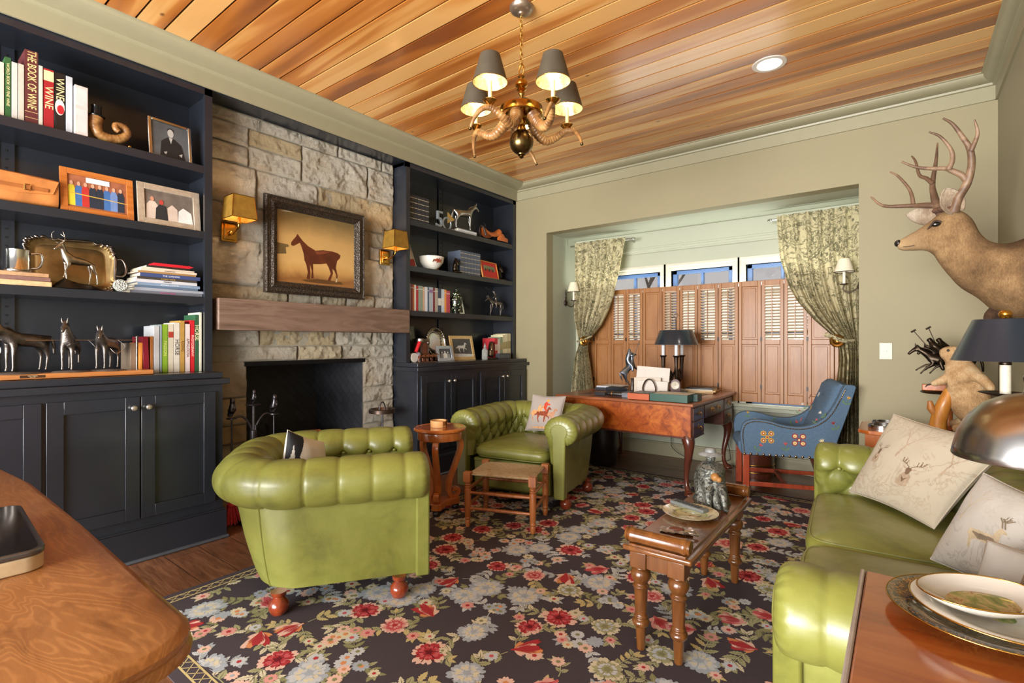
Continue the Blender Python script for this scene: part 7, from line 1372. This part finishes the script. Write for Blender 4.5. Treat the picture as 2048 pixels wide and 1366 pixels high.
pd = skin('body', [[(.02, 0, .06, .105), (.02, 0, .16, .118), (.0, 0, .27, .108), (-.02, 0, .36, .082), (-.035, 0, .42, .060), (-.05, 0, .465, .055), (-.085, 0, .475, .046), (-.125, 0, .468, .026)], [(-.02, 0, .36, .082), (-.08, -.06, .32, .032), (-.14, -.055, .285, .022), (-.165, -.05, .275, .016)], [(-.02, 0, .36, .082), (.05, -.085, .34, .036), (.10, -.12, .28, .026), (.105, -.14, .255, .018)],
    [(.02, 0, .06, .105), (.07, -.08, .08, .07), (.0, -.11, .03, .04), (-.07, -.11, .015, .022)], [(.02, 0, .06, .105), (.07, .08, .08, .07), (.0, .11, .03, .04), (-.07, .11, .015, .022)], [(.02, 0, .06, .105), (.12, .02, .04, .04), (.17, .03, .04, .02)], [(-.05, 0, .465, .055), (-.03, -.045, .50, .014)], [(-.05, 0, .465, .055), (-.03, .045, .50, .014)]], mf, mo_, 2)
mbk = M('#0d0b0a', .08, var=0, coat=1, name='glass_eye'); obj('eye', B().sph((-.082, -.042, .488), .008, 10, 7), mbk, mo_, smooth=80); obj('ear', B().sph((-.045, -.052, .492), (.012, .006, .014), 10, 7), mf, mo_, smooth=80); obj('nose', B().sph((-.148, -.0, .470), (.007, .010, .008), 10, 7), M('#3a2a24', .5), mo_, smooth=80)
b = B()
for (x, y, z) in ((-.17, -.055, .272), (.103, -.148, .245)):
    for k in range(4): b.tube([(x+.004, y + .008*(k-1.5), z+.004), (x-.012 if x < 0 else x+.001, y + .011*(k-1.5) - (0 if x < 0 else .012), z-.002), (x-.022 if x < 0 else x+.002, y + .012*(k-1.5) - (0 if x < 0 else .016), z-.014)], [.0045, .0035, .0012], 6)
obj('claws', b, M('#2c221c', .5), mo_, smooth=80)
pb_ = thing('polo_bronze', 'dark bronze of two polo players at full gallop on a wooden stand', 'sculpture', (.20, 4.43, .721)); obj('stand', B().box(-.10, .13, -.06, .06, 0, .02).cyl((.05, 0, .02), (.05, 0, .235), .02, n=16).box(-.09, .12, -.055, .055, .255, .295), m_cher, pb_, bev=.004); obj('dark_plinth', B().lathe([(.001, .235), (.10, .235), (.112, .243), (.10, .255), (.001, .255)], 30, (.01, 0, 0)), m_darkb, pb_, smooth=50)
for k, (dy, sx_) in enumerate(((-.035, 0), (.03, .05))):
    o = horse('horse', pb_, m_darkb, .20, pi, (.03 + sx_, dy, .30), legs=((.30, .3), (.42, .4), (-.2, .25), (-.1, .1)), head=(.84, 1.12)); 
    q = thing('x', 'x', 'x'); bpy.data.objects.remove(q)
    o = skin('rider', [[(.03+sx_, dy, .48, .022), (.0+sx_, dy, .53, .026), (-.03+sx_, dy, .565, .022), (-.045+sx_, dy, .585, .012), (-.06+sx_, dy, .605, .024)], [(.03+sx_, dy, .48, .022), (-.0+sx_, dy-.035, .45, .015), (.02+sx_, dy-.04, .39, .011)], [(-.03+sx_, dy, .565, .022), (-.05+sx_, dy-.03, .54, .011), (-.08+sx_, dy-.02, .56, .009)]], m_darkb, pb_)
    e = (-.135, -.05, .655) if k == 0 else (-.055, .0, .675); obj('mallet', B().cyl((-.06+sx_, dy-.03, .545), e, .0028).cyl((e[0]-.014, e[1], e[2]-.010), (e[0]+.012, e[1], e[2]+.008), .006, n=8), m_darkb, pb_)
# deer head
y0 = 3.80; dh = thing('deer_head_mount', 'mule deer shoulder mount with wide branching antlers on the right wall', 'taxidermy', (.545, y0, 1.64)); Xo, Zo_ = -.545, -1.64
RG = [((-.022, 1.880), (-.018, 1.862), .010), ((-.012, 1.903), (-.012, 1.852), .027), ((.02, 1.925), (.012, 1.843), .034), ((.066, 1.952), (.06, 1.838), .040), ((.12, 1.99), (.11, 1.833), .052), ((.165, 2.028), (.145, 1.805), .068), ((.215, 2.055), (.168, 1.76), .078), ((.268, 2.035), (.192, 1.715), .080), ((.312, 1.985), (.222, 1.665), .090),
      ((.345, 1.90), (.27, 1.60), .112), ((.385, 1.85), (.34, 1.54), .145), ((.45, 1.83), (.41, 1.46), .18), ((.515, 1.85), (.49, 1.42), .20), ((.545, 1.875), (.545, 1.41), .21)]
TT = spline([(a[0], a[1], 0) for a, b_, w in RG], 4); BB_ = spline([(b_[0], b_[1], 0) for a, b_, w in RG], 4); WW = spline([(w, 0, 0) for a, b_, w in RG], 4); nr = len(TT)-1
def deer(u, v):
    i = round(v*nr); t_, b_, w = TT[i], BB_[i], WW[i].x; a = 2*pi*u; c = (t_+b_)/2; d = (t_-b_)/2; ca = cos(a); sa = sin(a); e = 1.0 if ca < 0 else .9
    k = 1 + .012*noise.noise((u*9, v*16, 2)); return c.x + d.x*ca*k + Xo, w*math.copysign(abs(sa)**.85, sa)*k*(1 - .18*max(0, ca)*(v < .45)), c.y + d.y*ca*k + Zo_
tm = fur('#5c4731', '#856848', '#a88860', 'deer_hide', 6); q = tm.n('ShaderNodeSeparateXYZ', {0: tm.pos()}); base_c = tm.b.inputs['Base Color'].links[0].from_socket
c = tm.mix(tm.ramp(q.outputs[0], [(.0, (1,1,1,1)), (.0001, (1,1,1,1))]) if False else .0, base_c, '#ffffff')
xn = tm.math('ADD', tm.math('MULTIPLY', q.outputs[0], 1.6), 1.0)      # muzzle to shoulder
c = tm.mix(tm.ramp(xn, [(.08, (.55,.55,.55,1)), (.35, (0,0,0,1))]), base_c, '#d8b98c')
c = tm.mix(tm.math('MULTIPLY', tm.ramp(xn, [(.55, (0,0,0,1)), (.95, (1,1,1,1))]), tm.ramp(q.outputs[2], [(.10, (0,0,0,1)), (.2, (.8,.8,.8,1))])), c, '#4a3626')
tm.t.links.new(c, tm.b.inputs['Base Color'])
obj('head_and_neck', B().grid(deer, 48, nr, cu=True, caps=True), tm.mat, dh, smooth=80)
for s_ in (-1, 1): obj('mouth', B().tube(spline([(-.014+Xo, s_*.016, 1.866+Zo_), (.02+Xo, s_*.032, 1.860+Zo_), (.06+Xo, s_*.0415, 1.862+Zo_)], 5), .0018, 6), M('#2a1f18', .7), dh, smooth=80)
obj('nose', B().sph((-.014+Xo, 0, 1.888+Zo_), (.021, .029, .021), 14, 9), M('#1c1816', .35), dh, smooth=80)
for s_ in (-1, 1):
    obj('eye', B().sph((.155+Xo, s_*.058, 1.968+Zo_), (.024, .015, .015), 14, 9), mbk, dh, smooth=80); obj('eyelid', B().tube(spline([(.13+Xo, s_*.062, 1.958+Zo_), (.15+Xo, s_*.072, 1.985+Zo_), (.178+Xo, s_*.072, 1.975+Zo_)], 5), .005, 8).tube([(.130+Xo, s_*.062, 1.96+Zo_), (.118+Xo, s_*.054, 1.945+Zo_)], [.005, .002], 6), M('#3a2a1e', .7), dh, smooth=80)
    tip = (.196, -.11, 2.15) if s_ < 0 else (.03, .19, 2.09); bs = (.25, -.065, 2.02) if s_ < 0 else (.20, .065, 2.03); bs, tip = Vector(bs), Vector(tip); ax = tip-bs; sd_ = ax.cross(Vector((0, -1, .25) if s_ < 0 else (0, 1, .3))).normalized(); up_ = sd_.cross(ax).normalized()
    def ear(u, v, bs=bs, ax=ax, sd_=sd_, up_=up_):
        w = .056*sin(pi*min(1, .12 + v*.88))**.7; a = (u-.5)*2.4; p = bs + ax*v + sd_*w*sin(a) - up_*(.022*cos(a)*(1-.6*v)); return p.x+Xo, p.y, p.z+Zo_
    o = obj('ear', B().grid(ear, 14, 14), fur('#7d6a58', '#a5917a', '#c3b4a0', 'ear_fur').mat, dh, smooth=80); m = o.modifiers.new('solid', 'SOLIDIFY'); m.thickness = .006
obj('brisket_tuft', B().tube(spline([(.40+Xo, 0, 1.50+Zo_), (.42+Xo, 0, 1.42+Zo_), (.46+Xo, 0, 1.37+Zo_), (.53+Xo, 0, 1.36+Zo_)], 5), [.01, .03, .045, .054, .058, .058, .057, .056, .055, .054, .052, .05, .048, .045, .04, .03], 14), fur('#2e221b', '#4a372a', '#634b38', 'dark_fur').mat, dh, smooth=80)
def am_():
    t = NT('antler'); p = t.pos(); n = t.noise(p, 5, 4, .6, 1); t.set(Base_Color=t.ramp(n, [(.3, '#4a3426'), (.5, '#6d523d'), (.7, '#a08468')]), Roughness=.5).bump(t.noise(p, 60, 5), .5, .004); return t.mat
ma = am_()
def antler(paths, ys, name='antler'):
    b = B()
    for (pts, r0, r1), yy in zip(paths, ys):
        n = len(pts); P = spline([(x+Xo, lerp(yy[0], yy[1], i/(n-1)) - y0, z+Zo_) for i, (x, z) in enumerate(pts)], 6); b.tube(P, [lerp(r0, r1, (i/(len(P)-1))**1.3)*(1 + .05*noise.noise(p*30)) for i, p in enumerate(P)], 12)
    return obj(name, b, ma, dh, smooth=80)
antler([([(.232, 2.03), (.25, 2.10), (.283, 2.165), (.301, 2.257), (.294, 2.339), (.263, 2.408), (.22, 2.485), (.18, 2.52)], .024, .005), ([(.288, 2.175), (.262, 2.215), (.222, 2.245), (.193, 2.262), (.13, 2.272), (.064, 2.292), (0, 2.334)], .017, .005), ([(.205, 2.250), (.222, 2.30), (.214, 2.359), (.17, 2.437), (.121, 2.474)], .0135, .004), ([(.296, 2.325), (.32, 2.405), (.307, 2.479)], .0125, .004)], [(3.755, 3.62), (3.715, 3.66), (3.68, 3.66), (3.652, 3.62)])
antler([([(.19, 2.02), (.165, 2.10), (.152, 2.17), (.147, 2.245), (.164, 2.382), (.172, 2.497)], .024, .004), ([(.162, 2.10), (.10, 2.118), (.043, 2.131), (-.088, 2.158), (-.156, 2.232)], .018, .005), ([(.058, 2.130), (.052, 2.19), (.035, 2.252), (-.017, 2.339), (-.057, 2.378)], .012, .004), ([(.150, 2.24), (.118, 2.285), (.086, 2.318), (.069, 2.409), (.05, 2.454)], .0125, .004)], [(3.85, 3.97), (3.875, 3.98), (3.95, 4.0), (3.91, 4.0)])
obj('burr', B().sph((.20+Xo, -.035, 2.055+Zo_), (.04, .035, .018)).sph((.17+Xo, .045, 2.065+Zo_), (.03, .03, .018)), M('#5c4030', .95, var=.4, sc=60, bump=1, bsc=70), dh, smooth=80)
bl_ = thing('wall_lamp', 'black shaded lamp with candle sleeve and dish below the deer head', 'lamp', (.545, 3.0, 1.07)); lx = -.195
obj('shade', B().lathe([(.180, .150), (.178, .153), (.106, .325), (.102, .327)], 56, (lx, -.02, 0), caps=False), M('#2f3742', .28, .4, var=.06, sc=3, coat=.4, name='black_shade'), bl_, smooth=40); obj('shade_inner', B().lathe([(.177, .152), (.103, .325)], 48, (lx, -.02, 0), caps=False), M('#b99a58', .4, .5), bl_, smooth=40)
obj('candle', B().cyl((lx, -.02, .01), (lx, -.02, .14), .0185, n=20), M('#ddd5c0', .5, var=.1, sc=30), bl_, smooth=60); obj('socket', B().lathe([(.019, .132), (.021, .137), (.017, .15), (.006, .16), (.004, .33)], 16, (lx, -.02, 0)), m_iron, bl_, smooth=50)
obj('dish', B().lathe([(.001, -.004), (.04, 0), (.085, .012), (.088, .016), (.04, .006), (.001, .004)], 32, (lx, -.02, 0)), M('#2b2322', .3, .6), bl_, smooth=60); obj('wall_arm', B().tube(spline([(0, 0, -.02), (-.06, 0, -.06), (-.14, -.01, -.05), (lx, -.02, -.004)], 6), .008, 10).box(-.012, 0, -.03, .03, -.06, .03), m_iron, bl_, smooth=50)
obj('finial', B().lathe([(.004, .325), (.012, .33), (.020, .337), (.024, .35), (.018, .362), (.004, .366)], 16, (lx, -.02, 0)), M('#c98f35', .2, .9, var=.2, sc=30, name='amber_finial'), bl_, smooth=60)
